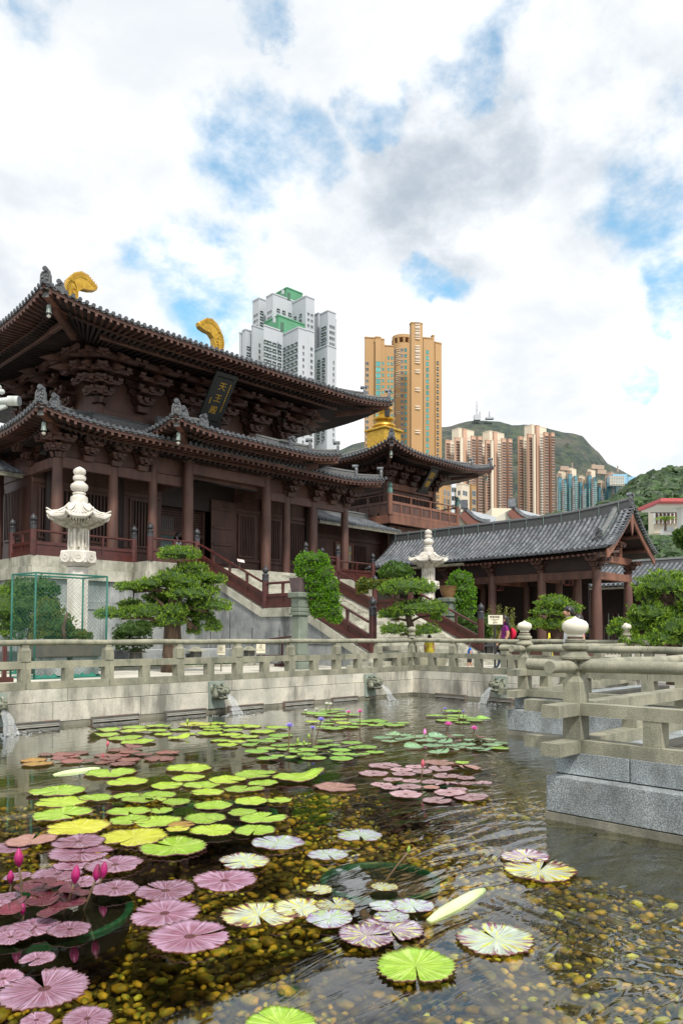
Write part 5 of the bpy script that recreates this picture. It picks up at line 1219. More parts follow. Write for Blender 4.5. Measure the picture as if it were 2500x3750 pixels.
def balustrade(label, pts, newels=None, hts=None):
    t = thing('balustrade', label, 'balustrade', tuple(pts[0]), None)
    for i, p in enumerate(pts):
        if newels is None or newels[i]: newel(t, *p, h=(hts or {}).get(i, 1.66))
    for p, q in zip(pts[:-1], pts[1:]): rail_run(t, p, q)
    return t
F1 = FZ+.06
balustrade('oxblood balustrade on the left wing of the platform', [(12.25, 31.4, F1), (12.3, 29.45, F1), (16.75, 29.5, F1)])
balustrade('oxblood balustrade right of the white lantern up to the stair top', [(16.8, 28.25, F1), (19.14, 28.2, F1)])
balustrade('balustrade down the left side of both stair flights', [(19.14, 28.12, F1-.02), (19.14, 23.35, 2.80), (19.14, 21.2, 2.80), (19.14, 17.5, 1.12)], [0, 1, 1, 1], {3: 1.95, 1: 1.72})
balustrade('balustrade down the right side of both stair flights', [(25.67, 28.12, F1-.02), (25.67, 23.35, 2.80), (25.67, 21.2, 2.80), (25.67, 17.5, 1.12)], [1, 1, 1, 1], {3: 1.95, 1: 1.72})
balustrade('oxblood balustrade right of the stair top', [(25.8, 28.2, F1), (28.05, 28.2, F1), (28.05, 29.4, F1), (32.2, 29.45, F1)], [0, 1, 1, 1])
balustrade('dark red balustrade on the left side wing behind the platform corner', [(6.5, 33.45, F1), (12.0, 33.5, F1)])

# ================================================================ link roofs, tower
GUT = mat('aged gutter metal', (.24, .23, .17), (.15, .145, .11), 3, .5, .2, 30, metal=.4)
def link_wing(name, label, x0, x1, ye, ze, yb, mirror=False):
    t = thing(name, label, 'building', ((x0+x1)/2, yb, FZ))
    d = 2.6; rows = [[(x, ye+d*k/6, ze+.40*d*k/6+.02*(k/6)**2) for x in (x0, x1)] for k in range(7)]
    b = MB(); b.grid(rows); rf = part('roof', b, TILE, t)
    n = int((x1-x0)/.29); rb = MB(); ends = []; dr = []
    for k in range(n+1):
        x = x0+.14+k*.29
        if x > x1: break
        v = []; f = []
        for i in range(6):
            y = ye+d*i/5; z = ze+.40*(y-ye)
            for j in range(6): a = PI*j/5; v.append((x+.085*math.cos(a), y, z+.085*math.sin(a)))
        for i in range(5):
            for j in range(5): f.append((i*6+j, i*6+j+1, i*6+j+7, i*6+j+6))
        rb.add(v, f); ends.append(mat4((x, ye-.05, ze+.05), s=(.085, .07, .085))); dr.append(mat4((x+.145, ye-.03, ze), s=(.10, .16, .09)))
    stuff(part('tile_row', rb, TILE, rf, smooth=True)); pieces('tile_end', DISC, ends, rf, key=t.name); pieces('drip_tile', DRIP, dr, rf, key=t.name)
    sweep_ridge(rf, [(x0+(x1-x0)*i/6, ye+d, ze+.4*d) for i in range(7)], .3, .3)
    b = MB(); b.box(x0, x1, ye-.16, ye-.0, ze-.26, ze-.12); b.box(x0, x1, ye-.18, ye+.0, ze-.12, ze-.09); part('gutter', b, GUT, t)
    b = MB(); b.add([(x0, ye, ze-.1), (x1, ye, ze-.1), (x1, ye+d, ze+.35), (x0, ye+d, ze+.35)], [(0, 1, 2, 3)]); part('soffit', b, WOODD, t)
    wall(t, x0, x1, yb, yb+.2, FZ, ze+.5, WOOD); beam(t, x0, x1, yb-.1, yb-.004, ze-.75, ze-.45); beam(t, x0, x1, yb-.1, yb-.004, FZ, FZ+.25); beam(t, x0, x1, yb-.08, yb-.004, 5.75, 5.92)
    return t
# right: between hall and tower
lw = link_wing('link_corridor', 'low tiled corridor with a curtained doorway between hall and tower', 31.3, 39.2, 33.2, 8.82, 35.2)
dx0 = at(1228, 2000, y=35.2)[0]; dx1 = at(1284, 2000, y=35.2)[0]; zt = at(1228, 1992, y=35.2)[2]
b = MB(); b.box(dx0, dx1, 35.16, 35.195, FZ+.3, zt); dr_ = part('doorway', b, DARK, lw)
b = MB(); b.box(dx0-.14, dx0, 35.08, 35.195, FZ+.25, zt+.14); b.box(dx1, dx1+.14, 35.08, 35.195, FZ+.25, zt+.14); b.box(dx0, dx1, 35.08, 35.19, zt, zt+.14); part('door_frame', b, WOODL, lw)
cu = thing('door_curtain', 'short grey split curtain with yellow leaf emblems in the corridor doorway', 'curtain', (dx0, 35.1, zt))
CURT = mat('grey cloth', (.36, .34, .29), (.29, .275, .24), 3, .9); YEL = mat('yellow print', (.70, .62, .06))
for i in range(4):
    u0 = dx0+.02+(dx1-dx0-.04)*i/4; u1 = dx0+.02+(dx1-dx0-.04)*(i+1)/4-.015; b = MB()
    rows = [[(u0+(u1-u0)*j/6, 35.10+.018*math.sin(j*1.9+i)*(k/4+.2), zt-.02-1.12*k/4+(.02*math.sin(j) if k == 4 else 0)) for j in range(7)] for k in range(5)]
    b.grid(rows); part('cloth_strip', b, CURT, cu, smooth=True)
    b = MB(); c = ((u0+u1)/2, 35.07, zt-.55); b.prism([(c[0]-.05, c[1], c[2]+.08), (c[0]-.09, c[1], c[2]+.0), (c[0], c[1], c[2]-.09), (c[0]+.08, c[1], c[2]+.02), (c[0]+.03, c[1], c[2]+.09)], (0, .005, 0)); part('emblem', b, YEL, cu)
window(lw, 'x', 35.2, 31.5, 32.9, 6.0, 7.9, 8, -1); window(lw, 'x', 35.2, 36.2, 37.8, 6.0, 7.9, 9, -1)
b = MB(); b.tube([(39.0, 33.1, 8.65), (39.0, 33.1, 8.4), (39.15, 33.6, 8.2), (39.15, 33.6, 1.0)], .06, 10); part('downpipe', b, GUT, lw, smooth='auto')
lw2 = link_wing('link_corridor', 'low tiled corridor with gutter left of the great hall', 3.5, 13.3, 33.2, 8.85, 35.2)
for x0 in (4.2, 6.4, 8.6, 10.8): window(lw2, 'x', 35.2, x0, x0+1.6, 6.0, 7.9, 8, -1)
for x in (6.2, 8.4, 10.6, 12.8): column(lw2, x, 34.6, FZ, 8.5, .2)
# tower
TX, TY = 42.55, 37.8
tw = thing('drum_tower', 'two storey timber tower with balcony and gilded finial beyond the hall', 'tower', (TX, TY, GZ))
TR = Hip(TX+.2, TY, 6.0, 5.85, 14.1, .20, .026, .62, 4.0, 4.0)
trf = hip_roof(tw, 'tower_roof', TR, 'FL', 5.6, over=3.1, soff=.10, bells={'FL': 'wind bell under the near corner of the tower roof', 'FR': 'small dark wind bell under the right corner of the tower roof'}, corners=('FL', 'FR', 'BL'), sp=.30, key='tw')
zt_ = 16.75
b = MB(); b.bevbox(TX-.95, TX+.95, TY-.95, TY+.95, zt_-1.3, zt_+.55, .06); b.bevbox(TX-1.1, TX+1.1, TY-1.1, TY+1.1, zt_+.5, zt_+.68, .05); fin = part('finial', b, GOLD, tw)
b = MB(); b.lathe([(.62, .66), (.78, .75), (.92, .92), (.88, 1.05), (.62, 1.15), (.58, 1.3), (.84, 1.42), (.86, 1.55), (.62, 1.68), (.42, 1.85), (.46, 2.05), (.70, 2.2), (.66, 2.32), (.26, 2.5), (.1, 2.8), (0, 3.0)], 24, (TX, TY, zt_), 0); part('lotus_bulb', b, GOLD, fin, smooth='auto')
b = MB(); b.obox((TX-.45, TY-.75, zt_+1.75), (1, 0, 0), (0, 1, 0), (0, 0, 1), .14, .14, .26); part('loudspeaker', b, BLACK, fin)
bx0, bx1, by0 = 39.85, 45.2, 35.1
for x, y in ((bx0, by0), (bx1, by0), (bx0, by0+5.3)): column(tw, x, y, 10.2, 12.75, .25)
wall(tw, bx0, bx1, by0+.1, by0+5.3, 9.8, 13.9, WOOD)
beam(tw, bx0-.1, bx1+.1, by0-.1, by0+.098, 12.2, 12.65, WOODL); beam(tw, bx0-.1, bx0+.098, by0+.1, by0+5.3, 12.2, 12.65)
window(tw, 'x', by0+.1, bx0+.35, bx0+3.3, 10.6, 12.0, 16, -1); window(tw, 'x', by0+.1, bx0+3.5, bx1-.4, 10.6, 12.0, 8, -1); window(tw, 'y', bx0, by0+.5, by0+4.6, 10.6, 12.0, 18, -1)
lst = [(bx0+k*1.32, by0, 12.7, (0, -1)) for k in (1, 2, 3)]+[(bx0, by0+k*1.4, 12.7, (-1, 0)) for k in (1, 2, 3)]+[(bx0, by0, 12.7, (-1, -1)), (bx0, by0, 12.7, (0, -1)), (bx0, by0, 12.7, (-1, 0)), (bx1, by0, 12.7, (0, -1)), (bx1, by0, 12.7, (1, -1)), (bx1, by0, 12.7, (1, 0))]
brackets(tw, lst, BR1, 1.35)
b = MB()
cc = np.array([TX+.15, by0-1.55, 13.0]); u2 = np.array([.0, -.75, 1.0]); u2 /= np.linalg.norm(u2); n2 = np.cross((1, 0, 0), u2)
nb = thing('name_board', 'small black name board with gold writing under the tower roof', 'sign', tuple(cc))
b.obox(cc, (1, 0, 0), u2, n2, .42, .95, .05); b.obox(cc-u2*1.0, (1, 0, 0), u2, n2, .62, .12, .06); b.obox(cc+u2*1.0, (1, 0, 0), u2, n2, .6, .1, .06); part('board', b, BLACKP, nb)
for i, ch in enumerate('鼓樓'): lettering(ch, .55, GOLD, cc+u2*(.34-.68*i)+n2*.055, (1, 0, 0), u2, nb, name='character')
# balcony
gx0, gx1, gy0 = 38.6, 46.35, 33.7
for (x0, x1, y0, y1) in ((gx0-.1, gx1+.35, gy0-.08, gy0+.12), (gx0-.1, gx0+.1, gy0+.12, 42)):
    b = MB(); b.bevbox(x0, x1, y0, y1, 9.42, 10.0, .02)
    if x1 > 40: bal = part('balcony', b, WOODL, tw)
    else: part('edge_beam', b, WOODL, bal)
b = MB(); b.box(gx0+.1, gx1, gy0+.12, by0+.1, 9.9, 10.05); b.box(gx0+.1, bx0, by0+.1, 42, 9.9, 10.05); part('deck', b, WOODD, bal)
def rb(x0, x1, y0, y1):
    horiz = abs(x1-x0) > abs(y1-y0); mm_ = WOODL if horiz else WOOD  # front rails get the sunlit tone, side rails the darker one
    for z0, z1, w in ((10.02, 10.22, .12), (10.80, 10.98, .12)):
        b = MB(); b.box(min(x0, x1)-(0 if horiz else w/2), max(x0, x1)+(0 if horiz else w/2), min(y0, y1)-(w/2 if horiz else 0), max(y0, y1)+(w/2 if horiz else 0), z0, z1); part('rail', b, mm_, bal)
    b = MB(); b.tube([(x0, y0, 11.45), (x1, y1, 11.45)], .055, 10); part('handrail', b, mm_, bal, smooth='auto')
    b = MB(); b.beam((x0, y0, 10.5), (x1, y1, 10.5), .03, .62); part('board', b, WOOD, bal)
    L_ = math.hypot(x1-x0, y1-y0); n = round(L_/1.1)
    for i in range(1, n+1):
        x, y = x0+(x1-x0)*i/n, y0+(y1-y0)*i/n; b = MB(); b.box(x-.06, x+.06, y-.07, y+.07, 10.0, 10.82); 
        if i % 2 == 0: b.box(x-.055, x+.055, y-.055, y+.055, 10.96, 11.42)
        part('baluster', b, mm_, bal)
rb(gx0, gx1, gy0, gy0); rb(gx0, gx0, gy0, 41)
b = MB(); b.tube([(gx1, gy0, 11.4), (gx1, gy0+2.2, 11.4)], .05, 8); b.box(gx1-.06, gx1+.06, gy0, by0+4, 10.0, 10.2); part('handrail', b, WOOD, bal)
VERD = mat('verdigris cap', (.16, .30, .26), (.08, .15, .14), 7, .5, metal=.4)
for x, y in ((gx0, gy0), (gx1, gy0), (gx1, gy0+2.2), (gx0, 41)):
    b = MB(); b.lathe([(.16, 0), (.16, 1.55)], 12, (x, y, 10.0)); part('newel', b, WOODL, bal, smooth='auto')
    b = MB(); b.lathe([(.17, 1.5), (.175, 1.85), (.10, 1.9), (.16, 2.0), (.17, 2.12), (.06, 2.25), (0, 2.3)], 12, (x, y, 10.0)); part('newel_cap', b, VERD, bal, smooth='auto')
# tower foot, boarded walls
wall(tw, 39.25, 47.4, 34.4, 43, GZ, 9.42, WOODL, 'boarded_wall'); wall(tw, 39.2, 39.25, 34.41, 43, GZ, 9.42, WOOD, 'boarded_wall')  # lit front and darker side are two timber tones
b = MB()
for x in (39.3, 40.1, 44.1): b.box(x, x+.12, 34.33, 34.4, GZ, 9.42)
b.box(39.4, 47, 34.34, 34.4, 7.0, 7.15); b.box(39.4, 47, 34.34, 34.4, 8.62, 8.75); part('frame_post', b, WOODL, tw)
window(tw, 'x', 34.4, 40.3, 44.0, 7.2, 8.6, 20, -1, m=WOODL)
# ================================================================ right hand gallery
ga = thing('open_gallery', 'long open timber gallery with a big grey tiled gable roof at the right', 'pavilion', (38.6, 24, GZ))
EX, RX, BX, GY0, GY1 = 35.9, 38.65, 41.6, 16.75, 33.5
def endlift(y, k): return k*max(0, 1-(y-GY0)/6.5)**2.2
def gz(x, y):
    d = (x-EX) if x < RX else (BX-x); t = d/((RX-EX) if x < RX else (BX-RX))
    ze = 6.10+endlift(y, .12); zr_ = 8.10+endlift(y, .42); return ze+(zr_-ze)*(.62*t+.38*t*t)
rows = [[(EX+(BX-EX)*i/24, GY0+.05+(GY1-GY0)*j/20, gz(EX+(BX-EX)*i/24, GY0+.05+(GY1-GY0)*j/20)) for i in range(25)] for j in range(21)]
b = MB(); b.grid(rows); gr_ = part('roof', b, mat('tile channel', (.055, .06, .068), (.035, .04, .045), 4, .7), ga)
rows = [[(EX+.1+(BX-EX-.2)*i/24, GY0+.2+(GY1-GY0)*j/20, gz(EX+.1+(BX-EX-.2)*i/24, GY0+(GY1-GY0)*j/20)-.2) for i in range(25)] for j in range(21)]
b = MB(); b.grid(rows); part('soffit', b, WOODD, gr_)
tiles = []; ends = []; dr = []; raf = []
SP = .30
for k in range(int((GY1-GY0)/SP)):
    y = GY0+.25+k*SP; n = 10
    for i in range(n):
        x0 = EX+(RX-EX)*i/n; x1 = EX+(RX-EX)*(i+1)/n; p = np.array([x0, y, gz(x0, y)]); q = np.array([x1, y, gz(x1, y)]); d = q-p; L_ = np.linalg.norm(d); d /= L_
        sd = np.array([0, -1., 0]); up = np.cross(sd, d); 
        tiles.append(mat4((p+q)/2+up*.012, sd, d, up, (.098, L_*1.06, .10)))
    p = np.array([EX, y, gz(EX, y)]); ends.append(mat4(p+np.array([-.05, 0, .05]), (0, -1, 0), (1, 0, 0), (0, 0, 1), (.1, .08, .1))); dr.append(mat4(p+np.array([-.03, .15, 0]), (0, -1, 0), (1, 0, 0), (0, 0, 1), (.10, .16, .09)))
    raf.append(mat4((EX+.72, y, gz(EX, y)-.20), *frame((1, 0, .12)), (1.4, .10, .11)))
pieces('roof_tile', HALF, tiles, gr_, key='gal'); pieces('tile_end', DISC, ends, gr_, key='gal'); pieces('drip_tile', DRIP, dr, gr_, key='gal'); pieces('rafter', RAFT, raf, gr_, key='gal')
pts = [(RX, GY0+.15+(GY1-GY0)*i/30, gz(RX, GY0+.15+(GY1-GY0)*i/30)-.05) for i in range(31)]
sweep_ridge(gr_, pts, .32, .48, 'main_ridge', mat('dark ridge tile', (.085, .088, .092), (.05, .052, .056), 4, .6, .3, 60, .1, (1, 1, 16))); ties(gr_, pts, .32, .48, 2); ridge_ornament(gr_, (RX, GY0+.1, gz(RX, GY0)+.0), (0, -1), .34, .62)
pts = [(EX+.75+(RX-EX-.85)*i/12, GY0+.95, gz(EX+.75+(RX-EX-.85)*i/12, GY0+.95)+.02) for i in range(13)]
sweep_ridge(gr_, pts, .26, .30); ties(gr_, pts, .26, .30, 2); ridge_ornament(gr_, (EX+.72, GY0+.95, gz(EX+.7, GY0+.95)-.02), (-1, 0), .40, .56)
rk = []; rke = []
for i in range(34):                                  # rake tiles across the gable edge
    x = EX+.10+(BX-EX-.2)*i/33; z = gz(x, GY0)
    rk.append(mat4((x, GY0+.18, z+.02), (1, 0, 0), (0, -1, 0), (0, 0, 1), (.085, .50, .085))); rke.append(mat4((x, GY0-.10, z+.05), s=(.085, .07, .085)))
pieces('rake_tile', HALF, rk, gr_, key='gal2'); pieces('tile_end', DISC, rke, gr_, key='gal2')
for s, (xa, xb) in enumerate(((EX-.02, RX), (RX, BX+.02))):      # barge boards
    rows = []
    for i in range(15):
        x = xa+(xb-xa)*i/14; z = gz(x, GY0)-.10; t = i/14 if s == 0 else 1-i/14; w = .46-.14*math.sin(PI*t)
        rows.append([(x, GY0+.10, z), (x, GY0+.10, z-w), (x, GY0+.19, z-w), (x, GY0+.19, z)])
    b = MB(); b.grid(rows); n = 4; b.f += [(0, 1, 2, 3), tuple(len(rows)*4-4+i for i in (3, 2, 1, 0))]; b.m += [0, 0]; part('barge_board', b, WOODL, ga)
b = MB(); b.prism([(RX-.16, GY0+.06, gz(RX, GY0)-.35), (RX+.16, GY0+.06, gz(RX, GY0)-.35), (RX+.15, GY0+.06, gz(RX, GY0)-.9), (RX+.08, GY0+.06, gz(RX, GY0)-1.25), (RX, GY0+.06, gz(RX, GY0)-1.5), (RX-.08, GY0+.06, gz(RX, GY0)-1.25), (RX-.15, GY0+.06, gz(RX, GY0)-.9)], (0, .06, 0)); part('gable_pendant', b, WOODL, ga)
c1x, c2x = EX+.95, BX-1.0
cy = [at(2185, 2200, x=c1x)[1]+.0, at(1983, 2200, x=c1x)[1]]; stp_ = cy[1]-cy[0]; cols_ = [cy[0], cy[1], cy[1]+stp_, cy[1]+2*stp_]
for y in cols_:
    column(ga, c1x, y, GZ+.1, 5.15, .25); column(ga, c2x, y, GZ+.1, 5.15, .24)
    beam(ga, c1x, c2x, y-.13, y+.13, 4.68, 5.08, WOODL)
column(ga, RX+.1, cols_[1], GZ+.1, 5.15, .22); column(ga, c1x+1.6, cols_[0]+1.9, GZ+.1, 5.15, .24)
beam(ga, c1x-.13, c1x+.13, cols_[0], GY1, 4.72, 5.14); beam(ga, c2x-.13, c2x+.13, cols_[0], GY1, 4.72, 5.12, WOODD)
wall(ga, c1x-.02, c1x+.06, cols_[0]+.2, GY1, 5.15, 6.1, WOODD)
y0 = cols_[0]
for x0, x1, z0, z1 in ((c1x-.35, c2x+.35, 5.62, 6.0), (c1x+.5, c2x-.5, 6.62, 6.9)): beam(ga, x0, x1, y0-.12, y0+.12, z0, z1, WOODL)
beam(ga, RX-.12, RX+.12, y0-.1, y0+.1, 6.0, 7.7, WOODL)
for x in (c1x+1.0, c2x-1.0): beam(ga, x-.11, x+.11, y0-.1, y0+.1, 6.0, 6.64, WOODL)
for x in (EX+1.0, EX+1.9, RX, BX-1.9, BX-1.0):       # purlins reaching out to the gable
    z = gz(x, GY0)-.42; b = MB(); b.tube([(x, GY0+.2, z), (x, GY1, z)], .12, 10); part('purlin', b, WOOD, ga, smooth='auto')
brackets(ga, [(c1x, y, 5.15, (-1, 0)) for y in cols_]+[(c1x, y0, 5.15, (0, -1)), (c2x, y0, 5.15, (0, -1)), (c2x, y0, 5.15, (1, 0))]+[(RX, y0, 6.0, (0, -1))], BR1, .8)
wall(ga, 40.9, 41.0, cols_[0]+2.5, 34, GZ, 6.1, WOODD); wall(ga, EX+1.6, BX-1, 29.5, 29.6, GZ, 6.1, WOODD)
for k in range(9):
    y = cols_[0]+.3+k*.22; b = MB(); b.box(c2x-.03, c2x+.03, y, y+.07, GZ+.1, 2.2); part('fence_bar', b, WOODD, ga)
b = MB(); b.box(c2x-.04, c2x+.04, cols_[0], cols_[1], 2.2, 2.3); part('fence_rail', b, WOODD, ga)
b = MB(); b.bevbox(EX+.3, BX-.3, GY0+.7, GY1, .45, GZ+.12, .02); part('plinth', b, COPE, ga)
PINKL = mat('red lantern paper', (.30, .10, .10), (.2, .06, .06), 3, .7)
for (px_, py_, y_, lb) in ((2080, 2130, 19.6, 'small square lantern hanging beside the gallery front column'), (1830, 2150, 22.6, 'dark square lantern hanging deep inside the gallery')):
    p = at(px_, py_, y=y_) if False else at(px_, py_, x=38.4); t = thing('hanging_lantern', lb, 'lantern', tuple(p)); x, y, z = p
    b = MB(); b.lathe([(.30, .20), (.10, .30), (.02, .34)], 4, (x, y, z), PI/4); b.tube([(x, y, z+.3), (x, y, z+.9)], .015, 5); part('roof', b, PINKL, t)
    b = MB()
    for i in (-1, 1):
        for j in (-1, 1): b.box(x+i*.15-.02, x+i*.15+.02, y+j*.15-.02, y+j*.15+.02, z-.2, z+.2)
    b.box(x-.17, x+.17, y-.17, y+.17, z-.22, z-.16); part('frame', b, PINKL, t)
    b = MB(); b.box(x-.12, x+.12, y-.12, y+.12, z-.15, z+.15); part('panel', b, WOODD, t)
# gutter at the gallery eave's left end, chain of rain cups
b = MB(); b.box(EX-.2, EX-.06, 25.6, 33.4, 5.80, 5.94); part('gutter', b, GUT, ga)
rc = thing('rain_chain', 'chain of small bronze cups hanging from the gallery gutter', 'chain', (EX-.13, 25.9, 5.8))
for i in range(17):
    z = 5.72-i*.17; b = MB(); b.lathe([(.05, -.05), (.075, .0), (.09, .06), (.07, .05), (.03, -.02)], 10, (EX-.13, 25.9, z)); part('cup', b, IRON, rc, smooth='auto')
# second gallery farther right
g2 = thing('rear_gallery', 'lower tiled gallery roof glimpsed behind the right pine', 'building', (50, 18, GZ))
x0, y0_ = 46.5, 13.0
rows = [[(x0+3.2*i/6, y0_+(24-y0_)*j/4, 4.95+1.55*(i/6)**1.2) for i in range(7)] for j in range(5)]
b = MB(); b.grid(rows); r2 = part('roof', b, mat('tile channel'[:], (.055, .06, .068)), g2)
tl = []; ed = []
for k in range(34):
    y = y0_+.2+k*.32
    for i in range(8):
        f_ = lambda q: np.array([x0+3.2*q, y, 4.95+1.55*q**1.2]); p, q = f_(i/8), f_((i+1)/8); d = q-p; L_ = np.linalg.norm(d); d /= L_; sd = np.array([0, -1., 0]); tl.append(mat4((p+q)/2, sd, d, np.cross(sd, d), (.1, L_*1.05, .1)))
    ed.append(mat4((x0-.05, y, 5.0), (0, -1, 0), (1, 0, 0), (0, 0, 1), (.1, .07, .1)))
pieces('roof_tile', HALF, tl, r2, cap=200); pieces('tile_end', DISC, ed, r2)
sweep_ridge(r2, [(x0+3.2, y0_+11*i/6, 6.45) for i in range(7)], .3, .28)
b = MB(); b.box(x0-.2, x0-.05, y0_, 24, 4.72, 4.85); part('gutter', b, GUT, g2)
wall(g2, x0+1.4, x0+1.5, y0_, 24, GZ, 5.4, WOODD)
for k in range(5): column(g2, x0+.9, y0_+.8+k*2.4, GZ, 4.7, .2)
for k in range(30): 
    y = y0_+.3+k*.34; b = MB(); b.box(x0+1.32, x0+1.38, y, y+.06, GZ, 3.2); part('bar', b, mat('pale slit', (.25, .27, .25)) if k % 2 else WOOD, g2)

# ================================================================ white stone lanterns
def stone_lantern(x, y, z0, ztop, label, s):
    """octagonal shaft, garlanded box, light chamber, eight sided upswept roof, stacked finial"""
    t = thing('stone_lantern', label, 'stone lantern', (x, y, z0), 'tall white carved stone lanterns before the hall')
    H = ztop-z0; a0 = PI/8+.35; Z = lambda q: q*s
    zb = ztop-3.16*s
    b = MB(); b.lathe([(.62*s, 0), (.62*s, .12), (.55*s, .2), (.60*s, .3), (.40*s, .5)], 8, (x, y, z0), a0); bs = part('base', b, WHITES, t)
    b = MB(); b.lathe([(.38*s, .5), (.42*s, .58), (.30*s, .66)], 16, (x, y, z0)); part('base_lotus', b, WHITES, bs, smooth='auto')
    b = MB(); b.lathe([(.325*s, 0), (.335*s, zb-z0-.55)], 8, (x, y, z0+.55), a0); part('shaft', b, WHITE, t)
    c = (x, y, zb)
    b = MB(); b.lathe([(.34*s, .02*s), (.52*s, .12*s), (.56*s, .14*s), (.56*s, .46*s), (.53*s, .50*s), (.3*s, .50*s)], 8, c, a0); bx = part('garland_box', b, WHITE, t)
    b = MB()
    for k in range(8):
        a = a0+PI/8+k*PI/4; ap = .56*s*math.cos(PI/8); ctr = np.array([x+ap*math.cos(a), y+ap*math.sin(a), zb+.30*s]); o = np.array([math.cos(a), math.sin(a), 0]); sd = np.array([-math.sin(a), math.cos(a), 0])
        b.tube([ctr+sd*.065*s*math.cos(q)+np.array([0, 0, .065*s*math.sin(q)])+o*.005 for q in np.linspace(0, 2*PI, 13)], .012*s, 5)
        b.tube([ctr+sd*.19*s*math.cos(q)+np.array([0, 0, .17*s*math.sin(q)])+o*.005 for q in np.linspace(PI, 2*PI, 11)], .02*s, 5)
    part('carving', b, WHITE, bx)
    b = MB(); b.lathe([(.30*s, .50*s), (.30*s, 1.18*s), (.33*s, 1.22*s)], 8, c, a0); ch = part('light_chamber', b, WHITES, t)
    b = MB()
    for k in range(8):
        a = a0+k*PI/4; b.beam((x+.305*s*math.cos(a), y+.305*s*math.sin(a), zb+.52*s), (x+.305*s*math.cos(a), y+.305*s*math.sin(a), zb+1.18*s), .05*s, .05*s, up=(1, 0, .01))
        a += PI/8; b.beam((x+.285*s*math.cos(a), y+.285*s*math.sin(a), zb+.62*s), (x+.285*s*math.cos(a), y+.285*s*math.sin(a), zb+1.08*s), .09*s, .05*s, .05*s, .03*s, up=(1, 0, .01))
    part('relief', b, WHITE, ch)
    b = MB(); b.lathe([(.30*s, 1.18*s), (.40*s, 1.30*s), (.62*s, 1.40*s), (.78*s, 1.48*s)], 8, c, a0); part('corbel', b, WHITES, t)
    b = MB()
    for k in range(8):
        for j in range(7):
            a1 = a0+k*PI/4; a2 = a1+PI/4; q = (j+.5)/7
            P1 = lambda r, z: (x+r*s*((1-q)*math.cos(a1)+q*math.cos(a2)), y+r*s*((1-q)*math.sin(a1)+q*math.sin(a2)), zb+z*s)
            b.beam(P1(.36, 1.24), P1(.80, 1.44), .05*s, .05*s)
    part('dentils', b, WHITES, t)
    # upswept roof
    rows = []; n = 8; m = 8; v = []; 
    for k in range(n*m+1):
        q = (k % m)/m; a1 = a0+(k//m)*PI/4; a2 = a1+PI/4; dx_ = (1-q)*math.cos(a1)+q*math.cos(a2); dy_ = (1-q)*math.sin(a1)+q*math.sin(a2); cor = abs(q-.5)*2; col_ = []
        for r, z in ((.80, 1.44), (.93, 1.50), (.93, 1.555), (.62, 1.645), (.42, 1.79), (.28, 1.98)):
            lift = .12*cor**5*(max(0, (r-.45)/.45)); rr = r*(1+.10*cor**4*(r > .8)); col_.append((x+rr*s*dx_, y+rr*s*dy_, zb+(z+lift)*s))
        rows.append(col_)
    b = MB(); b.grid(rows); rf = part('roof', b, WHITE, t)
    b = MB()
    for k in range(8):
        a = a0+k*PI/4; b.tube([(x+r*s*math.cos(a), y+r*s*math.sin(a), zb+z*s) for r, z in ((.30, 2.0), (.45, 1.84), (.66, 1.72), (.86, 1.68), (1.02, 1.76))], [.035*s, .03*s, .03*s, .035*s, .03*s], 7)
        for j in range(1, 6):
            a1 = a; a2 = a+PI/4; q = j/6; P1 = lambda r, z: (x+r*s*((1-q)*math.cos(a1)+q*math.cos(a2)), y+r*s*((1-q)*math.sin(a1)+q*math.sin(a2)), zb+z*s); b.tube([P1(.30, 1.98), P1(.45, 1.80), P1(.64, 1.68), P1(.90, 1.61)], .02*s, 5)
    part('roof_ribs', b, WHITE, rf, smooth='auto')
    b = MB(); pr = [(.26, 1.94), (.27, 2.06), (.26, 2.20), (.20, 2.24), (.17, 2.27), (.20, 2.30), (.20, 2.34), (.15, 2.37), (.24, 2.43), (.27, 2.52), (.25, 2.60), (.16, 2.67), (.14, 2.72), (.19, 2.75), (.20, 2.80), (.19, 2.86), (.13, 2.89), (.17, 2.93), (.195, 3.0), (.18, 3.07), (.10, 3.13), (0, 3.18)]
    b.lathe([(r*s, z*s) for r, z in pr], 20, c); part('finial', b, WHITE, t, smooth='auto')
    return t
stone_lantern(11.55, 24.0, GZ, at(277, 1708, y=24.0)[2], 'near white stone lantern left of the stairs, half behind the netted cage', 1.08)
stone_lantern(32.0, 25.2, GZ, at(1570, 1940, y=25.2)[2], 'farther white stone lantern between the pines and the gallery', 1.06)
# corner of a stone roof at the left frame edge
gl_ = thing('carved_roof_corner', 'pale carved stone roof corner with a flower ended tube poking in at the left edge', 'stone roof', tuple(at(-60, 1480, d=20)))
e = at(70, 1468, d=20.0); s_ = at(-60, 1466, d=20.0); GREY = mat('pale weathered stone', (.58, .62, .62), (.40, .43, .42), 4, .7, .4, 40, stain=(.15, .16, .13), stain_amt=.5)
b = MB(); b.tube([s_, (s_+e)/2-np.array([0, 0, .012]), e], [.08, .085, .125], 16); b.tube([e-(e-s_)*.30, e], .13, 16); part('tube_tile', b, GREY, gl_, smooth='auto')
a_, sd_, u_ = frame(e-s_); pieces('tile_end', DISC, [mat4(e+a_*.02, sd_, -a_, u_, (.13, .05, .13))], gl_)
b = MB()
for k in range(5): o_ = np.array([0, 0, -.07-.022*k]); b.tube([s_+o_*1.3, (s_+e)/2+o_+np.array([0, 0, -.02]), e-(e-s_)*.32+o_*.8], .012, 5)
b.beam(s_+np.array([0, 0, -.28]), e-(e-s_)*.35+np.array([0, 0, -.15]), .12, .26, .10, .06); part('eave_moulding', b, GREY, gl_)
b = MB()
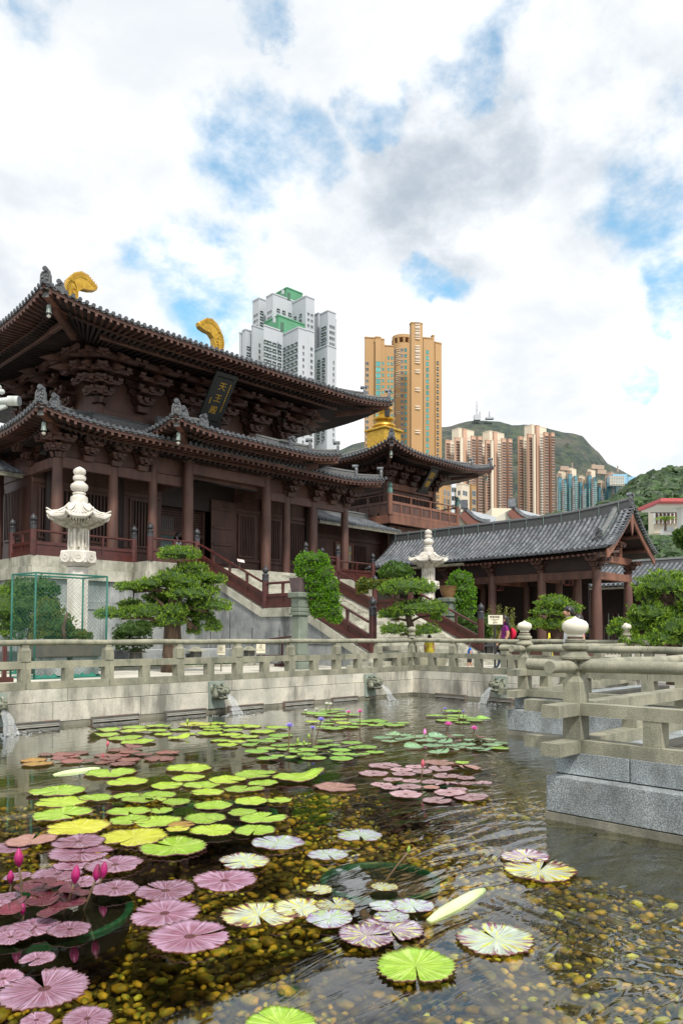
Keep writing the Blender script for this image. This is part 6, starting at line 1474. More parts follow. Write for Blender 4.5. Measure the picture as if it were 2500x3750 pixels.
for k in range(7): c_ = at(-35+random.uniform(-5, 45), 1430+random.uniform(-18, 18), d=20); b.lathe([(0, -.08), (.07, -.04), (.09, .0), (.06, .06), (0, .08)], 9, tuple(c_))
part('scroll_ornament', b, GREY, gl_, smooth=True)
# small caged garden lights along the hedge
MESHW = mat('dark wire mesh', (.12, .12, .115), (.22, .22, .21), 60, .6)
def garden_light(px_, py_, label, y=None, s=1.0, dark=False):
    p = at(px_, py_, z=GZ) if y is None else at(px_, py_, y=y); x, y_, z = p; z = GZ; m = (IRON if dark else STONE)
    t = thing('garden_light', label, 'garden light', (x, y_, GZ), 'low square garden lights with hipped caps'); q = lambda v: v*s
    b = MB(); b.bevbox(x-.30*s, x+.30*s, y_-.30*s, y_+.30*s, GZ, GZ+.16*s, .02); b.box(x-.24*s, x+.24*s, y_-.24*s, y_+.24*s, GZ+.16*s, GZ+.42*s); part('foot', b, m, t)
    b = MB()
    for i in (-1, 1):
        for j in (-1, 1): b.box(x+i*.21*s-.03*s, x+i*.21*s+.03*s, y_+j*.21*s-.03*s, y_+j*.21*s+.03*s, GZ+.42*s, GZ+.88*s)
    part('corner_post', b, m, t)
    b = MB(); b.box(x-.19*s, x+.19*s, y_-.19*s, y_+.19*s, GZ+.42*s, GZ+.88*s); part('mesh_panel', b, MESHW, t)
    b = MB(); b.lathe([(.60*s, .88*s), (.60*s, .92*s), (.36*s, 1.0*s), (.16*s, 1.14*s), (.12*s, 1.16*s)], 4, (x, y_, GZ), PI/4)
    if dark: b.lathe([(.05*s, 1.1*s), (.09*s, 1.2*s), (.05*s, 1.3*s), (.10*s, 1.38*s), (0, 1.5*s)], 12, (x, y_, GZ))
    part('cap', b, m, t)
garden_light(242, 2462, 'garden light half hidden by the planter inside the netted cage', s=.62)
garden_light(497, 2452, 'garden light just right of the netted cage', s=.62)
garden_light(717, 2443, 'garden light right of the big bonsai trunk', s=.62)
garden_light(912, 2436, 'garden light between the two stop signs', s=.62)
garden_light(1296, 2432, 'dark bronze garden light with a bud finial at the foot of the stairs', s=.74, dark=True)
garden_light(1798, 2425, 'dark bronze garden light beside the direction sign', s=.74, dark=True)
# ================================================================ planting
def foliage_mesh(name, m, P, D, Ln, W):
    """one diamond blade per row"""
    n = len(P); D = D/np.linalg.norm(D, axis=1, keepdims=True); r = rng.normal(size=(n, 3)); S = np.cross(D, r); S /= np.linalg.norm(S, axis=1, keepdims=True)+1e-9
    Ln = np.broadcast_to(np.asarray(Ln), (n,))[:, None]; W = np.broadcast_to(np.asarray(W), (n,))[:, None]
    V = np.stack([P, P+D*Ln*.45+S*W, P+D*Ln, P+D*Ln*.45-S*W], 1).reshape(-1, 3)
    me = bpy.data.meshes.new(name); me.vertices.add(4*n); me.vertices.foreach_set('co', V.ravel()); me.loops.add(4*n); me.loops.foreach_set('vertex_index', np.arange(4*n)); me.polygons.add(n); me.polygons.foreach_set('loop_start', np.arange(n)*4); me.polygons.foreach_set('loop_total', np.full(n, 4)); me.materials.append(m); me.update(calc_edges=True); return me
def leafm(name, c1, c2, var=.3, sc_=6.0):
    m = mat(name, c1, c2, sc_, .5, 0, 1, var)
    b = m.node_tree.nodes['Principled BSDF']
    try:
        t = m.node_tree; tr = t.nodes.new('ShaderNodeBsdfTranslucent'); mx = t.nodes.new('ShaderNodeMixShader'); o = [q for q in t.nodes if q.type == 'OUTPUT_MATERIAL'][0]
        src = b.inputs['Base Color'].links[0].from_socket; t.links.new(src, tr.inputs[0]); t.links.new(b.outputs[0], mx.inputs[1]); t.links.new(tr.outputs[0], mx.inputs[2]); mx.inputs[0].default_value = .3; t.links.new(mx.outputs[0], o.inputs[0])
    except Exception: pass
    return m
PINE = leafm('podocarpus needles', (.24, .38, .030), (.095, .20, .022), .45)
PINEB = leafm('dark needles', (.09, .17, .025), (.04, .095, .016), .4)
BROAD = leafm('bright small leaves', (.19, .40, .015), (.10, .27, .012), .35)
BUSH = leafm('clipped bush leaves', (.10, .20, .02), (.055, .13, .015), .4)
OLIVE = leafm('yellowish leaves', (.22, .24, .03), (.10, .14, .02), .45)
GRASS = leafm('hedge grass', (.05, .12, .02), (.03, .07, .012), .4)
def pad_foliage(parent, c, r, n, ln, w, m, up=.6, dome=True, name='foliage', blades=6):
    """tufts over an ellipsoid: denser on top, ragged below"""
    c = np.array(c, float); r = np.array(r, float)
    k = n; q = rng.normal(size=(k, 3)); q /= np.linalg.norm(q, axis=1, keepdims=True)
    if dome: q[:, 2] = np.where(q[:, 2] < -.35, -q[:, 2]*.6, q[:, 2])
    lump = 1+.13*np.sin(q[:, 0]*7+c[0]*9)*np.cos(q[:, 1]*6+c[1]*5)+.08*np.sin(q[:, 2]*9+q[:, 0]*11)
    rad = rng.uniform(.72, 1.0, (k, 1))*lump[:, None]
    P = c+q*r*rad
    P = np.repeat(P, blades, 0)+rng.normal(size=(k*blades, 3))*ln*.10; Nn = np.repeat(q/np.maximum(r, .05)*r.mean(), blades, 0)
    D = Nn*.7+np.array([0, 0, up])+rng.normal(size=(k*blades, 3))*.55
    me = foliage_mesh(name, m, P-origin(parent), D, rng.uniform(.6, 1.15, k*blades)*ln, w); return link_obj(name, me, parent)
def core(parent, c, r, m=PINEB):
    b = MB(); rs = random.Random(int(abs(c[0]*100))); n, q = 10, 6; v = []; f = []
    for i in range(q+1):
        a = PI*i/q
        for k in range(n): t = 2*PI*k/n; j = rs.uniform(.8, 1.05); v.append((c[0]+r[0]*j*math.sin(a)*math.cos(t), c[1]+r[1]*j*math.sin(a)*math.sin(t), c[2]+r[2]*j*math.cos(a)))
    for i in range(q):
        for k in range(n): j = (k+1) % n; f.append((i*n+k, i*n+j, (i+1)*n+j, (i+1)*n+k))
    b.add(v, f); return part('inner_mass', b, m, parent)
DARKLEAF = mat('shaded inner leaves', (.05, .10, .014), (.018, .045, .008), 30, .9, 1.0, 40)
def viewaxes():
    return RT/np.linalg.norm(RT), np.array([math.sin(YAW), math.cos(YAW), 0.])
VR, VF = viewaxes()
def pxpad(parent, Z, it, d, m=PINE, dens=1.0, ln=.10, w=.010, depth=.8, up=.6, dome=True):
    """pad seen at crop pixel (cx, cy, w, h) at distance d (metres into the view)"""
    cx, cy, pw, ph = it[:4]; dd = d+(it[4] if len(it) > 4 else 0); k = Z[2]*dd/FPX
    c = at(Z[0]+cx*Z[2], Z[1]+cy*Z[2], d=dd); rx = pw*k/2; rz = ph*k/2; ry = max(rx*depth, rz)
    # ellipsoid with axes along the view; built in a rotated frame
    ln = ln*.80; n = int(dens*(rx*ry+rx*rz*1.6)/(ln*ln)*3.4)+60; w = w*1.15
    q = rng.normal(size=(n, 3)); q /= np.linalg.norm(q, axis=1, keepdims=True)
    if dome: q[:, 2] = np.where(q[:, 2] < -.65, -q[:, 2]*.5, q[:, 2]); q[:, 2] = np.where(q[:, 2] < 0, q[:, 2]*.7, q[:, 2])
    lump = 1+.10*np.sin(q[:, 0]*8+c[0]*9)*np.cos(q[:, 1]*7+c[1]*5)+.07*np.sin(q[:, 2]*9+q[:, 0]*13)
    q2 = q*(rng.uniform(.78, 1.0, (n, 1))*lump[:, None]); bl = 6
    rr = [max(v-ln*.25, v*.75) for v in (rx*1.12, ry*1.12, rz*1.42)]
    P = c+q2[:, :1]*rr[0]*VR+q2[:, 1:2]*rr[1]*VF+q2[:, 2:3]*rr[2]*np.array([0, 0, 1.])
    Nn = q[:, :1]*VR+q[:, 1:2]*VF+q[:, 2:3]*np.array([0, 0, 1.])*(rx/max(rz, .02))**.5
    P = np.repeat(P, bl, 0)+rng.normal(size=(n*bl, 3))*ln*.12; D = np.repeat(Nn, bl, 0)*.8+np.array([0, 0, up])+rng.normal(size=(n*bl, 3))*.5
    o = link_obj('foliage_pad', foliage_mesh('foliage_pad', m, P-origin(parent), D, rng.uniform(.6, 1.1, n*bl)*ln, w*rng.uniform(.8, 1.2, n*bl)), parent)
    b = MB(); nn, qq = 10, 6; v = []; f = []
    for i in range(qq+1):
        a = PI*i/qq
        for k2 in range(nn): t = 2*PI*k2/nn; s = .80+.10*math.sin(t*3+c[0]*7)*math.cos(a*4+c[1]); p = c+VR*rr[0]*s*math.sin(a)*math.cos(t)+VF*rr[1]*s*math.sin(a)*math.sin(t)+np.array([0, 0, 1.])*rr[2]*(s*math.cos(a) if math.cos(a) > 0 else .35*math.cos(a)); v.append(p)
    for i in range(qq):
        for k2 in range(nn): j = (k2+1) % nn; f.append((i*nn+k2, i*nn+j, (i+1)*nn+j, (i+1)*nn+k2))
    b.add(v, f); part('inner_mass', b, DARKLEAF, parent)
    return c
def branch(parent, pts, r, name='branch'):
    b = MB(); b.tube(pts, r, 8); return part(name, b, BARK, parent, smooth=True)
# big bonsai left of the stairs
ZA = (0, 1600, .5421); dA = 22.6
base = at(640, 2470, d=dA); tA = thing('bonsai_pine', 'big cloud pruned podocarpus with thick trunk left of the stairs', 'tree', (base[0], base[1], GZ))
tip = []
for it in ((1205, 800, 290, 95), (1300, 885, 190, 60), (1440, 975, 170, 80, .2), (1350, 955, 200, 90), (1180, 960, 260, 110, -.1), (1040, 1000, 250, 80), (870, 1022, 180, 66, -.2), (960, 1018, 170, 60), (1060, 1090, 180, 60, .3), (1290, 1065, 330, 110, -.3), (1400, 1040, 150, 80, .2), (1000, 1190, 240, 100, -.2), (880, 1135, 160, 60, .3), (900, 1180, 180, 60, -.1), (760, 1205, 230, 80, -.3), (1160, 1245, 180, 90, -.5), (1430, 1150, 260, 90), (1330, 1130, 180, 70, .3), (1310, 1300, 100, 120, .3), (1440, 1290, 120, 80, .1), (1385, 1225, 130, 80, .2), (1200, 1050, 170, 80, .4), (1130, 1160, 150, 90, .4), (1110, 1110, 220, 110, .5), (1260, 1200, 200, 100, .5), (1180, 1180, 180, 90, -.55), (1080, 1270, 130, 70, .2), (1250, 990, 190, 80, -.4)):
    tip.append(pxpad(tA, ZA, it, dA, PINE, ln=.115, w=.012))
P_ = lambda x, y, e=0: at(ZA[0]+x*ZA[2], ZA[1]+y*ZA[2], d=dA+e)
gb_ = at(ZA[0]+1165*ZA[2], 2400, d=dA); gb_[2] = GZ
branch(tA, [gb_, P_(1165, 1400), P_(1165, 1280), P_(1185, 1130), P_(1170, 1040), P_(1210, 960), P_(1200, 880), P_(1205, 840)], [.36, .28, .25, .22, .15, .09, .05, .03], 'trunk')
for pts in (((1170, 1180), (1110, 1150), (1060, 1100), (1000, 1060)), ((1170, 1260), (1080, 1235), (950, 1220), (820, 1230)), ((1190, 1150), (1280, 1150), (1400, 1180)), ((1190, 1200), (1260, 1240), (1330, 1300)), ((1190, 1050), (1280, 1010), (1400, 1000)), ((1190, 1180), (1250, 1210), (1290, 1300)), ((1170, 1060), (1060, 1030), (900, 1045))):
    branch(tA, [P_(*p) for p in pts], [.09-.02*i for i in range(len(pts))])
tB = thing('low_cypress', 'low dark spreading cypress at the foot of the platform behind the big bonsai', 'shrub', tuple(at(488, 2440, d=24.5)*[1, 1, 0]+[0, 0, GZ]))
for it in ((900, 1320, 240, 120), (820, 1340, 120, 70), (960, 1290, 110, 80), (900, 1400, 250, 60)): pxpad(tB, ZA, it, 24.3, PINEB, ln=.10, w=.013, dome=False, up=.2)
# shrubs at the left
tC = thing('dark_bonsai', 'dense dark green pruned tree inside and left of the netted cage', 'tree', tuple(at(100, 2440, d=21.5)*[1, 1, 0]+[0, 0, GZ]))
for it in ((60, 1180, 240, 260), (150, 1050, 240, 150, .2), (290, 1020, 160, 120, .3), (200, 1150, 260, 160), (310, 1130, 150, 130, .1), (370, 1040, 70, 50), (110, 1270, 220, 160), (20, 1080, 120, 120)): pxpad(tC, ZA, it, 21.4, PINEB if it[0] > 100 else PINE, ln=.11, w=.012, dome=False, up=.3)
branch(tC, [at(120, 2440, d=21.5)*[1, 1, 0]+[0, 0, GZ], at(110, 2330, d=21.5), at(120, 2250, d=21.5)], [.12, .1, .05], 'trunk')
tD = thing('planter_shrub', 'yellowish green bushy shrub in the planter of the netted cage', 'shrub', tuple(at(200, 2440, d=20.9)*[1, 1, 0]+[0, 0, GZ]))
for it in ((330, 1190, 180, 160), (300, 1280, 150, 160), (400, 1290, 210, 160), (500, 1345, 160, 70), (360, 1345, 260, 90), (580, 1350, 90, 50)): pxpad(tD, ZA, it, 20.6, OLIVE, ln=.07, w=.016, dome=False, up=.3, dens=.8)
pln = thing('planter_box', 'long dark tray planter on pale blocks inside the netted cage', 'planter', tuple(at(200, 2440, d=20.6)*[1, 1, 0]+[0, 0, GZ]))
pa = at(125, 2440, z=GZ+.55); pb_ = pa+np.array([1.7, 0, 0]); pa = np.array([at(135, 2420, y=19.6)[0], 19.6]); 
b = MB(); b.bevbox(pa[0], pa[0]+1.75, 19.2, 20.1, 1.12, 1.55, .03); part('tray', b, mat('brown glazed tray', (.10, .085, .07), (.07, .06, .05), 3, .5), pln)
b = MB(); b.bevbox(pa[0]+.1, pa[0]+.7, 19.3, 20.0, GZ, 1.12, .02); b.bevbox(pa[0]+.85, pa[0]+1.6, 19.3, 20.0, GZ, 1.12, .02); part('block', b, PLAT, pln)
branch(tD, [(pa[0]+.75, 19.6, 1.5), (pa[0]+.7, 19.6, 1.9), (pa[0]+.8, 19.6, 2.3)], [.07, .06, .03], 'trunk')
# netted cage
NETG = mat('green netting cord', (.012, .13, .095), (.01, .10, .075), 5, .6)
cg = thing('netted_cage', 'tall green netted cage protecting shrubs left of the bonsai', 'cage', tuple(at(124, 2491, z=GZ)))
f0 = at(124, 2491, z=GZ); ax_ = at(392, 2480, z=GZ)-f0; 
zt_ = at(124, 2096, d=(f0-EYE)@FW)[2]
q00 = f0; q10 = f0+np.array([2.05, 0, 0])*1.0; q01 = f0+np.array([0, 2.2, 0]); 
q10 = np.array([at(393, 2112, z=zt_)[0], at(393, 2112, z=zt_)[1], GZ]); q01 = np.array([*at(46, 2104, z=zt_)[:2], GZ]); q11 = q10+q01-q00
q11 = np.array([*at(306, 2113, z=zt_+.0)[:2], GZ]) if False else q11
for q in (q00, q10, q01, q11): b = MB(); b.tube([q, q*[1, 1, 0]+[0, 0, zt_]], .026, 7); part('pole', b, NETG, cg, smooth=True)
for a, c in ((q00, q10), (q10, q11), (q11, q01), (q01, q00)):
    for z in (zt_, GZ+.03): b = MB(); b.tube([a*[1, 1, 0]+[0, 0, z], c*[1, 1, 0]+[0, 0, z]], .022, 6); part('edge_bar', b, NETG, cg)
for a, c in ((q00, q10), (q10, q11), (q11, q01), (q01, q00)):
    b = MB(); L_ = np.linalg.norm(c-a); H = zt_-GZ; e = (c-a)/L_; stp2 = .11; n = int((L_+H)/stp2)
    for s in (1, -1):
        for i in range(n):
            t0 = i*stp2
            u0, v0 = (t0, 0) if t0 <= L_ else (L_, t0-L_); u1, v1 = (0, t0) if t0 <= H else (t0-H, H)
            if s < 0: u0, u1 = L_-u0, L_-u1
            p = a+e*u0+np.array([0, 0, v0]); q = a+e*u1+np.array([0, 0, v1]); w_ = .0028; b.add([p-[0, 0, w_], p+[0, 0, w_], q+[0, 0, w_], q-[0, 0, w_]], [(0, 1, 2, 3)])
    stuff(part('net', b, NETG, cg))
for k, (px_, py_, w_) in enumerate(((170, 2478, 90), (310, 2472, 95), (60, 2462, 40))):
    p = at(px_, py_, z=GZ+.06); s = w_*((p-EYE)@FW)/FPX/2; b = MB()
    rows = []
    for i in range(9):
        a = i/8; rows.append([p+VR*s*(2*j/10-1)*(1-.1*math.sin(a*6))+VF*.25*(a-.5)+np.array([0, 0, .07*math.sin(PI*a)*(1+.4*math.sin(j*1.7+k)+.3*math.cos(j*3.1))-.04]) for j in range(11)])
    b.grid(rows); o = part('netting_bundle', b, mat('rolled green net', (.02, .20, .13), (.01, .12, .09), 9, .8), None, smooth=True); tag(o, ['rolled green netting at the left inside the cage foot', 'rolled green netting at the right inside the cage foot', 'scrap of green netting at the far left of the cage'][k], 'netting')
# hedge line and kerb
hd = MB(); b = MB(); hy = 21.9
b.bevbox(4, 17.3, 21.75, 21.9, GZ-.02, GZ+.09, .01); struct('kerb', b, COPE)
P = np.column_stack([rng.uniform(4, 17.2, 9000), rng.uniform(21.9, 22.6, 9000), np.full(9000, GZ)]); D = rng.normal(size=(9000, 3))*.4+[0, 0, 1]
o = link_obj('low_hedge', foliage_mesh('low_hedge', GRASS, P, D, rng.uniform(.08, .2, 9000), .012), None); stuff(o)
b = MB(); b.bevbox(6, 17.4, 22.7, 22.95, GZ, 1.22, .03); o = part('low_wall', b, PLAT, None); tag(o, 'low grey stone wall running behind the garden lights', 'wall')
# pedestal bushes
def pedestal(px_, ytop, y_, half, label, potlabel=None, pot=None):
    p = at(px_, ytop, y=y_); x, y, z = p
    t = thing('stone_pedestal', label, 'pedestal', (x, y, GZ)); k = half; H = z-GZ; G_ = mat('green grey pedestal stone', (.19, .225, .185), (.13, .16, .13), 2, .75, .3, 60, 0, stain=(.12, .14, .11), stain_amt=.4)
    b = MB(); b.bevbox(x-k*1.5, x+k*1.5, y-k*1.5, y+k*1.5, GZ, GZ+.25, .03); b.bevbox(x-k*1.25, x+k*1.25, y-k*1.25, y+k*1.25, GZ+.25, GZ+.45, .03); part('base', b, G_, t)
    b = MB(); b.bevbox(x-k, x+k, y-k, y+k, GZ+.45, GZ+H*.70, .05); part('shaft', b, G_, t)
    b = MB(); b.bevbox(x-k*1.25, x+k*1.25, y-k*1.25, y+k*1.25, GZ+H*.70, GZ+H*.74, .02); b.bevbox(x-k*1.1, x+k*1.1, y-k*1.1, y+k*1.1, GZ+H*.74, GZ+H*.80, .03); b.bevbox(x-k*1.02, x+k*1.02, y-k*1.02, y+k*1.02, GZ+H*.80, GZ+H*.93, .03); b.bevbox(x-k*1.4, x+k*1.4, y-k*1.4, y+k*1.4, GZ+H*.93, GZ+H, .03); part('moulding', b, G_, t)
    return p, t
p1, t = pedestal(1098, 2170, 18.6, .215, 'tall green grey stone pedestal carrying the brightest bush by the stairs')
po = thing('flower_pot', 'square purplish brown pot on the tall pedestal', 'pot', tuple(p1)); x, y, z = p1; b = MB(); b.obox((x, y, z+.24), (1, 0, 0), (0, 1, 0), (0, 0, 1), .21, .21, .24, 1.25); part('body', b, mat('purple brown clay', (.12, .085, .09), (.09, .065, .07), 4, .6), po)
tE = thing('pot_bush', 'bright lime green leaning bush in the pot on the tall pedestal', 'bush', (x, y, z+.4))
ZE = (1000, 1850, .3189); dE = (p1-EYE)@FW
for it in ((450, 640, 330, 170), (330, 690, 170, 200), (560, 650, 170, 160), (420, 760, 320, 200), (560, 800, 260, 240), (480, 900, 300, 200), (640, 950, 220, 220), (530, 1040, 300, 190), (680, 1080, 190, 200), (560, 1170, 280, 180), (680, 1220, 210, 200), (500, 1230, 140, 110), (730, 1290, 130, 110)): pxpad(tE, ZE, it, dE, BROAD, ln=.055, w=.020, dome=False, up=.35, dens=.55)
branch(tE, [(x, y, z+.4), (x+.1, y, z+.7), (x+.2, y, z+1.2)], [.05, .05, .03], 'trunk')
p2, t = pedestal(1642, 2190, 21.5, .27, 'grey stepped pedestal behind the right stair rail')
po = thing('flower_pot', 'round ochre banded pot on the right pedestal', 'pot', tuple(p2)); x, y, z = p2; b = MB(); b.lathe([(.26, 0), (.36, .2), (.45, .50), (.50, .55), (.44, .56), (.40, .48)], 20, (x, y, z)); part('body', b, mat('ochre clay', (.30, .17, .07), (.20, .11, .05), 3, .6), po, smooth='auto')
tF = thing('pot_bush', 'bright upright bush trailing from the ochre pot, before the gallery', 'bush', (x, y, z+.4))
ZF = (1400, 1850, .3189); dF = (p2-EYE)@FW
for it in ((880, 850, 220, 150), (970, 880, 140, 160), (820, 920, 180, 150), (930, 980, 260, 180), (990, 1060, 180, 170), (900, 1100, 230, 170), (980, 1180, 190, 150), (920, 1240, 150, 140)): pxpad(tF, ZF, it, dF, BROAD, ln=.08, w=.026, dome=False, up=.35, dens=.55)
tG = thing('round_shrub', 'dark leafy shrub at the foot of the right pedestal', 'shrub', tuple(at(1690, 2400, d=34)*[1, 1, 0]+[0, 0, GZ]))
for it in ((950, 1330, 220, 180), (1020, 1400, 200, 160), (1200, 1370, 100, 200), (900, 1290, 120, 90), (1240, 1460, 130, 130)): pxpad(tG, ZF, it, 34.5, BUSH, ln=.10, w=.03, dome=False, up=.3, dens=.6)
# clipped pines right of centre
tH = thing('cloud_pine', 'cloud pruned pine with two wide flat pads in front of the stairs', 'tree', tuple(at(1500, 2460, d=25)*[1, 1, 0]+[0, 0, GZ]))
for it in ((290, 960, 560, 190), (90, 980, 260, 150, .3), (480, 970, 250, 150, .2), (420, 1200, 560, 180), (640, 1210, 200, 170, -.1), (210, 1240, 300, 150, .1), (60, 1270, 210, 110, .3), (130, 1440, 300, 140), (520, 1450, 300, 140, -.1), (620, 1300, 110, 90)): pxpad(tH, ZF, it, 25.0, PINE, ln=.115, w=.012)
PH = lambda x, y: at(ZF[0]+x*ZF[2], ZF[1]+y*ZF[2], d=25.2)
b0 = at(1540, 2480, d=25.2)*[1, 1, 0]+[0, 0, GZ]
branch(tH, [b0, PH(330, 1500), PH(320, 1380), PH(300, 1300), PH(260, 1120), PH(270, 1040)], [.16, .14, .12, .10, .07, .04], 'trunk')
for pts in (((320, 1340), (420, 1290), (560, 1270)), ((310, 1330), (200, 1310), (90, 1320)), ((270, 1130), (380, 1080), (480, 1040)), ((270, 1130), (160, 1080), (60, 1050)), ((325, 1480), (440, 1490)), ((325, 1480), (200, 1490))): branch(tH, [PH(*p) for p in pts], [.05, .035, .02][:len(pts)])
pw = thing('planter_tub', 'round stone tub of the cloud pruned pine behind the far railing', 'planter', tuple(b0)); b = MB(); b.lathe([(.75, 0), (.9, .3), (.95, .5), (.95, .56), (.85, .56)], 24, tuple(b0)); part('tub', b, STONE, pw, smooth='auto')
tI = thing('dome_shrub', 'olive green clipped dome shrub left of the farther lantern', 'shrub', tuple(at(1450, 2300, d=31)*[1, 1, 0]+[0, 0, GZ]))
for it in ((150, 770, 340, 180), (260, 790, 180, 130), (60, 790, 200, 150), (-10, 930, 300, 110, 1), (130, 900, 200, 90, 1), (-200, 920, 200, 130, 1), (-230, 990, 130, 80, 1)): pxpad(tI, ZF, it, 30.5, OLIVE if it[1] > 880 else BUSH, ln=.10, w=.03, dome=True, up=.3, dens=.7)
branch(tI, [at(1452, 2420, d=31)*[1, 1, 0]+[0, 0, GZ], at(1455, 2200, d=31), at(1455, 2110, d=31)], [.10, .09, .05], 'trunk')
ZJ = (1300, 1700, .7653)
tJ = thing('cloud_pine', 'cloud pruned pine in a wooden box planter before the gallery columns', 'tree', tuple(at(2030, 2440, d=25.5)*[1, 1, 0]+[0, 0, GZ]))
for it in ((945, 668, 150, 62), (930, 712, 150, 52), (1030, 700, 110, 55), (865, 770, 125, 56), (950, 775, 130, 54), (1060, 790, 100, 60), (1000, 760, 110, 60, .3)): pxpad(tJ, ZJ, it, 25.5, PINE, ln=.12, w=.014)
PJ = lambda x, y: at(ZJ[0]+x*ZJ[2], ZJ[1]+y*ZJ[2], d=25.6)
b0 = at(2040, 2400, d=25.6)*[1, 1, 0]+[0, 0, GZ]; branch(tJ, [b0+[0, 0, .6], PJ(960, 830), PJ(950, 780), PJ(955, 720), PJ(945, 680)], [.13, .12, .10, .07, .03], 'trunk')
for pts in (((955, 810), (900, 790)), ((955, 800), (1040, 800)), ((952, 740), (1020, 715))): branch(tJ, [PJ(*p) for p in pts], [.05, .03])
pw = thing('planter_box', 'long brown wooden planter box under the gallery pine', 'planter', tuple(b0)); b = MB(); b.obox(b0+[0, 0, .36], (1, 0, 0), (0, 1, 0), (0, 0, 1), 1.3, 1.0, .36); part('box', b, WOOD, pw); b = MB(); b.obox(b0+[0, 0, .74], (1, 0, 0), (0, 1, 0), (0, 0, 1), 1.36, 1.06, .04); part('lip', b, WOODL, pw)
tK = thing('garden_pine', 'large layered pine filling the right edge of the frame', 'tree', tuple(at(2440, 2440, d=17.5)*[1, 1, 0]+[0, 0, GZ]))
for it in ((1455, 590, 215, 120), (1540, 570, 110, 90, .2), (1400, 632, 110, 60, .2), (1400, 720, 190, 95), (1350, 775, 130, 80, .1), (1520, 790, 190, 110, -.2), (1460, 840, 150, 70, -.3), (1270, 795, 110, 90), (1310, 820, 90, 60), (1540, 715, 110, 60, .2), (1560, 840, 120, 80), (1430, 775, 120, 70, .4), (1360, 850, 170, 40, -.2), (1600, 700, 120, 160)): pxpad(tK, ZJ, it, 17.5, PINE, ln=.13, w=.013)
PK = lambda x, y: at(ZJ[0]+x*ZJ[2], ZJ[1]+y*ZJ[2], d=17.8)
branch(tK, [at(2462, 2480, d=17.8)*[1, 1, 0]+[0, 0, GZ], PK(1515, 850), PK(1518, 750), PK(1520, 660), PK(1490, 610)], [.16, .13, .11, .09, .04], 'trunk')
for pts in (((1515, 830), (1400, 800), (1300, 810)), ((1518, 700), (1440, 680), (1380, 720)), ((1518, 660), (1440, 640)), ((1518, 800), (1570, 790))): branch(tK, [PK(*p) for p in pts], [.07, .045, .025][:len(pts)])
tL_ = thing('sparse_shrub', 'sparse olive shrub behind the direction sign', 'shrub', tuple(at(1840, 2400, d=30)*[1, 1, 0]+[0, 0, GZ]))
for k in range(26):
    a = random.uniform(-.55, .55); b0 = at(1842+random.uniform(-22, 22), 2380, d=29.5); e = at(1842+a*110, 2380-random.uniform(70, 185)*(1-abs(a)*.35), d=29.5+random.uniform(-.4, .4)); branch(tL_, [b0, (b0+e)/2+[0, 0, .08], e], [.012, .008, .004])
    n = 90; t_ = rng.uniform(.25, 1, (n, 1)); P = b0+(e-b0)*t_+rng.normal(size=(n, 3))*.05; link_obj('leaf_spray', foliage_mesh('leaf_spray', OLIVE, P-origin(tL_), rng.normal(size=(n, 3))+[0, 0, .5], .08, .018), tL_)
# tree far right behind the gable, palm
tM = thing('broadleaf_tree', 'dark broadleaf tree behind the gable at the right edge', 'tree', tuple(at(2500, 2150, d=75)*[1, 1, 0]+[0, 0, GZ]))
for it in ((1585, 345, 110, 60), (1600, 380, 100, 60), (1610, 300, 60, 40)): pxpad(tM, ZJ, it, 75, PINEB, ln=.5, w=.16, dome=False)
branch(tM, [at(2510, 2400, d=75)*[1, 1, 0]+[0, 0, GZ], at(2515, 2100, d=75), at(2520, 1990, d=75)], [.4, .3, .1], 'trunk')

# ================================================================ signs
CREAM = mat('cream sign face', (.66, .62, .48), (.60, .56, .43), 1, .6); INK = mat('sign ink', (.03, .025, .02))
p = at(1810, 2270, d=24.6); sg = thing('direction_sign', 'cream direction sign with a left arrow on a dark post behind the woman', 'sign', (p[0], p[1], GZ))
fx = RT*[1, 1, 0]; fx /= np.linalg.norm(fx); ny = -VF
k = 24.6/FPX; b = MB(); b.obox(p+fx*3*k, fx, (0, 0, 1), ny, 29*k, 19.5*k, .02); part('frame', b, BLACK, sg)
b = MB(); b.obox(p+ny*.021+fx*3*k, fx, (0, 0, 1), ny, 26.5*k, 17*k, .004); part('face', b, CREAM, sg)
b = MB(); b.tube([p+fx*1*k+[0, 0, -19*k], p*[1, 1, 0]+fx*1*k+[0, 0, GZ]], .035, 8); b.lathe([(.28, 0), (.26, .06), (.05, .1)], 14, (p[0], p[1], GZ)); part('post', b, BLACK, sg)
lettering('參觀佛殿', .085, INK, p+ny*.028+[0, 0, .085], fx, (0, 0, 1), sg, .002); lettering('To Main Hall', .05, INK, p+ny*.028+[0, 0, .01]+fx*.0, fx, (0, 0, 1), sg, .002); lettering('Temple', .045, INK, p+ny*.028+[0, 0, -.035], fx, (0, 0, 1), sg, .002)
b = MB(); c = p+ny*.028+[0, 0, -.10]+fx*.02; u_ = np.array([0, 0, 1.]); b.prism([c-fx*.08, c-fx*.045+u_*.035, c-fx*.045+u_*.009, c+fx*.07+u_*.009, c+fx*.07-u_*.009, c-fx*.045-u_*.009, c-fx*.045-u_*.035], ny*.003); part('arrow', b, INK, sg)
